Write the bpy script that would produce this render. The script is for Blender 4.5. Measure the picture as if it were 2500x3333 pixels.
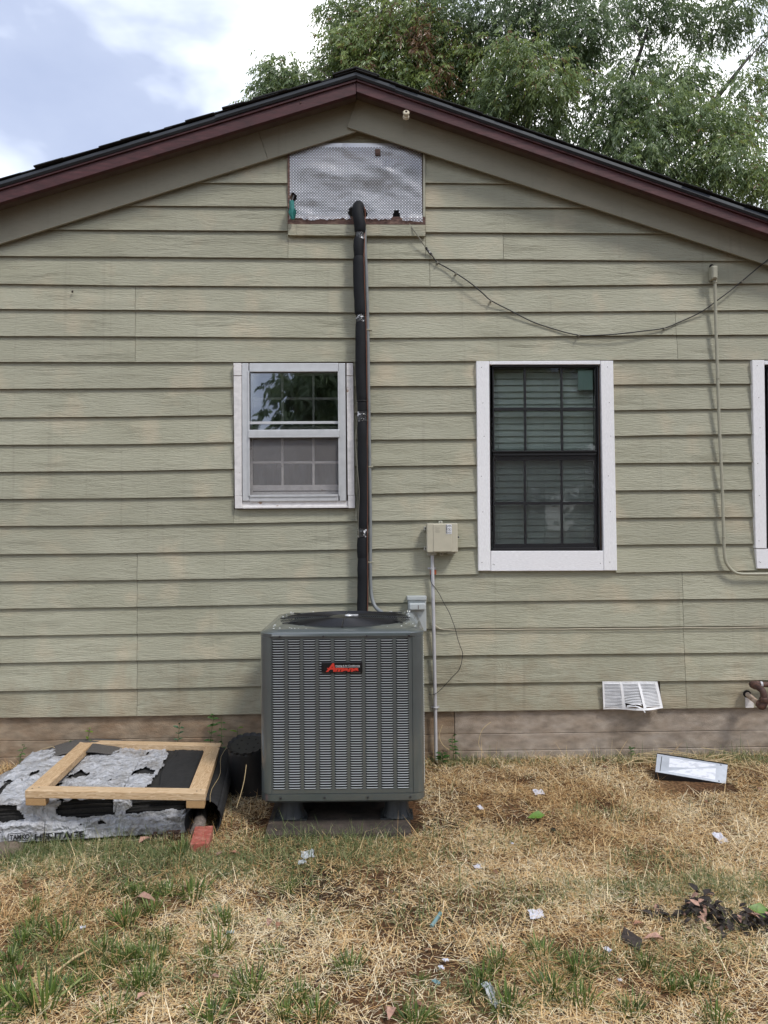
import bpy, bmesh, math, random
import numpy as np
from mathutils import Vector, Matrix, noise as mnoise

for o in list(bpy.data.objects):
    bpy.data.objects.remove(o)
scene = bpy.context.scene
COL = scene.collection
R = math.radians

# ------------------------------------------------------------------ camera
FPX = 2504.0                       # focal length in pixels of a 2500 x 3333 picture
CAM = Vector((0.0, -5.1, 1.56))
YAW, PITCH, ROLL = R(1.3), 0.01537, -0.0078
CROT = Matrix.Rotation(-YAW, 3, 'Z') @ Matrix.Rotation(math.pi/2 + PITCH, 3, 'X') @ Matrix.Rotation(ROLL, 3, 'Z')
cd = bpy.data.cameras.new('camera')
cam = bpy.data.objects.new('camera', cd)
COL.objects.link(cam)
cam.matrix_world = Matrix.Translation(CAM) @ CROT.to_4x4()
cd.sensor_fit = 'VERTICAL'
cd.sensor_height = 36.0
cd.sensor_width = 27.0
cd.lens = 36.0*FPX/3333.0
cd.clip_start = 0.05
cd.clip_end = 500.0
scene.camera = cam

# ------------------------------------------------------------------ sky and sun
SUN_EL, SUN_AZ = R(52), R(136)     # azimuth clockwise from +Y (the wall faces -Y)
w = bpy.data.worlds.new('World')
scene.world = w
w.use_nodes = True
nt = w.node_tree
for n in list(nt.nodes):
    nt.nodes.remove(n)
def N(nt, typ, **kw):
    n = nt.nodes.new(typ)
    for k, v in kw.items():
        setattr(n, k, v)
    return n
def ramp(nt, fac, stops, interp='LINEAR'):
    r = N(nt, 'ShaderNodeValToRGB')
    r.color_ramp.interpolation = interp
    els = r.color_ramp.elements
    while len(els) < len(stops):
        els.new(0.5)
    for e, (p, c) in zip(els, stops):
        e.position = p
        e.color = (c[0], c[1], c[2], 1) if hasattr(c, '__len__') else (c, c, c, 1)
    if fac is not None:
        nt.links.new(fac, r.inputs[0])
    return r
def mixc(nt, fac, a, b, mode='MIX'):
    m = N(nt, 'ShaderNodeMix', data_type='RGBA', blend_type=mode)
    for sock, v in ((m.inputs[0], fac), (m.inputs[6], a), (m.inputs[7], b)):
        if hasattr(v, 'links') or isinstance(v, bpy.types.NodeSocket):
            nt.links.new(v, sock)
        elif hasattr(v, '__len__'):
            sock.default_value = (v[0], v[1], v[2], 1)
        else:
            sock.default_value = v
    return m.outputs[2]
def mth(nt, op, a, b=None, c=None, clamp=False):
    m = N(nt, 'ShaderNodeMath', operation=op)
    m.use_clamp = clamp
    for i, v in enumerate((a, b, c)):
        if v is None:
            continue
        if isinstance(v, bpy.types.NodeSocket):
            nt.links.new(v, m.inputs[i])
        else:
            m.inputs[i].default_value = v
    return m.outputs[0]

sky = N(nt, 'ShaderNodeTexSky', sky_type='NISHITA')
sky.sun_disc = False
sky.sun_elevation = SUN_EL
sky.sun_rotation = SUN_AZ
sky.dust_density = 2.0
tc = N(nt, 'ShaderNodeTexCoord')
mp = N(nt, 'ShaderNodeMapping')
mp.inputs['Location'].default_value = (0.40, 0.3, 0.56)
mp.inputs['Scale'].default_value = (1.0, 1.0, 1.75)
nt.links.new(tc.outputs['Generated'], mp.inputs[0])
nz = N(nt, 'ShaderNodeTexNoise')
nz.inputs['Scale'].default_value = 2.1
nz.inputs['Detail'].default_value = 6.0
nz.inputs['Roughness'].default_value = 0.5
nz.inputs['Distortion'].default_value = 0.35
nt.links.new(mp.outputs[0], nz.inputs['Vector'])
# cloud sheet: thin white cloud, thicker lavender-grey cloud, a little clear blue between
cl = ramp(nt, nz.outputs['Fac'], [(0.34, (3.2, 3.75, 5.3)), (0.46, (4.0, 4.55, 6.0)), (0.52, (7.2, 7.8, 9.0)), (0.61, (14.5, 14.5, 14.5))])
cloud = mixc(nt, 0.88, sky.outputs[0], cl.outputs[0])
bg = N(nt, 'ShaderNodeBackground')
bg.inputs['Strength'].default_value = 0.1
nt.links.new(cloud, bg.inputs['Color'])
wo = N(nt, 'ShaderNodeOutputWorld')
nt.links.new(bg.outputs[0], wo.inputs['Surface'])

sl = bpy.data.lights.new('sun', 'SUN')
sl.energy = 1.5
sl.angle = R(11)
sl.color = (1.0, 0.96, 0.90)
sun = bpy.data.objects.new('sun', sl)
COL.objects.link(sun)
sdir = Vector((math.sin(SUN_AZ)*math.cos(SUN_EL), math.cos(SUN_AZ)*math.cos(SUN_EL), math.sin(SUN_EL)))
sun.rotation_euler = sdir.to_track_quat('Z', 'Y').to_euler()
sun.location = sdir*30

scene.view_settings.view_transform = 'Standard'
scene.view_settings.look = 'None'
scene.view_settings.exposure = 0.7
scene.view_settings.gamma = 1.0
scene.view_settings.use_curve_mapping = False
scene.render.engine = 'CYCLES'

# ------------------------------------------------------------------ helpers
def ray(sx, sy):
    return CROT @ Vector(((sx - 1250.0)/FPX, -(sy - 1666.5)/FPX, -1.0))
def W(sx, sy, Y=-0.02):
    """point of the photograph carried onto the upright plane y = Y (the wall)"""
    d = ray(sx, sy); t = (Y - CAM.y)/d.y
    return CAM + d*t
def ZP(sx, sy, z):
    d = ray(sx, sy); t = (z - CAM.z)/d.z
    return CAM + d*t
def gz(x, y):
    """height of the yard"""
    a = min(max(-y, 0.0), 3.0)
    b = 0.010*math.sin(3.1*x + 1.3*y) + 0.008*math.sin(5.3*y - 2.2*x + 1) + 0.006*math.sin(9.1*x + 7.3*y)
    k = min(1.0, max(0.0, -y - 0.05)/0.4)
    return -0.055*a + b*k*0.8
def GP(sx, sy):
    z = -0.05
    for _ in range(6):
        p = ZP(sx, sy, z); z = gz(p.x, p.y)
    return Vector((p.x, p.y, z))

class MB:
    def __init__(s):
        s.v = []; s.f = []; s.m = []; s.mi = 0
    def add(s, vs, fs):
        o = len(s.v)
        s.v += [tuple(p) for p in vs]
        s.f += [tuple(i + o for i in f) for f in fs]
        s.m += [s.mi]*len(fs)
        return s
    def hexa(s, p):
        return s.add(p, [(3, 2, 1, 0), (4, 5, 6, 7), (0, 1, 5, 4), (1, 2, 6, 5), (2, 3, 7, 6), (3, 0, 4, 7)])
    def box(s, x0, x1, y0, y1, z0, z1):
        return s.hexa([(x0, y0, z0), (x1, y0, z0), (x1, y1, z0), (x0, y1, z0), (x0, y0, z1), (x1, y0, z1), (x1, y1, z1), (x0, y1, z1)])
    def obox(s, c, ux, uy, uz):
        """box from centre and three half-axis vectors"""
        c = Vector(c); ux = Vector(ux); uy = Vector(uy); uz = Vector(uz)
        return s.hexa([c - ux - uy - uz, c + ux - uy - uz, c + ux + uy - uz, c - ux + uy - uz,
                       c - ux - uy + uz, c + ux - uy + uz, c + ux + uy + uz, c - ux + uy + uz])
    def wallquad(s, a, b, c, d, y0, y1):
        """upright slab: four (x,z) corners, front y0 (towards the viewer) to back y1"""
        q = [a, b, c, d]
        return s.hexa([(q[0][0], y0, q[0][1]), (q[1][0], y0, q[1][1]), (q[1][0], y1, q[1][1]), (q[0][0], y1, q[0][1]),
                       (q[3][0], y0, q[3][1]), (q[2][0], y0, q[2][1]), (q[2][0], y1, q[2][1]), (q[3][0], y1, q[3][1])])
    def prism(s, poly, y0, y1):
        n = len(poly)
        vs = [(x, y0, z) for x, z in poly] + [(x, y1, z) for x, z in poly]
        fs = [tuple(range(n)), tuple(range(2*n - 1, n - 1, -1))]
        for i in range(n):
            j = (i + 1) % n
            fs.append((j, i, i + n, j + n))
        return s.add(vs, fs)
    def tube(s, pts, r, n=8, caps=True, flat=1.0):
        pts = [Vector(p) for p in pts]
        k = len(pts)
        rs = r if hasattr(r, '__len__') else [r]*k
        t0 = (pts[1] - pts[0]).normalized()
        u = t0.orthogonal().normalized()
        vs = []
        prev = t0
        for i in range(k):
            t = (pts[min(i + 1, k - 1)] - pts[max(i - 1, 0)]).normalized()
            q = prev.rotation_difference(t)
            u = (q @ u).normalized()
            prev = t
            b = t.cross(u)
            for j in range(n):
                a = 2*math.pi*j/n
                vs.append(pts[i] + u*(math.cos(a)*rs[i]) + b*(math.sin(a)*rs[i]*flat))
        fs = []
        for i in range(k - 1):
            for j in range(n):
                fs.append((i*n + j, i*n + (j + 1) % n, (i + 1)*n + (j + 1) % n, (i + 1)*n + j))
        if caps:
            fs.append(tuple(range(n - 1, -1, -1)))
            fs.append(tuple((k - 1)*n + j for j in range(n)))
        return s.add(vs, fs)
    def loft(s, loops, close=True, cap0=False, cap1=False):
        n = len(loops[0]); vs = [p for l in loops for p in l]; fs = []
        for i in range(len(loops) - 1):
            for j in range(n if close else n - 1):
                fs.append((i*n + j, i*n + (j + 1) % n, (i + 1)*n + (j + 1) % n, (i + 1)*n + j))
        if cap0: fs.append(tuple(range(n - 1, -1, -1)))
        if cap1: fs.append(tuple((len(loops) - 1)*n + j for j in range(n)))
        return s.add(vs, fs)
    def lathe(s, prof, c, n=32, axis=None):
        """prof: list of (radius, height) about the z axis through c"""
        M_ = axis if axis is not None else Matrix.Identity(3)
        c = Vector(c)
        loops = [[c + M_ @ Vector((r*math.cos(2*math.pi*j/n), r*math.sin(2*math.pi*j/n), h)) for j in range(n)] for r, h in prof]
        return s.loft(loops, True, True, True)
    def mesh(s, name):
        me = bpy.data.meshes.new(name)
        me.from_pydata(s.v, [], s.f)
        if any(s.m):
            me.polygons.foreach_set('material_index', s.m)
        me.update()
        return me
    def build(s, name, mat, parent=None, smooth=False, bevel=0.0, seg=1, local=False):
        me = s.mesh(name)
        return mkobj(name, me, mat, parent, smooth, bevel, seg, local)

def mkobj(name, me, mat, parent=None, smooth=False, bevel=0.0, seg=1, local=False):
    for m in (mat if isinstance(mat, (list, tuple)) else [mat]):
        me.materials.append(m)
    if smooth:
        me.polygons.foreach_set('use_smooth', [True]*len(me.polygons))
        if smooth != 'all':
            me.set_sharp_from_angle(angle=R(38))
    o = bpy.data.objects.new(name, me)
    COL.objects.link(o)
    if parent is not None:
        par(o, parent, local)
    if bevel:
        b = o.modifiers.new('bevel', 'BEVEL')
        b.width = bevel; b.segments = seg; b.limit_method = 'ANGLE'; b.angle_limit = R(35)
    return o
PINV = {}
def par(o, parent, local=False):
    o.parent = parent
    if not local:
        m = Matrix.Identity(4); p = parent
        while p is not None:
            m = p.matrix_basis @ m if p.parent is None else p.matrix_parent_inverse @ p.matrix_basis @ m
            p = p.parent
        o.matrix_parent_inverse = m.inverted()
def tag(o, label=None, cat=None, group=None, kind=None):
    if label: o['label'] = label
    if cat: o['category'] = cat
    if group: o['group'] = group
    if kind: o['kind'] = kind
    return o
def empty(name, loc, rz=0.0, label=None, cat=None, group=None):
    o = bpy.data.objects.new(name, None)
    COL.objects.link(o)
    o.location = loc; o.rotation_euler = (0, 0, rz)
    o.empty_display_size = 0.1
    o.matrix_basis = Matrix.Translation(loc) @ Matrix.Rotation(rz, 4, 'Z')
    return tag(o, label, cat, group)

def text_mesh(body, size, shear=0.0, offset=0.0, extrude=0.0):
    c = bpy.data.curves.new('lettering', 'FONT')
    c.body = body; c.size = size; c.shear = shear; c.offset = offset; c.extrude = extrude
    c.align_x = 'CENTER'; c.align_y = 'CENTER'
    c.resolution_u = 3
    t = bpy.data.objects.new('lettering_curve', c)
    COL.objects.link(t)
    dg = bpy.context.evaluated_depsgraph_get()
    dg.update()
    me = bpy.data.meshes.new_from_object(t.evaluated_get(dg))
    bpy.data.objects.remove(t)
    me.materials.clear()
    return me

# ------------------------------------------------------------------ materials
def mat(name, color, rough=0.6, metal=0.0, spec=0.5, var=0.0, vscale=8.0, col2=None, bump=0.0, bscale=60.0, bdist=0.002,
        stretch=(1, 1, 1), detail=4.0, coat=0.0, objvar=0.0, transl=0.0, c2lo=0.45, c2hi=0.65, rvar=0.0):
    m = bpy.data.materials.new(name)
    m.use_nodes = True
    nt = m.node_tree
    b = nt.nodes['Principled BSDF']
    b.inputs['Base Color'].default_value = (*color, 1)
    b.inputs['Roughness'].default_value = rough
    b.inputs['Metallic'].default_value = metal
    b.inputs['Specular IOR Level'].default_value = spec
    b.inputs['Coat Weight'].default_value = coat
    tc = N(nt, 'ShaderNodeTexCoord')
    mp = N(nt, 'ShaderNodeMapping')
    mp.inputs['Scale'].default_value = stretch
    nt.links.new(tc.outputs['Object'], mp.inputs[0])
    cur = None
    if var or col2 is not None:
        n = N(nt, 'ShaderNodeTexNoise')
        n.inputs['Scale'].default_value = vscale; n.inputs['Detail'].default_value = detail; n.inputs['Roughness'].default_value = 0.6
        nt.links.new(mp.outputs[0], n.inputs['Vector'])
        if col2 is not None:
            r = ramp(nt, n.outputs['Fac'], [(c2lo, color), (c2hi, col2)])
            cur = r.outputs[0]
        if var:
            n2 = N(nt, 'ShaderNodeTexNoise')
            n2.inputs['Scale'].default_value = vscale*2.3; n2.inputs['Detail'].default_value = 5
            nt.links.new(mp.outputs[0], n2.inputs['Vector'])
            r = ramp(nt, n2.outputs['Fac'], [(0.3, 1 - var), (0.7, 1 + var)])
            cur = mixc(nt, 1.0, cur if cur is not None else color, r.outputs[0], 'MULTIPLY')
    if objvar:
        oi = N(nt, 'ShaderNodeObjectInfo')
        r = ramp(nt, oi.outputs['Random'], [(0, 1 - objvar), (1, 1 + objvar)])
        cur = mixc(nt, 1.0, cur if cur is not None else color, r.outputs[0], 'MULTIPLY')
    if cur is not None:
        nt.links.new(cur, b.inputs['Base Color'])
    if rvar:
        n4 = N(nt, 'ShaderNodeTexNoise')
        n4.inputs['Scale'].default_value = vscale*1.7; n4.inputs['Detail'].default_value = 4
        nt.links.new(mp.outputs[0], n4.inputs['Vector'])
        r = ramp(nt, n4.outputs['Fac'], [(0.3, max(0.0, rough - rvar)), (0.7, min(1.0, rough + rvar))])
        nt.links.new(r.outputs[0], b.inputs['Roughness'])
    if bump:
        n3 = N(nt, 'ShaderNodeTexNoise')
        n3.inputs['Scale'].default_value = bscale; n3.inputs['Detail'].default_value = 6; n3.inputs['Roughness'].default_value = 0.6
        nt.links.new(mp.outputs[0], n3.inputs['Vector'])
        bp = N(nt, 'ShaderNodeBump')
        bp.inputs['Strength'].default_value = bump; bp.inputs['Distance'].default_value = bdist
        nt.links.new(n3.outputs['Fac'], bp.inputs['Height'])
        nt.links.new(bp.outputs[0], b.inputs['Normal'])
    if transl:
        t = N(nt, 'ShaderNodeBsdfTranslucent')
        t.inputs['Color'].default_value = (*color, 1)
        if cur is not None:
            nt.links.new(cur, t.inputs['Color'])
        mx = N(nt, 'ShaderNodeMixShader')
        mx.inputs[0].default_value = transl
        nt.links.new(b.outputs[0], mx.inputs[1]); nt.links.new(t.outputs[0], mx.inputs[2])
        nt.links.new(mx.outputs[0], nt.nodes['Material Output'].inputs['Surface'])
    return m

def siding_material(name, base, base2, warm, strength=0.55):
    """painted fibre-cement plank pressed with a cedar grain; every board takes another piece of the grain"""
    m = bpy.data.materials.new(name)
    m.use_nodes = True
    nt = m.node_tree
    b = nt.nodes['Principled BSDF']
    b.inputs['Roughness'].default_value = 0.62
    b.inputs['Specular IOR Level'].default_value = 0.35
    tc = N(nt, 'ShaderNodeTexCoord'); oi = N(nt, 'ShaderNodeObjectInfo')
    off = N(nt, 'ShaderNodeCombineXYZ')
    nt.links.new(mth(nt, 'MULTIPLY', oi.outputs['Random'], 37.0), off.inputs[0])
    nt.links.new(mth(nt, 'MULTIPLY', oi.outputs['Random'], 91.0), off.inputs[2])
    ad = N(nt, 'ShaderNodeVectorMath', operation='ADD')
    nt.links.new(tc.outputs['Object'], ad.inputs[0]); nt.links.new(off.outputs[0], ad.inputs[1])
    # broad drift that bends the grain into cathedrals
    mw = N(nt, 'ShaderNodeMapping'); mw.inputs['Scale'].default_value = (1.3, 1, 7.0)
    nt.links.new(ad.outputs[0], mw.inputs[0])
    nw = N(nt, 'ShaderNodeTexNoise'); nw.inputs['Scale'].default_value = 1.7; nw.inputs['Detail'].default_value = 2.5
    nt.links.new(mw.outputs[0], nw.inputs['Vector'])
    rings = mth(nt, 'MULTIPLY', nw.outputs['Fac'], 26.0)
    fr = mth(nt, 'FRACT', rings)
    saw = mth(nt, 'POWER', fr, 2.2)
    # short broken fibres
    mf = N(nt, 'ShaderNodeMapping'); mf.inputs['Scale'].default_value = (10.0, 1, 95.0)
    nt.links.new(ad.outputs[0], mf.inputs[0])
    nf = N(nt, 'ShaderNodeTexNoise'); nf.inputs['Scale'].default_value = 1.5; nf.inputs['Detail'].default_value = 4; nf.inputs['Distortion'].default_value = 0.6
    nt.links.new(mf.outputs[0], nf.inputs['Vector'])
    fib = ramp(nt, nf.outputs['Fac'], [(0.36, 0.0), (0.62, 1.0)])
    mask = N(nt, 'ShaderNodeTexNoise'); mask.inputs['Scale'].default_value = 2.2; mask.inputs['Detail'].default_value = 1
    nt.links.new(ad.outputs[0], mask.inputs['Vector'])
    mk = ramp(nt, mask.outputs['Fac'], [(0.40, 0.25), (0.60, 1.0)])
    h1 = mth(nt, 'MULTIPLY', saw, mk.outputs[0])
    h = mth(nt, 'ADD', mth(nt, 'MULTIPLY', h1, 0.55), mth(nt, 'MULTIPLY', fib.outputs[0], 0.60))
    bp = N(nt, 'ShaderNodeBump'); bp.inputs['Strength'].default_value = strength; bp.inputs['Distance'].default_value = 0.0042
    nt.links.new(h, bp.inputs['Height'])
    nt.links.new(bp.outputs[0], b.inputs['Normal'])
    # paint: slight patchiness, warmer chalky patches
    n1 = N(nt, 'ShaderNodeTexNoise'); n1.inputs['Scale'].default_value = 1.6; n1.inputs['Detail'].default_value = 5
    nt.links.new(ad.outputs[0], n1.inputs['Vector'])
    c1 = ramp(nt, n1.outputs['Fac'], [(0.35, base), (0.65, base2)])
    n2 = N(nt, 'ShaderNodeTexNoise'); n2.inputs['Scale'].default_value = 3.4; n2.inputs['Detail'].default_value = 4
    nt.links.new(tc.outputs['Object'], n2.inputs['Vector'])
    r2 = ramp(nt, n2.outputs['Fac'], [(0.54, 0.0), (0.74, 0.9)])
    c2 = mixc(nt, r2.outputs[0], c1.outputs[0], warm)
    dirt = ramp(nt, h, [(0.0, 0.80), (0.35, 1.0)])
    c3 = mixc(nt, 0.35, c2, dirt.outputs[0], 'MULTIPLY')
    sxyz = N(nt, 'ShaderNodeSeparateXYZ'); nt.links.new(tc.outputs['Object'], sxyz.inputs[0])
    ns = N(nt, 'ShaderNodeTexNoise'); ns.inputs['Scale'].default_value = 4.5; ns.inputs['Detail'].default_value = 6; ns.inputs['Roughness'].default_value = 0.7
    nt.links.new(tc.outputs['Object'], ns.inputs['Vector'])
    low = mth(nt, 'MULTIPLY', mth(nt, 'SUBTRACT', 0.85, sxyz.outputs[2]), 0.55)
    sp = ramp(nt, mth(nt, 'ADD', low, ns.outputs['Fac']), [(0.60, 0.0), (0.85, 0.40)])
    c3 = mixc(nt, sp.outputs[0], c3, (0.24, 0.17, 0.10))
    # thin run marks
    mr = N(nt, 'ShaderNodeMapping'); mr.inputs['Scale'].default_value = (22.0, 1, 0.8)
    nt.links.new(tc.outputs['Object'], mr.inputs[0])
    nr_ = N(nt, 'ShaderNodeTexNoise'); nr_.inputs['Scale'].default_value = 1.0; nr_.inputs['Detail'].default_value = 5
    nt.links.new(mr.outputs[0], nr_.inputs['Vector'])
    rr_ = ramp(nt, nr_.outputs['Fac'], [(0.60, 1.0), (0.78, 0.84)])
    c3 = mixc(nt, 1.0, c3, rr_.outputs[0], 'MULTIPLY')
    ov = ramp(nt, oi.outputs['Random'], [(0, 0.92), (1, 1.06)])
    c4 = mixc(nt, 1.0, c3, ov.outputs[0], 'MULTIPLY')
    nt.links.new(c4, b.inputs['Base Color'])
    return m

def glass_material(name, tint=(0.93, 0.96, 0.95), boost=1.05, base=0.0):
    m = bpy.data.materials.new(name)
    m.use_nodes = True
    nt = m.node_tree
    nt.nodes.remove(nt.nodes['Principled BSDF'])
    fr = N(nt, 'ShaderNodeFresnel'); fr.inputs['IOR'].default_value = 1.5
    fac = mth(nt, 'ADD', mth(nt, 'MULTIPLY', fr.outputs[0], boost), base, clamp=True)
    tr = N(nt, 'ShaderNodeBsdfTransparent'); tr.inputs[0].default_value = (*tint, 1)
    gl = N(nt, 'ShaderNodeBsdfGlossy'); gl.inputs['Roughness'].default_value = 0.012
    tcn = N(nt, 'ShaderNodeTexCoord')
    n = N(nt, 'ShaderNodeTexNoise'); n.inputs['Scale'].default_value = 3.5; n.inputs['Detail'].default_value = 2
    nt.links.new(tcn.outputs['Object'], n.inputs['Vector'])
    bp = N(nt, 'ShaderNodeBump'); bp.inputs['Strength'].default_value = 0.06; bp.inputs['Distance'].default_value = 0.02
    nt.links.new(n.outputs['Fac'], bp.inputs['Height']); nt.links.new(bp.outputs[0], gl.inputs['Normal'])
    mx = N(nt, 'ShaderNodeMixShader')
    nt.links.new(fac, mx.inputs[0]); nt.links.new(tr.outputs[0], mx.inputs[1]); nt.links.new(gl.outputs[0], mx.inputs[2])
    nt.links.new(mx.outputs[0], nt.nodes['Material Output'].inputs['Surface'])
    return m

def screen_material(name, color, cover):
    """woven insect screen: threads cover a share of the light"""
    m = bpy.data.materials.new(name)
    m.use_nodes = True
    nt = m.node_tree
    b = nt.nodes['Principled BSDF']
    b.inputs['Base Color'].default_value = (*color, 1); b.inputs['Roughness'].default_value = 0.7
    tr = N(nt, 'ShaderNodeBsdfTransparent')
    tcn = N(nt, 'ShaderNodeTexCoord')
    n = N(nt, 'ShaderNodeTexNoise'); n.inputs['Scale'].default_value = 5; n.inputs['Detail'].default_value = 3
    nt.links.new(tcn.outputs['Object'], n.inputs['Vector'])
    r = ramp(nt, n.outputs['Fac'], [(0.3, cover - 0.06), (0.7, cover + 0.06)])
    mx = N(nt, 'ShaderNodeMixShader')
    nt.links.new(r.outputs[0], mx.inputs[0])
    nt.links.new(tr.outputs[0], mx.inputs[1]); nt.links.new(b.outputs[0], mx.inputs[2])
    nt.links.new(mx.outputs[0], nt.nodes['Material Output'].inputs['Surface'])
    return m

def attr_material(name, stops, rough=0.6, spec=0.3, transl=0.0, attr='tone', interp='LINEAR'):
    """colour by a per-blade random value stored on the mesh"""
    m = bpy.data.materials.new(name)
    m.use_nodes = True
    nt = m.node_tree
    b = nt.nodes['Principled BSDF']
    b.inputs['Roughness'].default_value = rough; b.inputs['Specular IOR Level'].default_value = spec
    a = N(nt, 'ShaderNodeAttribute'); a.attribute_name = attr
    r = ramp(nt, a.outputs['Fac'], stops, interp)
    nt.links.new(r.outputs[0], b.inputs['Base Color'])
    if transl:
        t = N(nt, 'ShaderNodeBsdfTranslucent')
        nt.links.new(r.outputs[0], t.inputs['Color'])
        mx = N(nt, 'ShaderNodeMixShader'); mx.inputs[0].default_value = transl
        nt.links.new(b.outputs[0], mx.inputs[1]); nt.links.new(t.outputs[0], mx.inputs[2])
        nt.links.new(mx.outputs[0], nt.nodes['Material Output'].inputs['Surface'])
    return m

def wood_material(name, c1, c2, scale=14.0, axis='x', rough=0.65):
    m = bpy.data.materials.new(name)
    m.use_nodes = True
    nt = m.node_tree
    b = nt.nodes['Principled BSDF']; b.inputs['Roughness'].default_value = rough; b.inputs['Specular IOR Level'].default_value = 0.3
    tcn = N(nt, 'ShaderNodeTexCoord'); oi = N(nt, 'ShaderNodeObjectInfo')
    mp = N(nt, 'ShaderNodeMapping')
    mp.inputs['Scale'].default_value = {'x': (0.7, 9, 9), 'y': (9, 0.7, 9), 'z': (9, 9, 0.7)}[axis]
    nt.links.new(tcn.outputs['Object'], mp.inputs[0])
    ad = N(nt, 'ShaderNodeVectorMath', operation='ADD')
    nt.links.new(mp.outputs[0], ad.inputs[0])
    off = N(nt, 'ShaderNodeCombineXYZ')
    nt.links.new(mth(nt, 'MULTIPLY', oi.outputs['Random'], 50.0), off.inputs[0]); nt.links.new(off.outputs[0], ad.inputs[1])
    n = N(nt, 'ShaderNodeTexNoise'); n.inputs['Scale'].default_value = scale*0.35; n.inputs['Detail'].default_value = 3; n.inputs['Distortion'].default_value = 0.4
    nt.links.new(ad.outputs[0], n.inputs['Vector'])
    fr = mth(nt, 'FRACT', mth(nt, 'MULTIPLY', n.outputs['Fac'], 9.0))
    n2 = N(nt, 'ShaderNodeTexNoise'); n2.inputs['Scale'].default_value = scale*2.5; n2.inputs['Detail'].default_value = 4
    nt.links.new(ad.outputs[0], n2.inputs['Vector'])
    f = mth(nt, 'ADD', mth(nt, 'MULTIPLY', fr, 0.55), mth(nt, 'MULTIPLY', n2.outputs['Fac'], 0.5))
    r = ramp(nt, f, [(0.2, c1), (0.95, c2)])
    nt.links.new(r.outputs[0], b.inputs['Base Color'])
    bp = N(nt, 'ShaderNodeBump'); bp.inputs['Strength'].default_value = 0.3; bp.inputs['Distance'].default_value = 0.0015
    nt.links.new(f, bp.inputs['Height']); nt.links.new(bp.outputs[0], b.inputs['Normal'])
    return m

M = {}
M['siding'] = siding_material('sage_siding_paint', (0.340, 0.335, 0.248), (0.392, 0.386, 0.293), (0.47, 0.415, 0.30), 0.62)
M['frieze'] = siding_material('sage_frieze_paint_with_shade', (0.275, 0.262, 0.198), (0.31, 0.295, 0.225), (0.34, 0.31, 0.235), 0.15)  # siding paint, darkened to carry the shade under the overhang
M['maroon'] = mat('maroon_rake_paint', (0.058, 0.0145, 0.0165), 0.6, var=0.3, vscale=5, col2=(0.105, 0.036, 0.038), stretch=(1, 1, 5), bump=0.5, bscale=22, c2lo=0.5, c2hi=0.8)
M['drip'] = mat('drip_edge_metal', (0.030, 0.034, 0.040), 0.42, 0.3, var=0.2, vscale=3, bump=0.15, bscale=9)
M['shingle'] = mat('asphalt_shingle', (0.022, 0.023, 0.024), 0.95, var=0.35, vscale=160, bump=0.8, bscale=300, objvar=0.25)
M['soffit'] = mat('soffit_wood', (0.10, 0.075, 0.06), 0.8, var=0.2, vscale=6)
M['sheath'] = mat('sheathing', (0.16, 0.11, 0.08), 0.85, var=0.2, vscale=6)
M['room'] = mat('room_paint', (0.42, 0.40, 0.36), 0.85, var=0.05, vscale=2)
M['white'] = mat('white_window_paint', (0.80, 0.80, 0.81), 0.5, var=0.07, vscale=20, bump=0.5, bscale=30, stretch=(4, 1, 1))
M['whiteh'] = mat('white_window_paint_flat', (0.80, 0.80, 0.82), 0.5, var=0.08, vscale=20, bump=0.6, bscale=30, stretch=(1, 1, 6))
M['oldwhite'] = mat('peeling_white_paint', (0.70, 0.68, 0.67), 0.6, var=0.10, vscale=12, col2=(0.36, 0.25, 0.18), c2lo=0.66, c2hi=0.70, bump=0.5, bscale=45, stretch=(1, 1, 1.5))
M['alu'] = mat('mill_aluminium', (0.56, 0.57, 0.58), 0.42, 0.35, var=0.06, vscale=9, rvar=0.1)
M['black_frame'] = mat('black_window_frame', (0.012, 0.012, 0.014), 0.38, spec=0.5)
M['glass'] = glass_material('window_glass')
M['glass_storm'] = glass_material('storm_glass', (0.92, 0.94, 0.94), 5.0, 0.04)
M['screen_grey'] = screen_material('grey_insect_screen', (0.23, 0.22, 0.22), 0.52)
M['screen_black'] = screen_material('black_insect_screen', (0.018, 0.018, 0.022), 0.30)
M['blind'] = mat('blind_slat_vinyl', (0.78, 0.83, 0.79), 0.5, var=0.04, vscale=4)
M['concrete'] = mat('stained_foundation', (0.31, 0.245, 0.175), 0.92, var=0.26, vscale=5.0, col2=(0.24, 0.165, 0.105), c2lo=0.38, c2hi=0.66, bump=1.0, bscale=110, bdist=0.004, stretch=(1, 1, 2.2), detail=9.0)
M['concrete_grey'] = mat('grey_foundation', (0.36, 0.31, 0.26), 0.92, var=0.26, vscale=5.0, col2=(0.26, 0.205, 0.155), c2lo=0.36, c2hi=0.68, bump=1.0, bscale=110, bdist=0.004, stretch=(1, 1, 2.0), detail=9.0)
M['slab'] = mat('old_wet_wood_slab', (0.058, 0.044, 0.034), 0.85, var=0.35, vscale=7, col2=(0.032, 0.026, 0.022), bump=0.9, bscale=30, bdist=0.006)
M['ac'] = mat('grey_ac_enamel', (0.064, 0.079, 0.081), 0.34, 0.0, 0.5, var=0.06, vscale=5, rvar=0.06, coat=1.0)
M['ac'].node_tree.nodes['Principled BSDF'].inputs['Coat IOR'].default_value = 1.8
M['ac'].node_tree.nodes['Principled BSDF'].inputs['Coat Roughness'].default_value = 0.12
M['ac_lou'] = mat('ac_louvre_enamel_with_glint', (0.56, 0.60, 0.62), 0.30, 0.1, 0.6)  # cabinet grey painted paler to stand for sky glint on the slats
M['ac_dark'] = mat('condenser_coil', (0.006, 0.006, 0.008), 0.6)
M['grille'] = mat('black_grille_wire', (0.012, 0.012, 0.014), 0.32)
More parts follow.
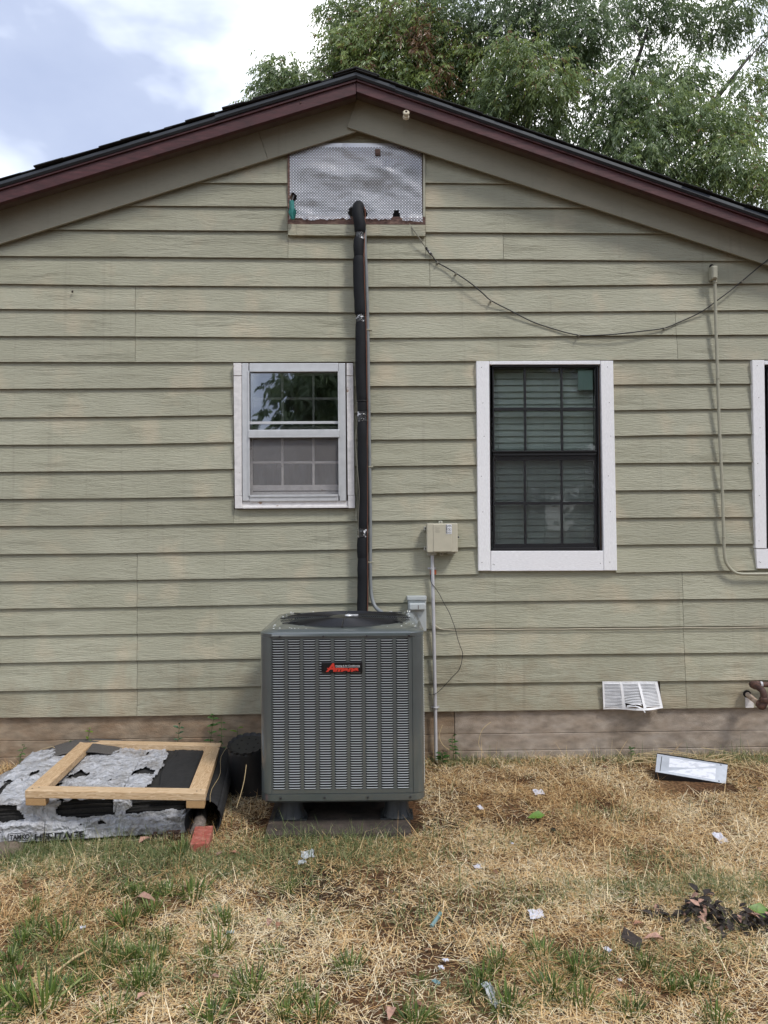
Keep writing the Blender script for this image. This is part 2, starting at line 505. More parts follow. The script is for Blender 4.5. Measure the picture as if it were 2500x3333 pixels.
M['fan'] = mat('fan_blade', (0.05, 0.05, 0.065), 0.38, 0.2)
M['badge'] = mat('badge_black', (0.007, 0.008, 0.010), 0.25)
M['red'] = mat('badge_red', (0.52, 0.035, 0.02), 0.4)
M['silver'] = mat('badge_silver', (0.62, 0.63, 0.65), 0.35, 0.2)
M['foot'] = mat('grey_riser_plastic', (0.022, 0.025, 0.027), 0.5, var=0.1, vscale=8)
M['foam'] = mat('black_pipe_foam', (0.009, 0.010, 0.012), 0.7, spec=0.25, var=0.25, vscale=6, bump=0.25, bscale=40)
M['tape'] = mat('shiny_black_tape', (0.012, 0.012, 0.012), 0.14, 0.0, 0.8, col2=(0.75, 0.77, 0.8), vscale=30, c2lo=0.57, c2hi=0.60, bump=1.0, bscale=45, bdist=0.008)
M['copper'] = mat('copper', (0.16, 0.062, 0.036), 0.5, 0.4, var=0.2, vscale=9)
M['conduit_grey'] = mat('grey_liquidtight', (0.20, 0.215, 0.22), 0.45, var=0.1, vscale=10)
M['pvc'] = mat('light_grey_pvc', (0.46, 0.46, 0.48), 0.42, var=0.06, vscale=8)
M['sagepipe'] = mat('sage_painted_conduit', (0.345, 0.335, 0.255), 0.45, var=0.06, vscale=12)
M['cable'] = mat('black_cable_jacket', (0.015, 0.015, 0.017), 0.5)
M['cable_tan'] = mat('tan_cable_jacket', (0.55, 0.50, 0.38), 0.5)
M['cable_grey'] = mat('grey_cable_jacket', (0.20, 0.19, 0.15), 0.5)
M['disco'] = mat('grey_disconnect_enamel', (0.44, 0.47, 0.47), 0.4, 0.1, var=0.04, vscale=7)
M['ubox'] = mat('beige_box_plastic', (0.47, 0.44, 0.34), 0.5, var=0.04, vscale=9, bump=0.08, bscale=200)
M['uboxd'] = mat('beige_box_plastic_tabs', (0.40, 0.39, 0.33), 0.5)
M['sticker'] = mat('sticker_white', (0.75, 0.76, 0.78), 0.4)
M['ink'] = mat('black_ink', (0.015, 0.015, 0.02), 0.5)
M['ink_soft'] = mat('moulded_lettering', (0.33, 0.31, 0.25), 0.5)
M['orange'] = mat('orange_plastic', (0.45, 0.10, 0.03), 0.5)
M['rust'] = mat('rusty_gas_pipe', (0.060, 0.028, 0.022), 0.7, var=0.4, vscale=22, col2=(0.12, 0.06, 0.04), bump=0.6, bscale=80)
M['palepipe'] = mat('pale_stained_pipe', (0.42, 0.33, 0.25), 0.7, var=0.25, vscale=14, col2=(0.20, 0.09, 0.05), c2lo=0.55, c2hi=0.75)
M['vent'] = mat('white_vent_enamel', (0.76, 0.76, 0.77), 0.42, 0.0, var=0.08, vscale=9)
M['teal'] = mat('teal_plastic', (0.03, 0.20, 0.18), 0.4, var=0.15, vscale=20)
M['ivory'] = mat('ivory_ceramic', (0.62, 0.56, 0.42), 0.3)
M['brownwood'] = mat('old_maroon_wood', (0.10, 0.055, 0.045), 0.85, var=0.4, vscale=14, col2=(0.20, 0.13, 0.10), stretch=(1, 1, 4), bump=0.8, bscale=30)
M['pine_x'] = wood_material('new_pine_x', (0.68, 0.52, 0.34), (0.38, 0.23, 0.11), 12, 'x')
M['pine_y'] = wood_material('new_pine_y', (0.64, 0.47, 0.29), (0.36, 0.21, 0.10), 12, 'y')
M['pine_end'] = wood_material('new_pine_block', (0.46, 0.30, 0.15), (0.31, 0.18, 0.08), 20, 'y')
M['felt'] = mat('black_felt', (0.014, 0.014, 0.015), 0.85, var=0.3, vscale=20, bump=0.6, bscale=120)
M['stackdark'] = mat('bundled_shingles', (0.022, 0.021, 0.020), 0.95, var=0.4, vscale=50, bump=0.9, bscale=160, bdist=0.004)
M['wrap'] = mat('white_wrapper_film', (0.46, 0.47, 0.50), 0.34, 0.0, 0.6, var=0.14, vscale=6, bump=1.0, bscale=16, bdist=0.03, col2=(0.24, 0.22, 0.20), c2lo=0.5, c2hi=0.75, rvar=0.1)
def crumple(m, scale=15.0, strength=0.9, dist=0.02):
    """add flat crumpled facets to a film"""
    nt = m.node_tree; b = nt.nodes['Principled BSDF']
    tcn = N(nt, 'ShaderNodeTexCoord')
    nw = N(nt, 'ShaderNodeTexNoise'); nw.inputs['Scale'].default_value = 9; nw.inputs['Detail'].default_value = 3
    nt.links.new(tcn.outputs['Object'], nw.inputs['Vector'])
    ad = N(nt, 'ShaderNodeVectorMath', operation='MULTIPLY_ADD'); ad.inputs[1].default_value = (0.12, 0.12, 0.12)
    nt.links.new(nw.outputs['Color'], ad.inputs[0]); nt.links.new(tcn.outputs['Object'], ad.inputs[2])
    v = N(nt, 'ShaderNodeTexVoronoi'); v.inputs['Scale'].default_value = scale
    nt.links.new(ad.outputs[0], v.inputs['Vector'])
    v2 = N(nt, 'ShaderNodeTexVoronoi'); v2.inputs['Scale'].default_value = scale*2.7
    nt.links.new(ad.outputs[0], v2.inputs['Vector'])
    h = mth(nt, 'ADD', v.outputs['Distance'], mth(nt, 'MULTIPLY', v2.outputs['Distance'], 0.4))
    bp = N(nt, 'ShaderNodeBump'); bp.inputs['Strength'].default_value = strength; bp.inputs['Distance'].default_value = dist
    nt.links.new(h, bp.inputs['Height'])
    old = [l for l in nt.links if l.to_socket == b.inputs['Normal']]
    if old:
        nt.links.new(old[0].from_socket, bp.inputs['Normal'])
    nt.links.new(bp.outputs[0], b.inputs['Normal'])
crumple(M['wrap'])
M['wrapink'] = mat('wrapper_print', (0.02, 0.02, 0.025), 0.4)
M['wrapblue'] = mat('wrapper_print_blue', (0.18, 0.28, 0.36), 0.4)
M['pot'] = mat('black_pot_plastic', (0.012, 0.012, 0.013), 0.5, var=0.3, vscale=7)
M['brick'] = mat('red_brick', (0.33, 0.085, 0.06), 0.85, var=0.25, vscale=25, col2=(0.42, 0.16, 0.12), bump=0.6, bscale=90)
M['panel'] = mat('grey_cover_panel', (0.42, 0.45, 0.50), 0.4, 0.3, var=0.1, vscale=10)
M['label'] = mat('label_paper', (0.66, 0.68, 0.74), 0.5, col2=(0.50, 0.52, 0.57), vscale=40, c2lo=0.5, c2hi=0.62, stretch=(0.5, 1, 1.6))
M['paper'] = mat('litter_paper', (0.56, 0.56, 0.62), 0.6, var=0.08, vscale=20)
M['paper_grey'] = mat('litter_film', (0.42, 0.45, 0.46), 0.35, var=0.2, vscale=20)
M['leafgreen'] = mat('green_leaf', (0.13, 0.24, 0.035), 0.45, var=0.2, vscale=30, transl=0.25)
crumple(M['paper_grey'], 40.0, 1.0, 0.01)
M['deadleaf'] = mat('dead_leaf', (0.20, 0.10, 0.06), 0.8, var=0.4, vscale=30, objvar=0.3)
M['darkleaf'] = mat('rotten_leaf', (0.030, 0.022, 0.018), 0.8, var=0.5, vscale=30, objvar=0.4)
M['pinkleaf'] = mat('faded_leaf', (0.34, 0.20, 0.15), 0.8, var=0.3, vscale=30, objvar=0.25)
M['soil'] = None
M['bark'] = mat('bark', (0.055, 0.048, 0.042), 0.9, var=0.4, vscale=9, bump=0.9, bscale=25, bdist=0.02, stretch=(1, 1, 0.3))
M['twig'] = mat('twig_bark', (0.16, 0.145, 0.13), 0.8, var=0.3, vscale=9)
M['weed'] = mat('weed_leaf', (0.055, 0.13, 0.03), 0.5, var=0.25, vscale=40, objvar=0.3, transl=0.25)
M['straw1'] = mat('straw_stalk', (0.52, 0.40, 0.22), 0.6)
M['bluestick'] = mat('blue_grey_plastic', (0.16, 0.27, 0.28), 0.5)
M['hole'] = mat('dark_hole', (0.01, 0.008, 0.007), 0.9)

# ================================================================== THE YARD
def soil_material():
    m = bpy.data.materials.new('dry_soil')
    m.use_nodes = True
    nt = m.node_tree
    b = nt.nodes['Principled BSDF']; b.inputs['Roughness'].default_value = 0.95; b.inputs['Specular IOR Level'].default_value = 0.15
    tcn = N(nt, 'ShaderNodeTexCoord')
    n = N(nt, 'ShaderNodeTexNoise'); n.inputs['Scale'].default_value = 1.6; n.inputs['Detail'].default_value = 6
    nt.links.new(tcn.outputs['Object'], n.inputs['Vector'])
    r = ramp(nt, n.outputs['Fac'], [(0.36, (0.045, 0.028, 0.017)), (0.5, (0.115, 0.060, 0.030)), (0.66, (0.18, 0.105, 0.052))])
    n2 = N(nt, 'ShaderNodeTexNoise'); n2.inputs['Scale'].default_value = 70; n2.inputs['Detail'].default_value = 5
    nt.links.new(tcn.outputs['Object'], n2.inputs['Vector'])
    r2 = ramp(nt, n2.outputs['Fac'], [(0.35, 0.45), (0.65, 1.35)])
    c = mixc(nt, 1.0, r.outputs[0], r2.outputs[0], 'MULTIPLY')
    nt.links.new(c, b.inputs['Base Color'])
    bp = N(nt, 'ShaderNodeBump'); bp.inputs['Strength'].default_value = 0.9; bp.inputs['Distance'].default_value = 0.012
    nt.links.new(n2.outputs['Fac'], bp.inputs['Height']); nt.links.new(bp.outputs[0], b.inputs['Normal'])
    return m
M['soil'] = soil_material()
gx = np.concatenate([[-120, -60, -30, -15, -9, -6, -4.5], np.arange(-3.6, 3.61, 0.12), [4.5, 6, 9, 15, 30, 60, 120]])
gy = np.concatenate([[-120, -60, -30, -18, -12, -8, -6], np.arange(-5, 0.3, 0.10), [1, 3, 6, 12, 25, 60, 120]])
gv = [(x, y, gz(x, y)) for y in gy for x in gx]
nx = len(gx)
gf = [(j*nx + i, j*nx + i + 1, (j + 1)*nx + i + 1, (j + 1)*nx + i) for j in range(len(gy) - 1) for i in range(nx - 1)]
gm = MB(); gm.add(gv, gf)
ground = tag(gm.build('ground', M['soil'], smooth='all'), kind='structure')

# ================================================================== THE HOUSE
house = empty('house', (0.0, 0.0, 0.0), 0, 'single storey gabled house end with sage lap siding and maroon rake boards', 'house')
LX, RX = -4.45, 4.3                # ends of the gable wall
# course bottoms, top to bottom, read along the wall: (x, y) pixels of the photograph
CR = [
 [(650, 596), (932, 596.5), (1387, 595.5), (1672, 599)],
 [(410, 670), (932, 673), (1387, 674.5), (1905, 677)],
 [(155, 747.5), (934, 752), (1387, 756), (2169, 761)],
 [(0, 833.7), (400, 835.5), (1195, 842.8), (1550, 844), (2150, 848.9), (2480, 851)],
 [(0, 924), (400, 929.4), (1195, 933.8), (1550, 933), (2150, 926.4), (2480, 922.8)],
 [(0, 1005.8), (400, 1008.7), (1195, 1018), (1550, 1016.8), (2150, 1012), (2480, 1009.3)],
 [(0, 1094), (400, 1094.9), (1195, 1100.2), (1550, 1097.8), (2150, 1090.5), (2480, 1089.4)],
 [(0, 1178.3), (400, 1178.8), (1195, 1177.6), (1550, 1175.4), (2150, 1170.4), (2480, 1170.8)],
 [(0, 1265.9), (400, 1264), (1195, 1256.5), (1550, 1256), (2150, 1250.5), (2480, 1249)],
 [(0, 1359), (400, 1356), (1195, 1344), (1550, 1341.5), (2150, 1333.3), (2480, 1329)],
 [(0, 1447.7), (400, 1445.8), (1195, 1431), (1550, 1428.7), (2150, 1416), (2480, 1412)],
 [(0, 1535.6), (400, 1533), (1195, 1517.3), (1550, 1513), (2150, 1506), (2480, 1504.4)],
 [(0, 1624), (400, 1621.5), (1195, 1607.6), (1550, 1600), (2150, 1595), (2480, 1593)],
 [(0, 1711.8), (400, 1709.3), (1195, 1695.4), (1550, 1689.8), (2150, 1684), (2480, 1682.4)],
 [(0, 1804), (400, 1800), (1195, 1787), (1550, 1780.6), (2150, 1771), (2480, 1770)],
 [(0, 1892), (400, 1888), (1195, 1876), (1550, 1869), (2150, 1861.3), (2480, 1856)],
 [(0, 1981), (400, 1975.8), (840, 1967.4), (1550, 1957.4), (2150, 1950.5), (2480, 1947.4)],
 [(0, 2069.7), (400, 2063), (840, 2054.8), (1550, 2043.9), (2150, 2038.7), (2480, 2036.6)],
 [(0, 2157.6), (400, 2150), (840, 2143), (1550, 2131.5), (2150, 2125.9), (2480, 2122.7)],
 [(0, 2249), (400, 2241.8), (840, 2233), (1550, 2222.5), (1900, 2218.7), (2480, 2213)],
 [(0, 2335.3), (446, 2330), (840, 2323.4), (1550, 2313.6), (1900, 2309), (2480, 2302)],
]
CW = []
for c in CR:
    p = [W(*q, Y=-0.026) for q in c]
    xs = [q.x for q in p]; zs = [q.z for q in p]
    s0 = (zs[-1] - zs[0])/(xs[-1] - xs[0])
    xs = [LX - 0.2] + xs + [RX + 0.2]
    zs = [zs[0] + s0*(xs[0] - xs[1])*0.3] + zs + [zs[-1] + s0*(xs[-1] - xs[-2])*0.3]
    CW.append((np.array(xs), np.array(zs)))
def cz(i, x):
    return float(np.interp(x, *CW[i]))
# rake lines: lower edge of the frieze boards on the wall
fl0, fap, fr1 = W(0, 794, -0.06), W(1161, 428, -0.06), W(2500, 867.5, -0.06)
sL = (fap.z - fl0.z)/(fap.x - fl0.x); sR = (fr1.z - fap.z)/(fr1.x - fap.x)
APX = fap.x
def frz(x):                        # frieze lower edge height
    return fap.z + (x - APX)*(sL if x < APX else sR)

# windows: outline of the casing on the wall (x0, x1, z0, z1)
def wrect(a, b):
    p, q = W(*a), W(*b)
    return (p.x, q.x, q.z, p.z)
WL = wrect((760, 1181), (1153, 1654)); WR = wrect((1552, 1174), (2003, 1858)); WF = wrect((2455, 1172), (2900, 1851))
VT = wrect((936, 464), (1385, 766))     # gable vent panel and its sill
CUTS = [WL, WR, WF, VT]
BV = wrect((1961, 2216), (2150, 2306))  # crawl space vent in the lowest course
JOINT = {3: [1638], 4: [1399], 5: [441], 6: [441, 2199], 7: [441, 2204], 14: [], 15: [447], 16: [447, 2222], 17: [447, 2224], 18: [447, 2226], 19: [447, 2230], 20: [447, 2234], 8: [], 12: []}

def board(i, xa, xb, ztop_lim=None, zbot_lim=None):
    st = sorted(set([xa, xb] + [x for x in CW[i][0] if xa < x < xb]))
    off = 0.115                     # boards run up behind the frieze
    # stations where the board top meets the rake
    def tops(x):
        z = (cz(i - 1, x) + 0.03) if i > 0 else 9.0
        if ztop_lim is not None: z = min(z, ztop_lim)
        return min(z, frz(x) + off)
    def bots(x):
        z = cz(i, x)
        return max(z, zbot_lim) if zbot_lim is not None else z
    fine = list(np.linspace(xa, xb, max(2, int((xb - xa)/0.02))))
    kink = []
    prev = None
    for x in fine:
        st_ = ((cz(i - 1, x) + 0.03) if i > 0 else 9.0) > frz(x) + off
        if prev is not None and st_ != prev: kink.append(x)
        prev = st_
    if xa < APX < xb: kink.append(APX)
    st = sorted(set(st + kink))
    ok = [x for x in fine if tops(x) > bots(x) + 0.004]
    if not ok: return None
    lo, hi = ok[0], ok[-1]
    st = [lo] + [x for x in st if lo + 1e-4 < x < hi - 1e-4] + [hi]
    loops = []
    for x in st:
        zb, zt = bots(x), tops(x)
        full = 0.20
        yb = -0.031
        ybot = yb + (zb - cz(i, x))/full*0.019
        ytop = min(-0.0105, yb + (zt - cz(i, x))/full*0.019)
        loops.append([(x, ybot, zb), (x, ytop, zt), (x, ytop + 0.008, zt), (x, ybot + 0.008, zb)])
    mb = MB(); mb.loft(loops, True, True, True)
    return mb.build('siding_board', M['siding'], house)

for i in range(len(CW)):
    segs = [LX, RX]
    zlo = min(CW[i][1][1:-1]); zhi = max(CW[i - 1][1][1:-1]) if i > 0 else 9
    for c in CUTS + ([BV] if i == 20 else []):
        if c[2] < zhi - 0.02 and c[3] > zlo + 0.02:
            segs += [c[0], c[1]]
    for jx in JOINT.get(i, []):
        segs.append(W(jx, CR[i][0][1] - 40).x)
    segs = sorted(segs)
    for a, b in zip(segs[:-1], segs[1:]):
        g = 0.0012
        a2, b2 = a + g, b - g
        if b2 - a2 < 0.01: continue
        mid = (a + b)/2
        tl = bl = None; skip = False
        zb_, zt_ = cz(i, mid), (cz(i - 1, mid) if i > 0 else frz(mid))
        for c in CUTS + ([BV] if i == 20 else []):
            if c[0] - 1e-3 <= a and b <= c[1] + 1e-3 and c[2] < zt_ and c[3] > zb_:
                if c[2] <= zb_ + 0.012 and c[3] >= zt_ - 0.02: skip = True
                elif c[2] > zb_ + 0.012: tl = c[2] - 0.003
                else: bl = c[3] + 0.003
        if skip: continue
        board(i, a2, b2, tl, bl)

# sheathing with openings, the other walls, floor and ceiling (the rooms behind the windows)
GLZ = {}
OPEN = [wrect((786, 1195), (1128, 1640)), wrect((1592, 1186), (1957, 1794)), wrect((2486, 1186), (2860, 1790)), wrect((945, 510), (1372, 722))]
mb = MB()
xc = sorted(set([LX, RX] + [v for o in OPEN for v in o[:2]])); zc = sorted(set([0.30, 3.0] + [v for o in OPEN[:3] for v in o[2:]]))
for a, b in zip(xc[:-1], xc[1:]):
    for c, d in zip(zc[:-1], zc[1:]):
        if any(o[0] <= (a + b)/2 <= o[1] and o[2] <= (c + d)/2 <= o[3] for o in OPEN): continue
        mb.box(a, b, 0.0, 0.10, c, d)
# gable triangle around the vent opening
vo = OPEN[3]
up = 0.10
def rz(x): return frz(x) + up
mb.prism([(LX, 3.0), (vo[0], 3.0), (vo[0], rz(vo[0])), (LX, rz(LX))], 0.0, 0.10)
mb.prism([(vo[1], 3.0), (RX, 3.0), (RX, rz(RX)), (vo[1], rz(vo[1]))], 0.0, 0.10)
mb.prism([(vo[0], 3.0), (vo[1], 3.0), (vo[1], vo[2]), (vo[0], vo[2])], 0.0, 0.10)
mb.prism([(vo[0], vo[3]), (vo[1], vo[3]), (vo[1], rz(vo[1])), (APX, rz(APX)), (vo[0], rz(vo[0]))], 0.0, 0.10)
mb.build('wall', M['sheath'], house)
D2 = 7.5
mb = MB()
mb.box(LX, LX + 0.12, 0.101, D2, -0.25, 3.05); mb.box(RX - 0.12, RX, 0.101, D2, -0.25, 3.05); mb.box(LX + 0.121, RX - 0.121, D2 - 0.12, D2, -0.25, 3.05)
mb.build('side_wall', M['siding'], house)
mb = MB(); mb.box(LX + 0.122, RX - 0.122, 0.102, D2 - 0.122, 0.40, 0.45); mb.build('floor', M['sheath'], house)
mb = MB(); mb.box(LX + 0.122, RX - 0.122, 0.102, D2 - 0.122, 2.92, 2.96); mb.build('ceiling', M['room'], house)
px = (WL[1] + WR[0])/2
mb = MB(); mb.box(px - 0.05, px + 0.05, 0.102, 3.4, 0.451, 2.919); mb.box(LX + 0.122, RX - 0.122, 3.401, 3.5, 0.451, 2.919); mb.build('partition', M['room'], house)

# foundation: three long lifts of board-formed concrete, stained by red soil on the left
zf = [-0.22, 0.055, 0.165, 0.40]
for k in range(3):
    mb = MB()
    nseg = 30
    x0, x1 = LX + 0.02, W(1480, 2400).x
    loops = []
    for j in range(nseg + 1):
        x = x0 + (x1 - x0)*j/nseg
        y = -0.012 + 0.004*k + 0.004*mnoise.noise((x*3, k*5, 0)) - 0.006*(k == 0)
        dz = 0.006*mnoise.noise((x*2, k*7.1, 3)) if 0 < k else 0
        dz2 = 0.006*mnoise.noise((x*2, (k + 1)*7.1, 3))
        loops.append([(x, y, zf[k] + 0.0008 + dz), (x, y, zf[k + 1] - 0.0008 + dz2), (x, 0.12, zf[k + 1] - 0.0008 + dz2), (x, 0.12, zf[k] + 0.0008 + dz)])
    mb.loft(loops, True, True, True)
    mb.build('foundation_board', M['concrete'], house, bevel=0.003)
    mb = MB(); loops = []
    x0, x1 = x1 + 0.002, RX - 0.02
    for j in range(nseg + 1):
        x = x0 + (x1 - x0)*j/nseg
        y = -0.012 + 0.002*k + 0.005*mnoise.noise((x*3, k*5, 2)) - 0.006*(k == 0)
        dz = 0.004*mnoise.noise((x*2, k*7.1, 3)) if 0 < k else 0
        dz2 = 0.004*mnoise.noise((x*2, (k + 1)*7.1, 3))
        loops.append([(x, y, zf[k] + 0.001 + dz), (x, y, zf[k + 1] - 0.001 + dz2), (x, 0.12, zf[k + 1] - 0.001 + dz2), (x, 0.12, zf[k] + 0.001 + dz)])
    mb.loft(loops, True, True, True)
    mb.build('foundation_board', M['concrete_grey'], house, bevel=0.003)

# frieze boards on the wall under the rake
FH = 0.27                           # height measured plumb
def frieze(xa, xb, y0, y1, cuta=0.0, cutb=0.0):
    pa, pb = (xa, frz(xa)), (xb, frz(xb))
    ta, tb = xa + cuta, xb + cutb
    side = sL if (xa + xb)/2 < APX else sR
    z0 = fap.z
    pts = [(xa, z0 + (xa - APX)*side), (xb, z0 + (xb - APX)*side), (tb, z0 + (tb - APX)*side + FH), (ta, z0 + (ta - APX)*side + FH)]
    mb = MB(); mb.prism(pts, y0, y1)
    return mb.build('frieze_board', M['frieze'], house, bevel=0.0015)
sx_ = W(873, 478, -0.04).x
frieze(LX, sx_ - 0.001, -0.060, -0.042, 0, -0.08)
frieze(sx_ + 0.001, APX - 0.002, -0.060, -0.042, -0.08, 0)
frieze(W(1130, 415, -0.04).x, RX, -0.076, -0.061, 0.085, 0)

# rake boards (maroon), strip, drip edge, soffit
YB = -0.205                         # front of the rake boards
def plane_pts(px, Y): return W(px[0], px[1], Y)
bt0, btA, bt1 = W(0, 613, YB), W(1161, 258.8, YB), W(2500, 722, YB)
bb0, bbA, bb1 = W(0, 661, YB), W(1161, 304, YB), W(2500, 756, YB)
def lineat(p, q, x): return p.z + (q.z - p.z)*(x - p.x)/(q.x - p.x)
for (p, q, pb, qb, xa, xb) in ((bt0, btA, bb0, bbA, LX - 0.35, APX - 0.0015), (btA, bt1, bbA, bb1, APX + 0.0015, RX + 0.35)):
    zt = lambda x: lineat(p, q, x)
    hgt = ((p.z - lineat(pb, qb, p.x)) + (q.z - lineat(pb, qb, q.x)))/2
    zb = lambda x: zt(x) - hgt
    mb = MB(); mb.prism([(xa, zb(xa)), (xb, zb(xb)), (xb, zt(xb)), (xa, zt(xa))], YB, YB + 0.036)
    mb.build('rake_board', M['maroon'], house, bevel=0.002)
    mb = MB(); mb.prism([(xa, zt(xa) - 0.016), (xb, zt(xb) - 0.016), (xb, zt(xb) + 0.001), (xa, zt(xa) + 0.001)], YB - 0.012, YB - 0.001)
    mb.build('rake_strip', M['maroon'], house, bevel=0.0015)
    mb = MB(); mb.prism([(xa, zt(xa) - 0.003), (xb, zt(xb) - 0.003), (xb, zt(xb) + 0.012), (xa, zt(xa) + 0.012)], YB + 0.0362, 0.0)
    mb.prism([(xa, zb(xa) + 0.020), (xb, zb(xb) + 0.020), (xb, zb(xb) + 0.032), (xa, zb(xa) + 0.032)], YB + 0.0362, -0.077)
    mb.build('soffit_board', M['soffit'], house)
ridge_z = lineat(bt0, btA, APX)
rsL = (btA.z - bt0.z)/(btA.x - bt0.x); rsR = (bt1.z - btA.z)/(bt1.x - btA.x)
def rtop(x): return ridge_z + (x - APX)*(rsL if x < APX else rsR)
# drip edge metal in lengths
YD = YB - 0.022
def drip(xa, xb, h, lift=0.0, y=YD):
    mb = MB()
    n = max(2, int(abs(xb - xa)/0.25))
    loops = []
    for j in range(n + 1):
        x = xa + (xb - xa)*j/n
        wv = 0.0025*mnoise.noise((x*4, lift*50, 0))
        z = rtop(x)
        loops.append([(x, y + wv + 0.006, z - 0.004 + lift), (x, y + wv - 0.002, z + lift + h*0.35), (x, y + wv, z + h + lift), (x, 0.05, z + h + lift), (x, 0.05, z + h - 0.002 + lift), (x, y + 0.003 + wv, z + h - 0.003 + lift)])
    mb.loft(loops, True, True, True)
    return mb.build('drip_edge', M['drip'], house)
DH = 0.030
drip(LX - 0.4, W(700, 400, YD).x, DH)
drip(W(700, 400, YD).x, APX - 0.001, DH, 0.004, YD - 0.003)
drip(APX + 0.001, W(1287, 300, YD).x, DH, 0.004, YD - 0.003)
drip(W(1287, 300, YD).x, RX + 0.4, DH)

# roof deck and shingle courses
mb = MB()
for xa, xb in ((LX - 0.4, APX), (APX, RX + 0.4)):
    mb.prism([(xa, rtop(xa) + DH + 0.004), (xb, rtop(xb) + DH + 0.004), (xb, rtop(xb) + DH + 0.016), (xa, rtop(xa) + DH + 0.016)], -0.02, D2 + 0.4)
roof = mb.build('roof', M['sheath'], house)
rng = random.Random(5)
for side in (0, 1):
    s = rsL if side == 0 else rsR
    ang = math.atan(s)
    n = 33
    ev = 0.142*math.cos(ang)
    for k in range(n):
        # k = 0 at the ridge
        xlo = APX - (k + 1)*ev if side == 0 else APX + (k + 1)*ev
        xhi = APX - (k - 0.35)*ev if side == 0 else APX + (k - 0.35)*ev
        if side == 0 and k == 0: xhi = APX
        if side == 1 and k == 0: xhi = APX
        if xlo < LX - 0.45 or xlo > RX + 0.45: break
        zl, zh = rtop(xlo) + DH + 0.017, rtop(xhi) + DH + 0.017
        t = 0.006 + rng.uniform(-0.001, 0.002)
        fy = YD - 0.012 + rng.uniform(-0.008, 0.010)
        if rng.random() < 0.18: fy += 0.014
        c = rng.uniform(0, 0.004)
        mb = MB()
        mb.hexa([(xlo, fy, zl + 0.003 - c), (xhi, fy, zh + 0.0005 - c), (xhi, D2 + 0.42, zh), (xlo, D2 + 0.42, zl + 0.003),
                 (xlo, fy, zl + 0.003 + t - c), (xhi, fy, zh + 0.002 + t*0.5 - c), (xhi, D2 + 0.42, zh + 0.002 + t*0.5), (xlo, D2 + 0.42, zl + 0.003 + t)])
        mb.build('shingle', M['shingle'], roof)
# ridge caps along the ridge
for k in range(24):
    y0 = YD - 0.018 + k*0.33
    mb = MB()
    zr = ridge_z + DH + 0.020 + 0.006
    for sgn, s in ((-1, rsL), (1, -rsR)):
        xe = APX + sgn*0.15
        ze = zr - 0.15*abs(s)
        mb.hexa([(APX, y0, zr), (xe, y0, ze), (xe, y0 + 0.36, ze - 0.006), (APX, y0 + 0.36, zr - 0.006), (APX, y0, zr + 0.008), (xe, y0, ze + 0.008), (xe, y0 + 0.36, ze + 0.001), (APX, y0 + 0.36, zr + 0.001)])
    mb.build('ridge_cap', M['shingle'], roof)
    if k > 22: break
# the lifted shingles near the ridge on the left slope
for (sx, sy, l) in ((880, 330, 0.22), (760, 365, 0.14)):
    p = W(sx, sy, YD)
    z = rtop(p.x) + DH + 0.024
    mb = MB()
    mb.hexa([(p.x - l/2, YD - 0.02, z - l/2*rsL), (p.x + l/2, YD - 0.02, z + l/2*rsL - 0.004), (p.x + l/2, 0.3, z + l/2*rsL - 0.004), (p.x - l/2, 0.3, z - l/2*rsL),
             (p.x - l/2, YD - 0.02, z - l/2*rsL + 0.008), (p.x + l/2, YD - 0.02, z + l/2*rsL + 0.003), (p.x + l/2, 0.3, z + l/2*rsL + 0.004), (p.x - l/2, 0.3, z - l/2*rsL + 0.012)])
    mb.build('shingle', M['shingle'], roof)

# ------------------------------------------------------------------ gable vent: recess, trim, sill
vmb = MB()
a, b = W(940, 500), W(1376, 726)
vmb.box(vo[0], vo[1], 0.101, 0.11, vo[2] - 0.05, vo[3] + 0.05)
vmb.build('vent_backing', M['hole'], house)
def wq(name, pts, y0, y1, m, parent=house, bevel=0.0015):
    q = [W(*p, Y=(y0)) for p in pts]
    mb = MB(); mb.wallquad(*[(p.x, p.z) for p in q], y0, y1)
    return mb.build(name, m, parent, bevel=bevel)
wq('vent_trim', [(936, 729), (1385, 731), (1385, 706), (936, 702)], -0.034, -0.012, M['brownwood'])
wq('vent_trim', [(936, 702), (943, 702), (943, 494), (936, 496)], -0.036, -0.012, M['brownwood'])
wq('vent_trim', [(1377, 706), (1384.5, 706), (1384.5, 497), (1377, 495)], -0.036, -0.012, M['sagepipe'])
wq('vent_sill', [(937.5, 765), (963, 766), (963, 730), (937.5, 729)], -0.046, -0.02, M['siding'])
wq('vent_sill', [(963.6, 766), (1385, 768), (1385, 731.5), (963.6, 730)], -0.046, -0.02, M['siding'])

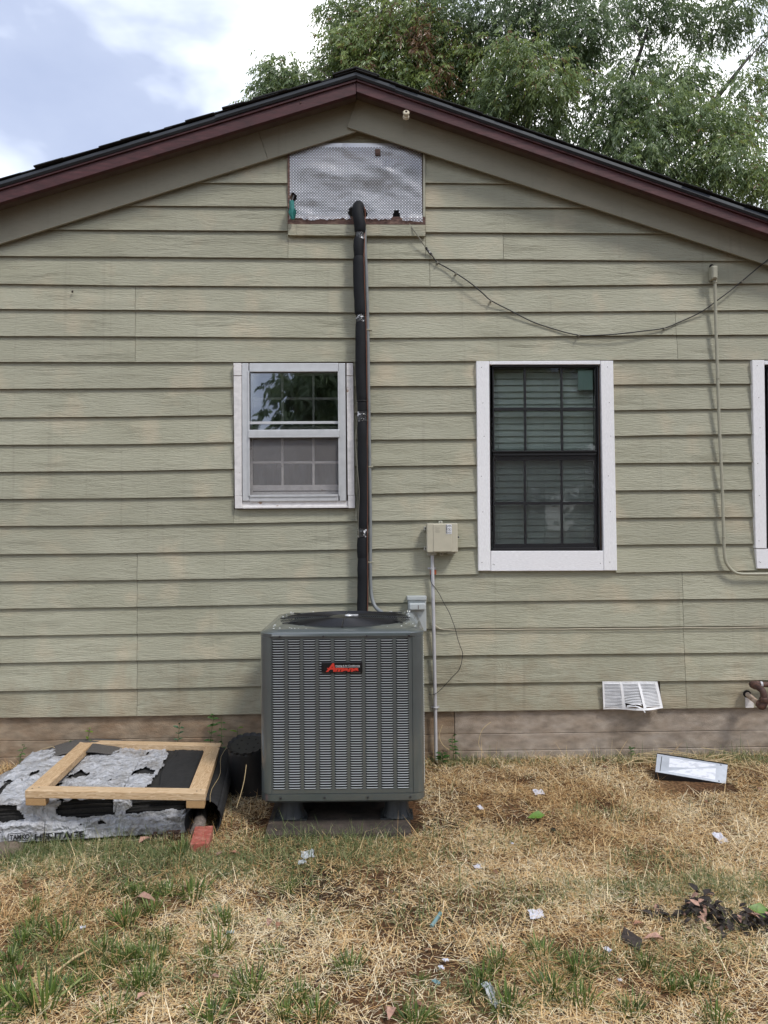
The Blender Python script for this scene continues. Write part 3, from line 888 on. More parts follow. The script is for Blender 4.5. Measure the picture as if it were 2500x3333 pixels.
# ================================================================== WINDOWS
def window_left():
    # mesh of the window itself: the aluminium storm frame
    Yf = -0.052
    P = lambda x, y, Y=Yf: W(x, y, Y)
    def bar(mb, x0, y0, x1, y1, ya, yb):
        p, q = P(x0, y0, ya), P(x1, y1, ya)
        mb.box(min(p.x, q.x), max(p.x, q.x), ya, yb, min(p.z, q.z), max(p.z, q.z))
    mb = MB()
    bar(mb, 787, 1182, 811, 1631, Yf, 0.0); bar(mb, 1102, 1182, 1127, 1631, Yf, 0.0)
    bar(mb, 811.2, 1182, 1101.8, 1208, Yf, 0.0); bar(mb, 811.2, 1613, 1101.8, 1631, Yf, 0.0)
    win = mb.build('window', M['alu'], house, bevel=0.004, seg=2)
    win['label'] = 'small window with aluminium storm frame, flaking white trim and six panes in each sash'
    # inner lip lines of the storm frame
    mb = MB()
    bar(mb, 806, 1207, 813.5, 1614, Yf - 0.006, Yf - 0.0005); bar(mb, 1099.5, 1207, 1107, 1614, Yf - 0.006, Yf - 0.0005)
    bar(mb, 813.6, 1203, 1099.4, 1209, Yf - 0.006, Yf - 0.0005); bar(mb, 813.6, 1611, 1099.4, 1616, Yf - 0.006, Yf - 0.0005)
    mb.build('frame_lip', M['alu'], win, bevel=0.001)
    mb = MB(); bar(mb, 808, 1399, 1106, 1417, Yf - 0.012, -0.002); mb.build('meeting_rail', M['alu'], win, bevel=0.004, seg=2)
    mb = MB(); bar(mb, 808, 1418, 1106, 1423, Yf - 0.014, -0.002); mb.build('meeting_rail', M['alu'], win, bevel=0.001)
    # casing
    for pts in ([(760, 1223), (786, 1223), (787, 1614), (764, 1614)], [(1128, 1223), (1150, 1223), (1154, 1612), (1132, 1612)]):
        q = [W(*p, Y=-0.05) for p in pts]
        mb = MB(); mb.wallquad((q[3].x, q[3].z), (q[2].x, q[2].z), (q[1].x, q[1].z), (q[0].x, q[0].z), -0.05, -0.005)
        mb.build('casing', M['oldwhite'], win, bevel=0.002)
    for pts in ([(759.5, 1181.5), (785.5, 1181.5), (786, 1222), (760, 1222)], [(1128, 1182), (1149.5, 1182), (1150, 1222), (1128, 1222)],
                [(764, 1615), (787.5, 1615), (788, 1655), (764.5, 1655)], [(1133, 1613), (1155, 1613), (1155.5, 1654), (1133, 1654)]):
        q = [W(*p, Y=-0.054) for p in pts]
        mb = MB(); mb.wallquad((q[3].x, q[3].z), (q[2].x, q[2].z), (q[1].x, q[1].z), (q[0].x, q[0].z), -0.054, -0.005)
        mb.build('corner_block', M['oldwhite'], win, bevel=0.002)
    mb = MB(); bar(mb, 788.5, 1632, 1132, 1648, -0.038, 0.0); mb.build('sill', M['oldwhite'], win, bevel=0.002)
    mb = MB(); bar(mb, 788.5, 1648.5, 1132, 1653, -0.060, 0.0); mb.build('sill', M['oldwhite'], win, bevel=0.002)
    # storm glass (upper) and insect screen (lower)
    mb = MB(); bar(mb, 811, 1208, 1102, 1399, -0.030, -0.027); mb.build('pane', M['glass_storm'], win)
    mb = MB(); bar(mb, 811, 1372, 1102, 1379, -0.034, -0.022); mb.build('storm_sash_rail', M['alu'], win, bevel=0.001)
    mb = MB(); p, q = P(811, 1423, -0.036), P(1102, 1613, -0.036)
    mb.add([(p.x, -0.036, q.z), (q.x, -0.036, q.z), (q.x, -0.036, p.z), (p.x, -0.036, p.z)], [(0, 1, 2, 3)])
    mb.build('insect_screen', M['screen_grey'], win)
    # old wooden sash behind: stiles, rails, muntins, panes
    ys = 0.024
    def wbar(x0, y0, x1, y1, nm='muntin', d=0.03):
        mb = MB(); p, q = W(x0, y0, ys), W(x1, y1, ys)
        mb.box(min(p.x, q.x), max(p.x, q.x), ys, ys + d, min(p.z, q.z), max(p.z, q.z))
        mb.build(nm, M['oldwhite'], win, bevel=0.002)
    for (ya, yb, yh) in ((1222, 1388, 1297), (1424, 1579, 1505)):
        for xm in (919, 1020):
            wbar(xm - 4, ya, xm + 4, yb)
        for xa, xb in ((822.5, 914.8), (923.2, 1015.8), (1024.2, 1104)):
            wbar(xa, yh - 3.5, xb, yh + 3.5)
    wbar(805, 1200, 822, 1612, 'sash_stile'); wbar(1104.3, 1200, 1112, 1612, 'sash_stile')
    wbar(822.3, 1200, 1104, 1221.5, 'sash_rail'); wbar(822.3, 1388.5, 1104, 1423.5, 'sash_rail', 0.034)
    wbar(822.3, 1579.5, 1104, 1596, 'sash_rail'); wbar(822.3, 1602, 1104, 1625, 'sash_rail', 0.02)
    for ya, yb, yh in ((1221, 1389, 1297), (1423, 1580, 1505)):
        for xa, xb in ((822, 915), (923, 1016), (1024, 1105)):
            for u, v in ((ya, yh - 3.5), (yh + 3.5, yb)):
                mb = MB(); p, q = W(xa, u, ys + 0.016), W(xb, v, ys + 0.016)
                mb.box(min(p.x, q.x), max(p.x, q.x), ys + 0.013, ys + 0.016, min(p.z, q.z), max(p.z, q.z))
                mb.build('pane', M['glass'], win)
    return win
window_left()
# a pale curtain hanging inside the lower half of the small window
mb = MB()
p, q = W(812, 1395, 0.13), W(1104, 1650, 0.13)
loops = []
for j in range(61):
    t = j/60
    x = p.x + (q.x - p.x)*t
    y = 0.13 + 0.014*math.sin(t*34) + 0.006*math.sin(t*71 + 1)
    loops.append([(x, y, q.z), (x, y, (p.z + q.z)/2 + 0.04), (x, y + 0.001, (p.z + q.z)/2 + 0.04), (x, y + 0.001, q.z)])
mb.loft(loops, True, True, True)
tag(mb.build('curtain', mat('grey_curtain', (0.36, 0.36, 0.40), 0.8), None, smooth=True), 'pale grey short curtain inside the lower half of the small window', 'curtain')

NAILS = []
def window_black(x, lab, blindlabel, full=True):
    """x: dict of pixel positions of the frame"""
    P = W
    def bar(mb, x0, y0, x1, y1, ya, yb):
        p, q = P(x0, y0, ya), P(x1, y1, ya)
        mb.box(min(p.x, q.x), max(p.x, q.x), ya, yb, min(p.z, q.z), max(p.z, q.z))
    fx0, fx1, fy0, fy1, ym0, ym1 = x['f']
    mb = MB(); w_ = 8
    bar(mb, fx0, fy0, fx0 + w_, fy1, -0.032, 0.075); bar(mb, fx1 - w_ - 2, fy0, fx1, fy1, -0.032, 0.075)
    bar(mb, fx0 + w_ + .1, fy0, fx1 - w_ - 2.1, fy0 + 6, -0.032, 0.075); bar(mb, fx0 + w_ + .1, fy1 - 7, fx1 - w_ - 2.1, fy1, -0.032, 0.075)
    win = mb.build('window', M['black_frame'], house, bevel=0.0015)
    win['label'] = lab
    # casing boards
    for k, pts in enumerate(x['casing']):
        yy = -0.047 if k < 2 else -0.043
        q = [W(*p, Y=yy) for p in pts]
        mb = MB(); mb.wallquad((q[3].x, q[3].z), (q[2].x, q[2].z), (q[1].x, q[1].z), (q[0].x, q[0].z), yy, -0.004)
        cs_ = mb.build('casing', M['white'] if k < 2 else M['whiteh'], win, bevel=0.0025)
        for t in ((0.03, 0.2, 0.36, 0.55, 0.72, 0.96) if k < 2 else ((0.02, 0.03, 0.97) if k == 2 else ())):
            a_ = q[0].lerp(q[3], t) if k < 2 else q[0].lerp(q[1], t); b_ = q[1].lerp(q[2], t) if k < 2 else q[3].lerp(q[2], t)
            c_ = a_.lerp(b_, 0.3 + 0.4*((t*7.3 + k*.37) % 1))
            NAILS.append((c_.x, yy - 0.0008, c_.z))
    gx0, gx1 = fx0 + w_ + 0.5, fx1 - w_ - 2.5
    # upper sash (outer) and lower sash (inner)
    for nm, ya, yb, top, bot, sc in (('upper_sash', -0.016, 0.012, fy0 + 6.5, ym0 + 12, False), ('lower_sash', 0.016, 0.044, ym0 + 4, fy1 - 7.5, True)):
        mb = MB(); r = 9 if sc else 7
        bar(mb, gx0, top, gx0 + r, bot, ya, yb); bar(mb, gx1 - r, top, gx1, bot, ya, yb)
        bar(mb, gx0 + r + .1, top, gx1 - r - .1, top + (26 if sc else 4), ya, yb); bar(mb, gx0 + r + .1, bot - (14 if sc else 12), gx1 - r - .1, bot, ya, yb)
        sash = mb.build(nm, M['black_frame'], win, bevel=0.001)
        t2, b2 = top + (26 if sc else 4), bot - (14 if sc else 12)
        for xm in x['mv']:
            mb = MB(); bar(mb, xm - 4.6, t2 + .2, xm + 4.6, b2 - .2, ya + 0.002, yb - 0.006); mb.build('muntin', M['black_frame'], win)
        yh = x['mh'][1 if sc else 0]
        vx = [gx0 + r] + [v for v in x['mv']] + [gx1 - r]
        for k in range(len(vx) - 1):
            a_, b_ = vx[k] + (3.8 if k else 0.2), vx[k + 1] - (3.8 if k < len(vx) - 2 else 0.2)
            mb = MB(); bar(mb, a_, yh - 4.4, b_, yh + 4.4, ya + 0.002, yb - 0.006); mb.build('muntin', M['black_frame'], win)
            for u, v in ((t2, yh - 3.7), (yh + 3.7, b2)):
                mb = MB(); bar(mb, a_, u, b_, v, ya + 0.008, ya + 0.012); mb.build('pane', M['glass'], win)
    mb = MB(); bar(mb, gx0, ym0, gx1, ym0 + 3, -0.030, -0.0165); mb.build('sash_rail', M['black_frame'], win, bevel=0.001)
    # insect screen over the lower half
    p, q = P(gx0 + 1, ym0 + 12, -0.022), P(gx1 - 1, fy1 - 8, -0.022)
    mb = MB(); mb.add([(p.x, -0.022, q.z), (q.x, -0.022, q.z), (q.x, -0.022, p.z), (p.x, -0.022, p.z)], [(0, 1, 2, 3)])
    mb.build('insect_screen', M['screen_black'], win)
    mb = MB(); bar(mb, gx0, ym0 + 10, gx0 + 3, fy1 - 8, -0.026, -0.0225); bar(mb, gx1 - 3, ym0 + 10, gx1, fy1 - 8, -0.026, -0.0225); bar(mb, gx0 + 3.1, ym0 + 10, gx1 - 3.1, ym0 + 14, -0.026, -0.0225)
    mb.build('screen_frame', M['black_frame'], win)
    # blind
    bl = empty('window_blind', W((fx0 + fx1)/2, fy1, 0.115), 0, blindlabel, 'blind', 'blinds inside the black windows')
    bx0, bx1 = x['blind']
    y = fy0 + 4; k = 0
    mb = MB(); bar(mb, bx0, fy0 - 6, bx1, fy0 + 10, 0.095, 0.14); mb.build('head_rail', M['blind'], bl)
    y = fy0 + 18
    rr = random.Random(3)
    while y < fy1 + 14:
        p, q = P(bx0, y, 0.115), P(bx1, y, 0.115)
        hh = 0.0248; tilt = R(68) + rr.uniform(-0.05, 0.05)
        if y < fy0 + 120: tilt = R(60) + rr.uniform(-0.1, 0.1)
        c = Vector(((p.x + q.x)/2, 0.092, p.z))
        mb = MB(); mb.obox(c, (abs(q.x - p.x)/2, 0, rr.uniform(-.001, .001)), (0, math.cos(tilt)*hh, math.sin(tilt)*hh), (0, -math.sin(tilt)*0.0012, math.cos(tilt)*0.0012))
        mb.build('slat', M['blind'], bl)
        y += 20.6; k += 1
    for fx in (0.055, 0.5, 0.9):
        p, q = P(bx0 + (bx1 - bx0)*fx, fy0, 0.09), P(bx0 + (bx1 - bx0)*fx, fy1 + 10, 0.09)
        mb = MB(); mb.tube([(p.x, 0.068, p.z), (p.x + 0.002, 0.067, (p.z + q.z)/2), (p.x, 0.068, q.z)], 0.0012, 5)
        mb.build('ladder_cord', M['blind'], bl)
    return win
window_black(dict(f=(1594, 1954, 1187, 1792, 1467, 1499), mv=(1709.5, 1829), mh=(1331, 1638), blind=(1600, 1928),
    casing=[[(1550.5, 1175.5), (1592.5, 1175.5), (1597, 1858), (1557, 1858)], [(1955.5, 1174), (1996, 1174), (2009, 1857), (1966, 1857)],
            [(1597.8, 1793.5), (1965.2, 1793), (1965.4, 1857.5), (1597.8, 1859)], [(1593.3, 1175.5), (1954.8, 1173.5), (1954.8, 1186), (1593.3, 1186.5)]]),
    'black single hung window with white casing, blinds and a paper in the upper corner', 'pale horizontal blind behind the black window beside the beige box')
p, q = W(1883, 1203, 0.003), W(1931, 1268, 0.003)
mb = MB(); mb.box(p.x, q.x, 0.013, 0.0145, q.z, p.z)
tag(mb.build('paper_sheet', mat('pale_teal_paper', (0.36, 0.50, 0.46), 0.7)), 'small pale green paper taped inside the upper right pane of the black window', 'paper')
window_black(dict(f=(2488, 2848, 1187, 1790, 1467, 1499), mv=(2603.5, 2723), mh=(1331, 1638), blind=(2494, 2822),
    casing=[[(2448.6, 1172), (2488.4, 1172), (2496, 1785), (2459.5, 1785)], [(2849, 1172), (2890, 1172), (2900, 1851), (2862, 1851)],
            [(2460.5, 1786.5), (2861, 1786.5), (2861, 1851), (2464.5, 1851)], [(2489, 1174), (2848.5, 1173.5), (2848.5, 1186), (2489, 1186.5)]]),
    'second black window with white casing, mostly beyond the right edge of the photograph', 'pale horizontal blind behind the window at the right edge')

for nx_, ny_, nz_ in NAILS:
    mb = MB(); mb.obox((nx_, ny_, nz_), (0.0022, 0, 0.0004), (0, 0.0006, 0), (0, 0, 0.002)); mb.build('nail_hole', M['hole'], house)

# ================================================================== THE AIR CONDITIONER
YF = -1.04
aL, aR = W(847, 2300, YF), W(1388, 2300, YF)
ACW = (aR.x - aL.x)/2
acx = (aL.x + aR.x)/2
zb_ac = W(1118, 2606, YF).z; zt_ac = W(1118, 2049, YF).z
AH = zt_ac - zb_ac
ac = empty('air_conditioner', (acx, YF + ACW, zb_ac), -R(1.0), 'large grey outdoor air conditioner with louvred sides standing below the black pipe', 'air conditioner')
def AP(name, mb, m, smooth=False, bevel=0.0, seg=1, parent=None):
    if parent is not None:
        o = mb.build(name, m, None, smooth, bevel, seg)
        o.parent = parent
        return o
    return mb.build(name, m, ac, smooth, bevel, seg, local=True)
Wd = ACW - 0.004                    # half width of the cabinet
def rrect(h, r, z, n=14, cx=0, cy=0, hy=None):
    hy = hy or h
    pts = []
    for qx, qy, a0 in ((1, 1, 0), (-1, 1, 90), (-1, -1, 180), (1, -1, 270)):
        for j in range(n):
            a = R(a0 + 90*j/(n - 1))
            pts.append(Vector((cx + qx*(h - r) + r*math.cos(a), cy + qy*(hy - r) + r*math.sin(a), z)))
    return pts
# base pan
mb = MB()
mb.loft([rrect(Wd - 0.012, 0.05, -0.012), rrect(Wd + 0.002, 0.065, 0.0), rrect(Wd + 0.003, 0.066, 0.034), rrect(Wd - 0.006, 0.06, 0.036)], True, True, True)
AP('base_pan', mb, M['ac'], smooth=True)
mb = MB(); mb.loft([rrect(Wd - 0.09, 0.05, -0.03), rrect(Wd - 0.06, 0.06, -0.013)], True, True, True)
AP('drain_pan', mb, M['ac_dark'])
ZL, ZU = 0.037, AH - 0.038          # cabinet from base pan to top cap
CR_ = 0.047
# corner posts
for k in range(4):
    rot = Matrix.Rotation(R(90*k), 3, 'Z')
    loops = []
    wl = 0.045 if k != 3 else 0.052
    fa = {0: 0.0125, 3: 0.0145}.get(k, 0.0125); prof = [(Wd - CR_ - fa, -Wd), (Wd - CR_, -Wd)]
    for j in range(1, 10):
        a = R(-90 + 10*j)
        prof.append((Wd - CR_ + CR_*math.cos(a), -Wd + CR_ + CR_*math.sin(a)))
    prof += [(Wd, -Wd + CR_ + 0.0125)]
    inn = [(x*0.985, y*0.985) for x, y in reversed(prof)]
    ring = prof + inn
    mb = MB(); mb.loft([[rot @ Vector((x, y, z)) for x, y in ring] for z in (ZL, ZU)], True, True, True)
    AP('corner_post', mb, M['ac'], smooth=True)
# louvred panels: frame with nine columns of slots on each side
PX = Wd - CR_ - 0.0155               # half width of a panel
NC, NR = 9, 60
colw = 0.0645
pit = 2*PX*0.985/NC
zl0, zl1 = ZL + 0.022, ZU - 0.012
pr = (zl1 - zl0)/NR
def colx(c): return -0.333 + 0.0813*c
def panel_frame(mb, rot, inset=0.0):
    y = -Wd + inset
    xs = [-PX]
    for c in range(NC):
        xs += [colx(c) - colw/2, colx(c) + colw/2]
    xs.append(PX)
    def bx(x0, x1, z0, z1):
        c = [(x0, y, z0), (x1, y, z0), (x1, y + 0.003, z0), (x0, y + 0.003, z0), (x0, y, z1), (x1, y, z1), (x1, y + 0.003, z1), (x0, y + 0.003, z1)]
        mb.hexa([rot @ Vector(p) for p in c])
    for k in range(0, len(xs), 2):
        bx(xs[k], xs[k + 1], zl0 + 0.0002, zl1 - 0.0002)
    bx(-PX, PX, ZL, zl0); bx(-PX, PX, zl1, ZU)
def slat_geo(c, r, rot):
    """one louvre blade: hooded lip turned out, ends rounded down"""
    cx_ = colx(c); z = zl0 + pr*(r + 0.42)
    hw = colw/2 - 0.0008
    xs = [-hw, -hw + 0.006, hw - 0.006, hw]
    dz = [0.0018, 0, 0, 0.0018]; dy = [0.004, 0, 0, 0.004]
    top_in, top_out, lip = [], [], []
    vs = []
    for x, a, b in zip(xs, dz, dy):
        vs += [Vector((cx_ + x, -Wd + 0.0035, z + 0.0012)), Vector((cx_ + x, -Wd - 0.0045 + b, z + 0.0008 + a)), Vector((cx_ + x, -Wd - 0.0045 + b, z - 0.0006 + a)), Vector((cx_ + x, -Wd + 0.0035, z + 0.0002))]
    fs = []
    for j in range(3):
        for q in range(4):
            fs.append((j*4 + q, j*4 + (q + 1) % 4, (j + 1)*4 + (q + 1) % 4, (j + 1)*4 + q))
    fs += [(3, 2, 1, 0), (12, 13, 14, 15)]
    return [rot @ v for v in vs], fs
I3 = Matrix.Identity(3)
mb = MB(); panel_frame(mb, I3)
fpan = AP('front_panel', mb, M['ac'], bevel=0.0006)
badge_c = (W(1118, 2180, YF).x - acx, W(1118, 2172, YF).z - zb_ac)
first = None; rest = MB(); cnt = 0
for r in range(NR - 1, -1, -1):
    for c in range(NC):
        vs, fs = slat_geo(c, r, I3)
        if cnt < 297:
            m_ = MB(); m_.add(vs, fs)
            if first is None:
                o = m_.build('louvre_slat', M['ac_lou'], None); o.parent = fpan
                first = (o, colx(c), r)
            else:
                o = first[0].copy(); COL.objects.link(o); o.parent = fpan
                o.location = (colx(c) - first[1], 0, pr*(r - first[2]))
            cnt += 1
        else:
            rest.add(vs, fs)
o = rest.build('lower_louvre_slats', M['ac_lou'], None); o.parent = fpan; o['kind'] = 'stuff'
for k in (1, 2, 3):
    rot = Matrix.Rotation(R(90*k), 3, 'Z')
    mb = MB(); panel_frame(mb, rot)
    sp = AP('side_panel', mb, M['ac'])
    mb = MB()
    for r in range(NR):
        for c in range(NC):
            mb.add(*slat_geo(c, r, rot))
    o = mb.build('side_louvre_slats', M['ac_lou'], None); o.parent = sp; o['kind'] = 'stuff'
# dark coil inside
mb = MB(); h = Wd - 0.024
mb.loft([rrect(h, 0.05, ZL), rrect(h, 0.05, ZU - 0.02)], True, True, False)
AP('coil', mb, M['ac_dark'])
# seam line right of the louvres
# top cap with a round opening
def sq2circ(t, rad, z, n=14):
    base = rrect(Wd, 0.10, z, n); out = []
    for p in base:
        a = math.atan2(p.y, p.x)
        c = Vector((rad*math.cos(a), rad*math.sin(a), z))
        out.append(p.lerp(c, t))
    return out
mb = MB()
FR = 0.382
T0 = AH
mb.loft([rrect(Wd - 0.004, 0.07, ZU - 0.002), rrect(Wd + 0.005, 0.075, ZU + 0.0005), rrect(Wd + 0.006, 0.078, ZU + 0.018), rrect(Wd + 0.003, 0.080, ZU + 0.0225), rrect(Wd - 0.034, 0.092, T0 - 0.0035), rrect(Wd - 0.040, 0.095, T0 - 0.002),
         sq2circ(0.55, FR + 0.008, T0 + 0.001), sq2circ(1.0, FR + 0.010, T0 + 0.004), sq2circ(1.0, FR + 0.003, T0 + 0.007), sq2circ(1.0, FR - 0.004, T0 + 0.002), sq2circ(1.0, FR - 0.008, T0 - 0.06)], True)
cap = AP('top_cap', mb, M['ac'], smooth=True)
# water drops beaded on the cap
rg = random.Random(11)
mb = MB()
for _ in range(230):
    x, y = rg.uniform(-Wd + .04, Wd - .04), rg.uniform(-Wd + .04, Wd - .04)
    if math.hypot(x, y) < FR + 0.012: continue
    r = rg.uniform(0.002, 0.0055)
    mb.lathe([(r, 0), (r*0.8, r*0.28), (r*0.35, r*0.42)], (x, y, T0 + 0.0007), 7)
o = mb.build('water_drops', mat('water_bead', (0.75, 0.78, 0.8), 0.08, 0.0, 0.9), None); o.parent = cap; o['kind'] = 'stuff'
# wire fan guard
mb = MB()
def ring(rad, z, wr=0.0016, n=56):
    loops = []
    for j in range(n + 1):
        a = 2*math.pi*j/n
        c = Vector((rad*math.cos(a), rad*math.sin(a), z)); u = Vector((math.cos(a), math.sin(a), 0))
        loops.append([c + u*wr, c + Vector((0, 0, wr)), c - u*wr, c - Vector((0, 0, wr))])
    mb.loft(loops, True)
for k in range(24):
    ring(0.085 + (FR - 0.012 - 0.085)*k/23, T0 + 0.006 + 0.010*(1 - (k/23)**2))
guard = AP('fan_guard', mb, M['grille'], smooth=True)
for k in range(4):
    a = R(45*0 + 90*k)
    d = Vector((math.cos(a), math.sin(a), 0))
    m_ = MB(); m_.tube([d*0.06 + Vector((0, 0, T0 + 0.018)), d*0.22 + Vector((0, 0, T0 + 0.0145)), d*(FR - 0.004) + Vector((0, 0, T0 + 0.0075))], 0.0032, 6)
    o = m_.build('guard_spoke', M['grille'], None); o.parent = guard
for a in (R(36), R(144), R(216), R(324)):
    d = Vector((math.cos(a), math.sin(a), 0)); e = Vector((-d.y, d.x, 0))
    m_ = MB(); m_.tube([d*(FR - 0.05) + e*0.02 + Vector((0, 0, T0 + 0.014)), d*(FR + 0.0) + Vector((0, 0, T0 + 0.011)), d*(FR + 0.028) - e*0.008 + Vector((0, 0, T0 + 0.008))], 0.0035, 6)
    o = m_.build('guard_clip', M['grille'], None); o.parent = guard
m_ = MB(); m_.lathe([(0.095, 0), (0.098, 0.004), (0.06, 0.010), (0.02, 0.012)], (0, 0, T0 + 0.012), 28)
AP('motor_plate', m_, M['grille'], smooth=True)
m_ = MB(); m_.lathe([(0.024, 0), (0.02, 0.006), (0.008, 0.009)], (0.02, -0.01, T0 + 0.022), 12)
m_.box(0.03, 0.075, -0.02, 0.012, T0 + 0.0215, T0 + 0.0275)
AP('motor_bracket', m_, M['silver'], smooth=True)
# fan below the guard
m_ = MB(); m_.lathe([(0.07, -0.02), (0.07, 0.02)], (0, 0, T0 - 0.055), 20)
fan = AP('fan_hub', m_, M['fan'])
for k in range(3):
    a0 = R(120*k + 68)
    loops = []
    for j in range(9):
        rr_ = 0.06 + 0.29*j/8
        wdt = 0.5 + 0.16*math.sin(j/8*math.pi)
        lp = []
        for i in range(9):
            a = a0 + wdt*(i/8 - 0.5)*2*(0.85)
            lp.append(Vector((rr_*math.cos(a), rr_*math.sin(a), T0 - 0.05 + 0.055*(i/8 - 0.5))))
        loops.append(lp)
    m_ = MB(); m_.loft(loops, False)
    o = m_.build('fan_blade', M['fan'], None, smooth='all'); o.parent = fan
# badge and its lettering
bw, bh = 0.1075, 0.0288
by = -Wd - 0.0065
m_ = MB(); m_.box(badge_c[0] - bw/1, badge_c[0] + bw/1, by - 0.004, by + 0.006, badge_c[1] - bh, badge_c[1] + bh)
badge = AP('badge', m_, M['badge'], bevel=0.004, seg=2)
def letter(body, size, cx_, cz_, m, y, parent, shear=0.0, offset=0.0, wid=None, hgt=None, mw=None, name='lettering'):
    me = text_mesh(body, size, shear, offset)
    co = np.empty(len(me.vertices)*3); me.vertices.foreach_get('co', co); co = co.reshape(-1, 3)
    co[:, 0] -= (co[:, 0].min() + co[:, 0].max())/2; co[:, 1] -= (co[:, 1].min() + co[:, 1].max())/2
    if wid: co[:, 0] *= wid/(co[:, 0].max() - co[:, 0].min())
    if hgt: co[:, 1] *= hgt/(co[:, 1].max() - co[:, 1].min())
    out = np.stack([co[:, 0] + cx_, np.full(len(co), y), co[:, 1] + cz_], 1)
    if mw is not None:
        out = np.array([tuple(mw @ Vector(v)) for v in out])
    me.vertices.foreach_set('co', out.ravel()); me.update()
    o = mkobj(name, me, m, None)
    if parent is not None: o.parent = parent
    return o
letter('A', 0.06, badge_c[0] - 0.0590, badge_c[1] + 0.0005, M['red'], by - 0.0046, badge, 0.28, 0.0022, 0.052, 0.0455)
letter('mana', 0.04, badge_c[0] + 0.0235, badge_c[1] - 0.0125, M['red'], by - 0.0046, badge, 0.28, 0.0021, 0.128, 0.0195)
m_ = MB(); m_.box(badge_c[0] - 0.078, badge_c[0] + 0.012, by - 0.0050, by - 0.0043, badge_c[1] - 0.0055, badge_c[1] - 0.0015)
o = m_.build('lettering', M['red'], None); o.parent = badge
letter('Heating & Air Conditioning', 0.012, badge_c[0] + 0.030, badge_c[1] + 0.0085, M['silver'], by - 0.0046, badge, 0.1, 0.0002, 0.128, 0.0098)
m_ = MB(); m_.box(badge_c[0] - 0.033, badge_c[0] + 0.094, by - 0.0050, by - 0.0043, badge_c[1] + 0.0012, badge_c[1] + 0.0026)
o = m_.build('lettering', M['silver'], None); o.parent = badge
# screws
mat_screw = mat('screw_steel', (0.05, 0.05, 0.055), 0.35, 0.6)
AX = Matrix.Rotation(R(90), 3, 'X')
for z, yo in ((ZU + 0.004, 0.006), (0.016, 0.003)):
    for xx in (-0.325, -0.095, 0.132, 0.355):
        m_ = MB(); m_.lathe([(0.0062, 0), (0.0058, 0.004), (0.003, 0.005)], (xx, -Wd - yo, z), 10, AX)
        AP('screw', m_, mat_screw)
# risers
for xx, yy in ((-0.285, -0.29), (0.285, -0.29), (-0.285, 0.30), (0.285, 0.30)):
    zf_ = -0.012
    base = W(1118, 2676, YF + 0.05).z - zb_ac
    m_ = MB()
    m_.box(xx - 0.088, xx + 0.088, yy - 0.07, yy + 0.07, base, base + 0.008)
    m_.lathe([(0.080, base + 0.008), (0.066, base + 0.04), (0.058, -0.0125)], (xx, yy, 0), 20)
    for j in range(10):
        a = 2*math.pi*j/10
        d = Vector((math.cos(a), math.sin(a), 0)); e = Vector((-d.y, d.x, 0))*0.002
        c0 = Vector((xx, yy, 0))
        p1 = c0 + d*0.086 + Vector((0, 0, base + 0.008)); p2 = c0 + d*0.062 + Vector((0, 0, base + 0.05)); p3 = c0 + d*0.062 + Vector((0, 0, base + 0.008))
        m_.add([p1 - e, p3 - e, p2 - e, p1 + e, p3 + e, p2 + e], [(0, 1, 2), (5, 4, 3), (0, 2, 5, 3), (1, 0, 3, 4), (2, 1, 4, 5)])
    AP('riser', m_, M['foot'], smooth=True)
# old timber-edged slab under the risers
sb = base + zb_ac
p0, p1 = W(862, 2700, YF - 0.08), W(1340, 2700, YF - 0.08)
def sslab():
    mb = MB()
    n = 40; loops = []
    for j in range(n + 1):
        t = j/n; x = p0.x + (p1.x - p0.x)*t
        e = min(t, 1 - t); ed = 0.02*max(0, 1 - e*25)**2
        w1 = 0.012*mnoise.noise((x*9, 1, 0)); w2 = 0.008*mnoise.noise((x*7, 5, 0)); w3 = 0.014*mnoise.noise((x*11, 9, 0))
        loops.append([(x, YF - 0.065 + w1 + ed, sb - 0.14), (x, YF - 0.082 + w1 + ed, sb - 0.05 + w3), (x, YF - 0.074 + w1 + ed, sb - 0.012 + w2*0.6), (x, YF - 0.045 + ed + w3, sb - 0.004 + w2*0.3),
                      (x, YF + 0.05, sb - 0.001), (x, YF + 0.85, sb - 0.001), (x, YF + 0.90, sb - 0.14)])
    mb.loft(loops, True, True, True)
    return mb.build('mounting_slab', M['slab'], None, smooth=True)
tag(sslab(), 'weathered brown rough slab on the ground under the air conditioner', 'slab')

# ================================================================== PIPES AND BOXES ON THE WALL
def pts(lst, Y):
    out = []
    for q in lst:
        out.append(W(q[0], q[1], q[2] if len(q) > 2 else Y))
    return out
def smoothline(ps, sub=5):
    """Catmull-Rom through the points"""
    ps = [Vector(p) for p in ps]; out = []
    for i in range(len(ps) - 1):
        p0_, p1_, p2_, p3_ = ps[max(i - 1, 0)], ps[i], ps[i + 1], ps[min(i + 2, len(ps) - 1)]
        for k in range(sub):
            t = k/sub
            out.append(0.5*((2*p1_) + (p2_ - p0_)*t + (2*p0_ - 5*p1_ + 4*p2_ - p3_)*t*t + (3*p1_ - p0_ - 3*p2_ + p3_)*t**3))
    out.append(ps[-1])
    return out
ls = empty('insulated_pipe', W(1180, 1985, -0.09), 0, 'thick black foam insulated refrigerant pipe running down the wall to the air conditioner', 'pipe')
YL = -0.085
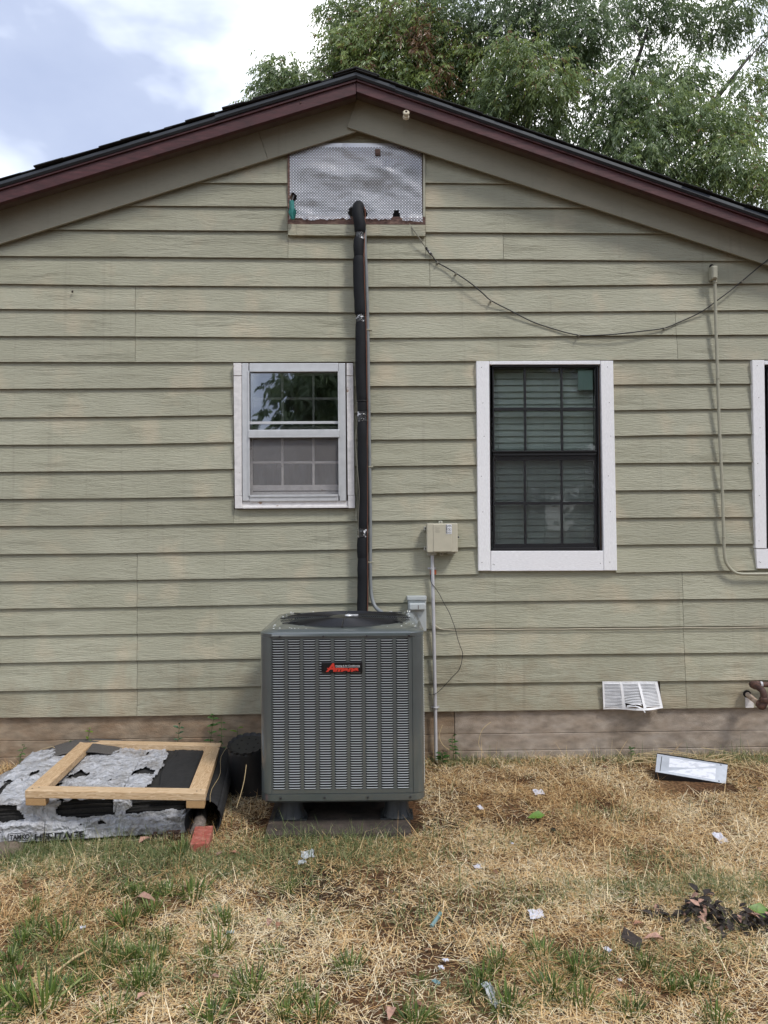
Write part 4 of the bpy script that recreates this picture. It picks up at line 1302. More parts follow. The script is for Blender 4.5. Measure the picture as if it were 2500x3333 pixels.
segd = [  # (centre line, radius) of the foam lengths
 ([(1172, 668, 0.05), (1166, 674, -0.04), (1164, 690, -0.075), (1168, 712, -0.088), (1172, 735, -0.085), (1171, 757, -0.08)], 0.0375),
 ([(1168, 776, -0.08), (1167, 800, -0.085), (1168, 822, -0.085), (1170, 839, -0.08)], 0.034),
 ([(1169, 838, -0.082), (1169, 870, -0.088), (1170, 930, -0.088), (1173, 990, -0.086), (1174, 1024, -0.082)], 0.0395),
 ([(1175, 1050, -0.082), (1175, 1120, -0.086), (1175, 1200, -0.086), (1177, 1260, -0.086), (1179, 1306, -0.082)], 0.0365),
 ([(1180, 1305, -0.080), (1180, 1325, -0.080), (1180, 1343, -0.078)], 0.0335),
 ([(1180, 1371, -0.080), (1181, 1440, -0.084), (1182, 1530, -0.084), (1182, 1640, -0.082), (1181, 1722, -0.078)], 0.0355),
 ([(1180, 1746, -0.078), (1179, 1785, -0.080), (1180, 1818, -0.078)], 0.034),
 ([(1181, 1816, -0.079), (1181, 1900, -0.088), (1180, 1985, -0.10), (1181, 2040, -0.13)], 0.0355)]
rg = random.Random(2)
for c, r in segd:
    p = smoothline(pts(c, YL), 4)
    n = len(p)
    rs = [r*(0.90 if i in (0, n - 1) else (0.97 if i in (1, n - 2) else 1.0)) + rg.uniform(-.0008, .0008) for i in range(n)]
    m_ = MB(); m_.tube(p, rs, 16)
    m_.build('foam_sleeve', M['foam'], ls, smooth=True)
for (x, ya, yb, r) in ((1171, 752, 780, 0.031), (1175, 1022, 1052, 0.033), (1180, 1341, 1373, 0.0335), (1181, 1720, 1748, 0.0335)):
    m_ = MB()
    k = 7; loops = []
    for i in range(k):
        c = W(x, ya + (yb - ya)*i/(k - 1), -0.080)
        loops.append([c + Vector((math.cos(2*math.pi*j/24), math.sin(2*math.pi*j/24), 0))*(r + 0.0035*mnoise.noise((i*1.3, j*0.9, x))) + Vector((0, 0, 0.003*mnoise.noise((j*0.8, x, i)))) for j in range(24)])
    m_.loft(loops, True, True, True)
    m_.build('tape_wrap', M['tape'], ls)
m_ = MB(); c = W(1180, 1306, -0.08)
m_.tube([c + Vector((math.cos(a)*0.0375, math.sin(a)*0.0375, 0)) for a in np.linspace(0, 2*math.pi, 25)], 0.0022, 6)
m_.build('cable_tie', M['cable'], ls)
# bare copper line and the thin wires beside the foam
cu = smoothline(pts([(1176, 690, 0.04), (1184, 672, -0.02), (1189, 700, -0.05), (1186, 800, -0.095), (1185, 850, -0.112), (1188, 960, -0.112), (1191, 1040, -0.100), (1193, 1150, -0.106), (1195, 1290, -0.106), (1197, 1360, -0.100), (1195, 1450, -0.104), (1196, 1600, -0.104), (1196, 1720, -0.098), (1196, 1800, -0.10), (1197, 1900, -0.11), (1196, 2030, -0.14)], 0), 4)
m_ = MB(); m_.tube(cu, 0.0034, 8); m_.build('copper_line', M['copper'], ls, smooth=True)
m_ = MB(); m_.tube(smoothline(pts([(1160, 1395, -0.09), (1157, 1440, -0.10), (1163, 1520, -0.118), (1169, 1600, -0.12), (1166, 1700, -0.112), (1168, 1750, -0.11)], 0), 4), 0.0018, 6)
m_.build('control_wire', M['cable_grey'], ls)
gc = empty('flexible_conduit', W(1206, 1985, -0.05), 0, 'grey flexible electrical conduit running down behind the black pipe into the air conditioner', 'conduit')
m_ = MB(); m_.tube(smoothline(pts([(1187, 745, -0.05), (1188, 800, -0.05), (1192, 900, -0.05), (1195, 1000, -0.05), (1197, 1100, -0.048), (1199, 1250, -0.048), (1201, 1400, -0.048), (1203, 1550, -0.048), (1205, 1700, -0.048), (1205, 1850, -0.05), (1207, 1920, -0.055), (1213, 1955, -0.07), (1224, 1978, -0.09), (1245, 1995, -0.13), (1262, 2010, -0.17)], 0), 4), 0.0125, 12)
m_.build('conduit', M['conduit_grey'], gc, smooth=True)
for y in (1075, 1520, 1830):
    c = W(1199 + (y - 1075)*0.008, y, -0.046)
    m_ = MB(); m_.obox(c + Vector((0.004, -0.006, 0)), (0.021, 0, 0), (0, 0.0105, 0), (0, 0, 0.005)); m_.build('strap', M['sagepipe'], gc, bevel=0.002)

# disconnect box
dc = empty('disconnect_box', W(1358, 2034, -0.03), 0, 'light grey electrical disconnect box on the wall behind the air conditioner', 'electrical box')
p, q = W(1329, 1951, -0.10), W(1388, 2040, -0.10)
m_ = MB(); m_.box(p.x, q.x, -0.10, -0.028, q.z - 0.03, p.z); m_.build('body', M['disco'], dc, bevel=0.003, seg=2)
p, q = W(1326, 1942, -0.115), W(1389, 1953, -0.115)
m_ = MB(); m_.box(p.x, q.x, -0.115, -0.028, q.z, p.z); m_.build('lid', M['disco'], dc, bevel=0.003, seg=2)
p, q = W(1332, 1964, -0.135), W(1386, 1986, -0.135)
m_ = MB(); m_.box(p.x, q.x, -0.135, -0.101, q.z, p.z); m_.build('pull_handle', M['disco'], dc, bevel=0.009, seg=3)
p = W(1362, 1976, -0.137)
m_ = MB(); m_.obox((p.x, -0.1362, p.z), (0.0014, 0, 0.001), (0, 0.001, 0), (-0.001, 0, 0.0125)); m_.build('handle_mark', M['rust'], dc)

# beige utility box
ub = empty('utility_box', W(1440, 1800, -0.03), 0, 'beige plastic utility box with a white sticker left of the black window', 'utility box')
y0, y1 = -0.125, -0.029
a, b = W(1389, 1704, y0), W(1491, 1798, y0)
m_ = MB(); m_.box(a.x + 0.004, b.x - 0.002, y0 + 0.025, y1, b.z + 0.002, a.z - 0.002); m_.build('body', M['ubox'], ub, bevel=0.004, seg=2)
m_ = MB(); m_.box(a.x, b.x, y0 + 0.008, y0 + 0.024, b.z, a.z); cover = m_.build('cover', M['ubox'], ub, bevel=0.006, seg=2)
wdt = b.x - a.x
m_ = MB(); m_.box(a.x + wdt*0.21, a.x + wdt*0.80, y0 + 0.0045, y0 + 0.0079, b.z + 0.006, a.z - 0.006); m_.build('raised_panel', M['ubox'], ub, bevel=0.003)
for (nm, bx_) in (('hinge', (a.x - 0.013, a.x + 0.003, a.z - 0.045, a.z - 0.018)), ('hinge', (a.x - 0.013, a.x + 0.003, b.z + 0.012, b.z + 0.038)),
                  ('mounting_tab', (a.x + wdt*0.42, a.x + wdt*0.55, a.z, a.z + 0.017)), ('mounting_tab', (a.x + wdt*0.44, a.x + wdt*0.57, b.z - 0.024, b.z)),
                  ('cable_entry', (a.x + 0.008, a.x + wdt*0.33, b.z - 0.019, b.z - 0.001)), ('cable_entry', (b.x - wdt*0.30, b.x - 0.008, b.z - 0.012, b.z - 0.001))):
    m_ = MB(); m_.box(bx_[0], bx_[1], -0.075 if nm != 'mounting_tab' else -0.045, -0.03, bx_[2], bx_[3]); o = m_.build(nm, M['uboxd'], ub, bevel=0.002)
    if nm != 'cable_entry':
        cx_, cz_ = (bx_[0] + bx_[1])/2, (bx_[2] + bx_[3])/2; yy = -0.0755 if nm == 'hinge' else -0.0455
        m_ = MB(); m_.obox((cx_, yy, cz_), (0.0028, 0, 0), (0, 0.0008, 0), (0, 0, 0.006 if nm == 'hinge' else 0.0028)); m_.build('slot', M['ink'], o)
m_ = MB(); c = Vector((b.x + 0.007, -0.09, (a.z + b.z)/2 + 0.004))
m_.lathe([(0.0085, -0.006), (0.0085, 0.006)], c, 14, AX); lat = m_.build('latch', M['uboxd'], ub)
m_ = MB(); m_.lathe([(0.0055, 0.0058), (0.0055, 0.0068)], c, 12, AX); m_.build('latch_hole', M['ink'], lat)
# sticker
s0, s1 = W(1451.5, 1706.5, y0), W(1471, 1738, y0)
m_ = MB(); m_.box(s0.x, s1.x, y0 + 0.0030, y0 + 0.0042, s1.z, s0.z); st = m_.build('sticker', M['sticker'], ub)
ys = y0 + 0.0026
sw, sh = s1.x - s0.x, s0.z - s1.z
m_ = MB(); m_.box(s0.x + sw*0.02, s0.x + sw*0.24, ys, ys + 0.0003, s1.z + sh*0.04, s0.z - sh*0.04); m_.build('sticker_bar', M['ink'], st)
for k in range(7):
    z = s1.z + sh*(0.11 + 0.13*k)
    m_ = MB(); m_.obox((s0.x + sw*0.13, ys - 0.0003, z), (sw*0.06, 0, 0), (0, 0.0002, 0), (0, 0, sh*0.026)); m_.build('sticker_mark', M['sticker'], st)
letter('AT&T', 0.01, s0.x + sw*0.62, s0.z - sh*0.13, M['ink'], ys, st, 0.15, 0.0004, sw*0.58, sh*0.10)
m_ = MB(); m_.box(s0.x + sw*0.27, s0.x + sw*0.97, ys, ys + 0.0003, s0.z - sh*0.25, s0.z - sh*0.22); m_.build('sticker_line', M['ink'], st)
c = Vector((s0.x + sw*0.61, ys, s1.z + sh*0.47))
m_ = MB(); m_.tube([c + Vector((math.cos(t), 0, math.sin(t)))*sw*0.26 for t in np.linspace(0, 2*math.pi, 21)], 0.0009, 4)
m_.tube([c + Vector((-0.17*sw, 0, 0.17*sw)), c + Vector((0.17*sw, 0, -0.17*sw))], 0.0008, 4)
m_.tube([c + Vector((0.02*sw, 0, 0.14*sw)), c + Vector((-0.04*sw, 0, -0.02*sw)), c + Vector((0.05*sw, 0, -0.16*sw))], 0.0013, 4)
m_.build('sticker_symbol', M['ink'], st)
letter('CALL 811', 0.01, s0.x + sw*0.60, s1.z + sh*0.19, M['ink'], ys, st, 0, 0.0003, sw*0.58, sh*0.065)
letter('BEFORE YOU DIG', 0.01, s0.x + sw*0.60, s1.z + sh*0.09, M['ink'], ys, st, 0, 0.0003, sw*0.64, sh*0.06)
# moulded emblem and lines on the cover
e0 = Vector((a.x + wdt*0.295, y0 + 0.0042, a.z - 0.030))
m_ = MB(); m_.tube([e0 + Vector((math.cos(t)*0.0075, 0, math.sin(t)*0.0055)) for t in np.linspace(0, 2*math.pi, 17)], 0.0009, 4); m_.build('moulded_emblem', M['ink_soft'], cover)
letter('at&t', 0.01, e0.x + 0.0185, e0.z, M['ink_soft'], y0 + 0.0041, cover, 0, 0.0002, 0.018, 0.007)
for k, wl in enumerate((0.021, 0.035, 0.026)):
    m_ = MB(); m_.obox((e0.x + 0.010, y0 + 0.0042, e0.z - 0.012 - 0.0078*k), (wl/2, 0, 0), (0, 0.0003, 0), (0, 0, 0.0016)); m_.build('moulded_line', M['ink_soft'], cover)

# conduit below the box
uc = empty('pvc_conduit', GP(1418, 2470), 0, 'straight light grey plastic conduit from the beige utility box down into the ground', 'conduit')
m_ = MB(); m_.tube(pts([(1407, 1806, -0.060), (1410, 1950, -0.056), (1414, 2150, -0.054), (1417, 2300, -0.052), (1419, 2452, -0.05), (1420, 2500, -0.05)], 0), 0.0112, 14); m_.build('conduit', M['pvc'], uc, smooth=True)
for (x, y) in ((1406, 1850), (1418, 2303)):
    c = W(x, y, -0.055)
    m_ = MB(); m_.tube([c + Vector((math.cos(t)*0.0125, -math.sin(t)*0.0125, 0)) for t in np.linspace(0, math.pi, 13)], 0.0045, 6)
    m_.obox(c + Vector((0.019, 0.016, 0)), (0.007, 0, 0), (0, 0.002, 0), (0, 0, 0.006)); m_.obox(c + Vector((-0.019, 0.016, 0)), (0.007, 0, 0), (0, 0.002, 0), (0, 0, 0.006))
    m_.build('strap', M['pvc'], uc)
p, q = W(1400, 1855, -0.036), W(1420, 1870, -0.036)
m_ = MB(); m_.box(p.x, q.x, -0.040, -0.034, q.z, p.z); tag(m_.build('orange_tag', M['orange'], None, bevel=0.001), 'small orange plastic tag behind the conduit under the beige box', 'tag')
def zz(x, y): return (1250 + x/2.6025, 1650 + y/2.6025)
bk = [zz(393, 573), zz(394, 610), zz(402, 645), zz(435, 687), zz(470, 740), zz(500, 800), zz(528, 850), zz(555, 900), zz(580, 965), zz(600, 1020), zz(613, 1070), zz(628, 1130), zz(650, 1190), zz(666, 1240), zz(660, 1300), zz(645, 1360), zz(620, 1400), zz(580, 1440), zz(530, 1495), zz(480, 1548), zz(440, 1580), zz(410, 1592), zz(378, 1588)]
m_ = MB(); m_.tube(smoothline([W(x, y, -0.085 + 0.02*math.sin(i*0.35)) for i, (x, y) in enumerate(bk)], 4), 0.0021, 6)
tag(m_.build('loose_cable', M['cable'], None, smooth=True), 'thin black cable looping loosely right of the grey conduit to the air conditioner', 'cable')
wk = [zz(407, 700), zz(406, 780), zz(397, 860), zz(398, 920), zz(410, 970), zz(425, 990), zz(440, 1005), zz(470, 1030), zz(510, 1037), zz(560, 1041)]
wk = [W(x, y, -0.040) for x, y in wk]
rg = random.Random(7)
for sx in range(1480, 2620, 60):
    zc_ = cz(17, W(sx, 2040).x)
    pw = W(sx, 2040, -0.034)
    wk.append(Vector((pw.x, -0.033, zc_ - 0.010 + rg.uniform(-0.0025, 0.002))))
m_ = MB(); m_.tube(smoothline(wk, 4), 0.0026, 6)
tag(m_.build('tan_cable', M['cable_tan'], None, smooth=True), 'thin cream cable tucked under a siding lap running right from the grey conduit', 'cable')

# conduit on the right with its elbow body
rc = empty('painted_conduit', W(2357, 1800, -0.05), 0, 'sage painted metal conduit with an elbow fitting running down the right of the wall', 'conduit')
m_ = MB(); m_.tube(smoothline(pts([(2326, 905, -0.06), (2327.5, 930, -0.058), (2331, 1080, -0.056), (2335, 1200, -0.056), (2342, 1400, -0.056), (2350, 1570, -0.056), (2355, 1720, -0.056), (2357.5, 1795, -0.056), (2362, 1826, -0.056), (2370, 1842, -0.056), (2381, 1855, -0.056), (2395, 1864, -0.056), (2412, 1868, -0.056), (2440, 1868.5, -0.056), (2520, 1868, -0.056), (2620, 1867, -0.056)], 0), 4), 0.0102, 12)
m_.build('conduit', M['sagepipe'], rc, smooth=True)
p, q = W(2317.5, 863, -0.09), W(2338, 908, -0.09)
m_ = MB(); m_.box(p.x, q.x, -0.088, -0.034, q.z, p.z); m_.build('elbow_body', M['sagepipe'], rc, bevel=0.009, seg=3)
m_ = MB(); m_.box(p.x + 0.006, q.x - 0.005, -0.094, -0.0885, q.z + 0.008, p.z - 0.008); m_.build('elbow_cover', M['sagepipe'], rc, bevel=0.005, seg=2)
c = W(2327, 915, -0.060)
m_ = MB(); m_.lathe([(0.0135, -0.012), (0.0135, 0.012)], c, 12); m_.build('coupling', M['sagepipe'], rc, smooth=True, bevel=0.001)
for (x, y) in ((2336, 1232), (2355, 1748)):
    c = W(x, y, -0.056)
    m_ = MB(); m_.tube([c + Vector((math.cos(t)*0.0112, -math.sin(t)*0.0112, 0)) for t in np.linspace(0, math.pi, 11)], 0.003, 6)
    m_.obox(c + Vector((0.017, 0.018, 0)), (0.007, 0, 0), (0, 0.002, 0), (0, 0, 0.004)); m_.build('strap', M['sagepipe'], rc)
c = W(2317, 868, -0.029)
m_ = MB(); m_.lathe([(0.017, 0), (0.0165, 0.002)], (c.x, -0.0275, c.z), 18, AX); m_.build('wall_hole', M['hole'], rc)

# black cable slung across the gable
cb = [(1328, 716), (1346, 748), (1365, 775), (1386, 806), (1405, 830), (1424, 854), (1452, 870), (1484, 889), (1530, 920), (1572, 955), (1598, 978), (1660, 1010), (1733, 1047), (1810, 1073), (1884, 1091), (1950, 1091), (2020, 1086), (2090, 1078), (2162, 1068), (2210, 1049), (2260, 1027), (2300, 1004), (2333, 979), (2375, 948), (2414, 916), (2460, 876), (2500, 842), (2600, 750)]
kb = empty('slung_cable', W(1884, 1091, -0.05), 0, 'black cable sagging across the gable from the metal sheet to the right eave', 'cable')
cw_ = [W(x, y, -0.045 - 0.012*math.sin(i*0.9)) for i, (x, y) in enumerate(cb)]
cw_[0].y = -0.02
cw_[-1].y = -0.075; cw_[-2].y = -0.085; cw_[-3].y = -0.07
m_ = MB(); m_.tube(smoothline(cw_[:5], 4), 0.0034, 6); m_.build('bare_end', M['cable_grey'], kb, smooth=True)
m_ = MB(); m_.tube(smoothline(cw_[4:], 4), 0.0040, 6); m_.build('jacket', M['cable'], kb, smooth=True)
for i in (5, 7, 10, 14, 18, 24):
    m_ = MB(); m_.obox(cw_[i] + Vector((0, 0.008, -0.003)), (0.005, 0, 0.002), (0, 0.018, 0), (-0.001, 0, 0.006)); m_.build('clip', M['cable_grey'], kb, bevel=0.001)
m_ = MB(); loops = []
for i in range(6):
    c = cw_[3].lerp(cw_[4], i/5)
    loops.append([c + Vector((math.cos(2*math.pi*j/10), math.sin(2*math.pi*j/10), 0.4*math.cos(2*math.pi*j/10)))*(0.0075 + 0.004*mnoise.noise((i*2.2, j*1.7, 0))) for j in range(10)])
m_.loft(loops, True, True, True); m_.build('tape_wrap', M['tape'], kb)

# perforated sheet over the gable vent
def perf_material():
    m = bpy.data.materials.new('perforated_aluminium')
    m.use_nodes = True
    nt = m.node_tree
    b = nt.nodes['Principled BSDF']; b.inputs['Base Color'].default_value = (0.60, 0.61, 0.64, 1); b.inputs['Metallic'].default_value = 0.5; b.inputs['Roughness'].default_value = 0.42
    uv = N(nt, 'ShaderNodeUVMap'); sp = N(nt, 'ShaderNodeSeparateXYZ'); nt.links.new(uv.outputs[0], sp.inputs[0])
    p = 0.0195
    def cell(s): return mth(nt, 'SUBTRACT', mth(nt, 'FRACT', mth(nt, 'DIVIDE', s, p)), 0.5)
    du, dv = cell(sp.outputs[0]), cell(sp.outputs[1])
    au, av = mth(nt, 'ABSOLUTE', du), mth(nt, 'ABSOLUTE', dv)
    d1 = mth(nt, 'MULTIPLY', mth(nt, 'ABSOLUTE', mth(nt, 'SUBTRACT', au, av)), 0.707)
    web = mth(nt, 'MINIMUM', mth(nt, 'MINIMUM', au, av), d1)
    r = mth(nt, 'SQRT', mth(nt, 'ADD', mth(nt, 'MULTIPLY', du, du), mth(nt, 'MULTIPLY', dv, dv)))
    hole = mth(nt, 'MULTIPLY', mth(nt, 'GREATER_THAN', web, 0.042), mth(nt, 'MULTIPLY', mth(nt, 'LESS_THAN', r, 0.50), mth(nt, 'GREATER_THAN', r, 0.15)))
    hole = mth(nt, 'MULTIPLY', hole, mth(nt, 'LESS_THAN', sp.outputs[1], 10.0))
    tr = N(nt, 'ShaderNodeBsdfTransparent'); mx = N(nt, 'ShaderNodeMixShader')
    nt.links.new(hole, mx.inputs[0]); nt.links.new(b.outputs[0], mx.inputs[1]); nt.links.new(tr.outputs[0], mx.inputs[2])
    nt.links.new(mx.outputs[0], nt.nodes['Material Output'].inputs['Surface'])
    return m
a, b = W(941, 464, -0.035), W(1375, 716, -0.035)
nxs, nzs = 130, 76
bm = bmesh.new(); uvl = bm.loops.layers.uv.new('UVMap')
def dent(u, v):
    n = 0.016*mnoise.noise((u*2.2 + 3, v*2.6, 1.5)) + 0.008*mnoise.noise((u*5 + v*4, v*3 - u*2, 4)) + 0.003*mnoise.noise((u*16, v*14, 7))
    n += 0.003*abs(mnoise.noise((u*7 + 2*v, v*6 - u*3, 11))) - 0.0015
    n += -0.013*math.exp(-((v - 0.62 + 0.30*(u - 0.3))/0.09)**2)*math.exp(-((u - 0.33)/0.3)**2)
    n += -0.012*math.exp(-((u*0.7 + v*0.7 - 0.95)/0.06)**2)*(u > 0.4)
    e = min(u, 1 - u, v, 1 - v)
    return n*min(1, e*8 + 0.15)
vg = {}
for j in range(nzs + 1):
    for i in range(nxs + 1):
        u, v = i/nxs, j/nzs
        x = a.x + (b.x - a.x)*u; z = b.z + (a.z - b.z)*v
        if j == 0: z += 0.014*mnoise.noise((u*9, 0, 0)) + 0.012*mnoise.noise((u*41, 0, 3)) - (0.02*max(0, u - 0.75)*4)
        z = min(z, 99)
        y = -0.030 + dent(u, v)*0.9
        y = min(y, -0.010) - (0.012 if v < 0.06 else 0.0)
        if v < 0.03: y -= 0.004 + 0.006*mnoise.noise((u*25, 1, 1))
        vg[i, j] = bm.verts.new((x, y, z))
hx, hz = (W(1165, 692, -0.035).x - a.x)/(b.x - a.x), None
def inhole(u, v):
    X = 941 + 434*u; Yp = 714 - 250*v
    if ((X - 1164)/31)**2 + ((Yp - 692)/30)**2 < 1 + 0.25*mnoise.noise((u*30, v*30, 0)): return True
    if abs(X - 1290) < 9 + 7*max(0, (Yp - 690)/22) + 3*mnoise.noise((v*40, 0, 0)) and Yp > 681: return True
    if abs(X - 1229.7) < 8 and abs(Yp - 496.5) < 10: return True
    if Yp > 706 and X > 1310 and mnoise.noise((u*22, 3, 0)) > 0.18: return True
    if ((X - 953)/11)**2 + ((Yp - 640)/16)**2 < 1: return True
    return False
for j in range(nzs):
    for i in range(nxs):
        u, v = (i + 0.5)/nxs, (j + 0.5)/nzs
        if inhole(u, v): continue
        # tucked behind the frieze boards at the top corners
        xx = a.x + (b.x - a.x)*u; z_ = b.z + (a.z - b.z)*v
        if z_ > frz(xx) + 0.03: continue
        f = bm.faces.new((vg[i, j], vg[i + 1, j], vg[i + 1, j + 1], vg[i, j + 1]))
        f.smooth = True
        strip = v > 0.945
        for lp in f.loops:
            lp[uvl].uv = (lp.vert.co.x, lp.vert.co.z + (20 if strip else 0))
bmesh.ops.delete(bm, geom=[v for v in bm.verts if not v.link_faces], context='VERTS')
me = bpy.data.meshes.new('perforated_sheet'); bm.to_mesh(me); bm.free()
ps = mkobj('perforated_sheet', me, perf_material())
tag(ps, 'dented silver perforated metal sheet covering the gable vent above the black pipe', 'metal sheet')
p, q = W(1222, 487, -0.035), W(1238, 507, -0.035)
m_ = MB(); m_.box(p.x, q.x, -0.045, -0.002, q.z, p.z); tag(m_.build('wood_peg', M['brownwood'], None, bevel=0.001), 'square brown wooden peg poking through the perforated metal sheet', 'wood peg')
# teal nozzle hanging at the lower left of the sheet
tn = empty('teal_nozzle', W(951, 713, -0.06), 0, 'teal plastic flower shaped hose nozzle wedged at the lower left of the metal sheet', 'nozzle')
c0, c1 = W(953, 714, -0.075), W(949, 654, -0.085)
m_ = MB(); m_.tube([c0, c0.lerp(c1, 0.3), c0.lerp(c1, 0.6), c1], [0.013, 0.018, 0.017, 0.0155], 14); m_.build('body', M['teal'], tn, smooth=True)
for k, (dx, tw) in enumerate(((-0.030, 0.02), (0.030, 0.03), (-0.012, 0.05), (0.020, 0.05))):
    bs = c0.lerp(c1, 0.02) + Vector((dx*0.25, -0.01, 0)); tp = c0.lerp(c1, 0.62) + Vector((dx, -0.012 - 0.004*k, -0.004*k))
    sd = Vector((0.2, -1 if k < 2 else 0.2, 0)).normalized()*0.012
    if k >= 2: sd = Vector((0.012, 0, 0))
    md = bs.lerp(tp, 0.6) + Vector((dx*0.15, 0, 0))
    m_ = MB(); m_.loft([[bs - sd*0.8, bs + sd*0.8, bs + sd*0.8 + Vector((0, 0.002, 0)), bs - sd*0.8 + Vector((0, 0.002, 0))], [md - sd, md + sd, md + sd + Vector((0, 0.002, 0)), md - sd + Vector((0, 0.002, 0))], [tp - sd*0.15, tp + sd*0.15, tp + sd*0.15 + Vector((0, 0.002, 0)), tp - sd*0.15 + Vector((0, 0.002, 0))]], True, True, True)
    m_.build('petal', M['teal'], tn)
m_ = MB(); m_.tube([c1, W(953, 646, -0.06), W(956, 636, -0.03)], [0.006, 0.006, 0.005], 8); m_.build('hose_tail', M['cable'], tn)
# ceramic knob under the right rake board
kn = empty('ceramic_knob', W(1322, 360, -0.17), 0, 'small ivory ceramic knob insulator screwed under the right rake board', 'insulator')
c = W(1322, 373, -0.20)
tl = Matrix.Rotation(R(62), 3, 'X')
m_ = MB(); m_.lathe([(0.014, -0.030), (0.021, -0.024), (0.021, -0.010), (0.015, -0.004), (0.015, 0.002), (0.021, 0.006), (0.021, 0.016), (0.017, 0.020)], c, 20, tl); m_.build('body', M['ivory'], kn, smooth=True)
m_ = MB(); m_.lathe([(0.008, 0.0201), (0.007, 0.0245), (0.003, 0.0255)], c, 12, tl); m_.build('screw', M['rust'], kn)

# crawl space vent cover, bent
vc = empty('vent_cover', W(2058, 2306, -0.04), 0, 'bent white louvred vent cover low on the wall at the right', 'vent cover')
vq = [W(1961, 2218.5, -0.046), W(2140, 2218, -0.046), W(2156, 2303, -0.060), W(1964, 2309, -0.050)]
def vp(u, v, out=0.0):
    p = vq[0].lerp(vq[1], u).lerp(vq[3].lerp(vq[2], u), v)
    bend = -0.055*math.sin(math.pi*min(1, max(0, (u - 0.25)/0.75)))*(v**1.5) - 0.012*u*v
    return p + Vector((0, bend - out + 0.004*mnoise.noise((u*5, v*5, 0)), 0))
def vrib(u0, u1, v0, v1, out, nm, m=None):
    m_ = MB(); k = 10; loops = []
    for i in range(k + 1):
        u = u0 + (u1 - u0)*i/k
        A, B = vp(u, v0, out), vp(u, v1, out)
        loops.append([A, B, B + Vector((0, 0.0035, 0)), A + Vector((0, 0.0035, 0))])
    m_.loft(loops, True, True, True)
    return m_.build(nm, m or M['vent'], vc)
vrib(0, 1, 0.0, 0.045, 0.0, 'rim'); vrib(0, 1, 0.93, 1.0, 0.0, 'rim')
for u0, u1 in ((0, 0.035), (0.315, 0.36), (0.635, 0.68), (0.95, 1.0)): vrib(u0, u1, 0.046, 0.929, 0.0005, 'mullion')
m_ = MB(); m_.wallquad(*[(p.x, p.z) for p in (vp(0.02, 0.97), vp(0.97, 0.97), vp(0.97, 0.03), vp(0.02, 0.03))], -0.012, -0.008); m_.build('dark_back', M['hole'], vc)
rg = random.Random(4)
for ci, (u0, u1) in enumerate(((0.036, 0.314), (0.361, 0.634), (0.681, 0.949))):
    nr = 17
    for r in range(nr):
        v0 = 0.05 + 0.875*r/nr
        if ci == 1 and r > 13: continue
        m_ = MB(); k = 8; loops = []
        for i in range(k + 1):
            u = u0 + (u1 - u0)*i/k
            warp = (0.030*math.sin(u*9 + r*0.25) + 0.02*(u - u0)*r/4)*(0.4 if ci == 0 else 1.0)*(r/nr)
            A = vp(u, v0 + warp, -0.006); B = vp(u, v0 + 0.029 + warp, 0.005)
            loops.append([A, B, B + Vector((0, 0.002, -0.001)), A + Vector((0, 0.002, -0.001))])
        m_.loft(loops, True, True, True); m_.build('louvre', M['vent'], vc)
for (u0, v0, u1, v1, l) in ((0.38, 0.86, 0.60, 0.80, 0.02), (0.37, 0.90, 0.56, 0.88, 0.035), (0.50, 0.84, 0.62, 1.03, 0.03)):
    A, B = vp(u0, v0, 0.005), vp(u1, v1, l)
    Cm = A.lerp(B, 0.6) + Vector((0, -0.012, 0.012))
    m_ = MB(); m_.tube(smoothline([A, Cm, B], 4), 0.0042, 5, flat=0.4); m_.build('torn_louvre', M['vent'], vc)

# gas pipe at the right edge
gp = empty('gas_pipe', W(2465, 2300, -0.1), 0, 'rusty brown gas pipe with elbows and a pale stub at the right edge', 'pipe')
P_ = lambda x, y, Y: W(x, y, Y)
st_ = P_(2430, 2258, -0.02); en = P_(2470, 2291, -0.155)
m_ = MB(); m_.tube([st_, en], 0.0165, 14); m_.build('stub', M['palepipe'], gp, smooth=True)
m_ = MB(); m_.lathe([(0.025, -0.006), (0.024, 0.004)], (st_.x, -0.029, st_.z), 16, AX); m_.build('hole', M['hole'], gp)
e1, e2, e3 = P_(2480, 2300, -0.185), P_(2489, 2284, -0.19), P_(2486, 2262, -0.19)
m_ = MB(); m_.tube(smoothline([en + Vector((-0.006, 0.01, 0.004)), en, e1, e2, e2.lerp(e3, 0.45)], 4), [0.0225]*17, 14); m_.build('elbow', M['rust'], gp, smooth=True)
m_ = MB(); c = e2.lerp(e3, 0.35); m_.lathe([(0.027, -0.016), (0.030, -0.011), (0.030, -0.004), (0.027, -0.002), (0.030, 0.0), (0.030, 0.008), (0.026, 0.014)], c, 16); m_.build('union', M['rust'], gp, smooth=True)
e4, e5, e6 = P_(2481, 2247, -0.18), P_(2466, 2236, -0.14), P_(2455, 2231, -0.10)
m_ = MB(); m_.tube(smoothline([e2.lerp(e3, 0.5), e3, e4, e5, e6], 4), 0.021, 14); m_.build('elbow', M['rust'], gp, smooth=True)
m_ = MB(); m_.tube(smoothline([e5.lerp(e6, 0.5), e6, P_(2450, 2228, -0.085), P_(2458, 2227, -0.075), P_(2472, 2228, -0.075)], 3), 0.0235, 14); m_.build('elbow', M['rust'], gp, smooth=True)
m_ = MB(); c = P_(2473, 2228, -0.075); m_.tube([c, c + Vector((0.014, 0, 0))], 0.0215, 14); m_.build('bright_ring', M['pvc'], gp, smooth=True)
m_ = MB(); m_.tube([c + Vector((0.012, 0, 0)), P_(2600, 2229, -0.075)], 0.0175, 14); m_.build('run', M['rust'], gp, smooth=True)
p, q = W(2424, 2270, -0.03), W(2450, 2302, -0.03)
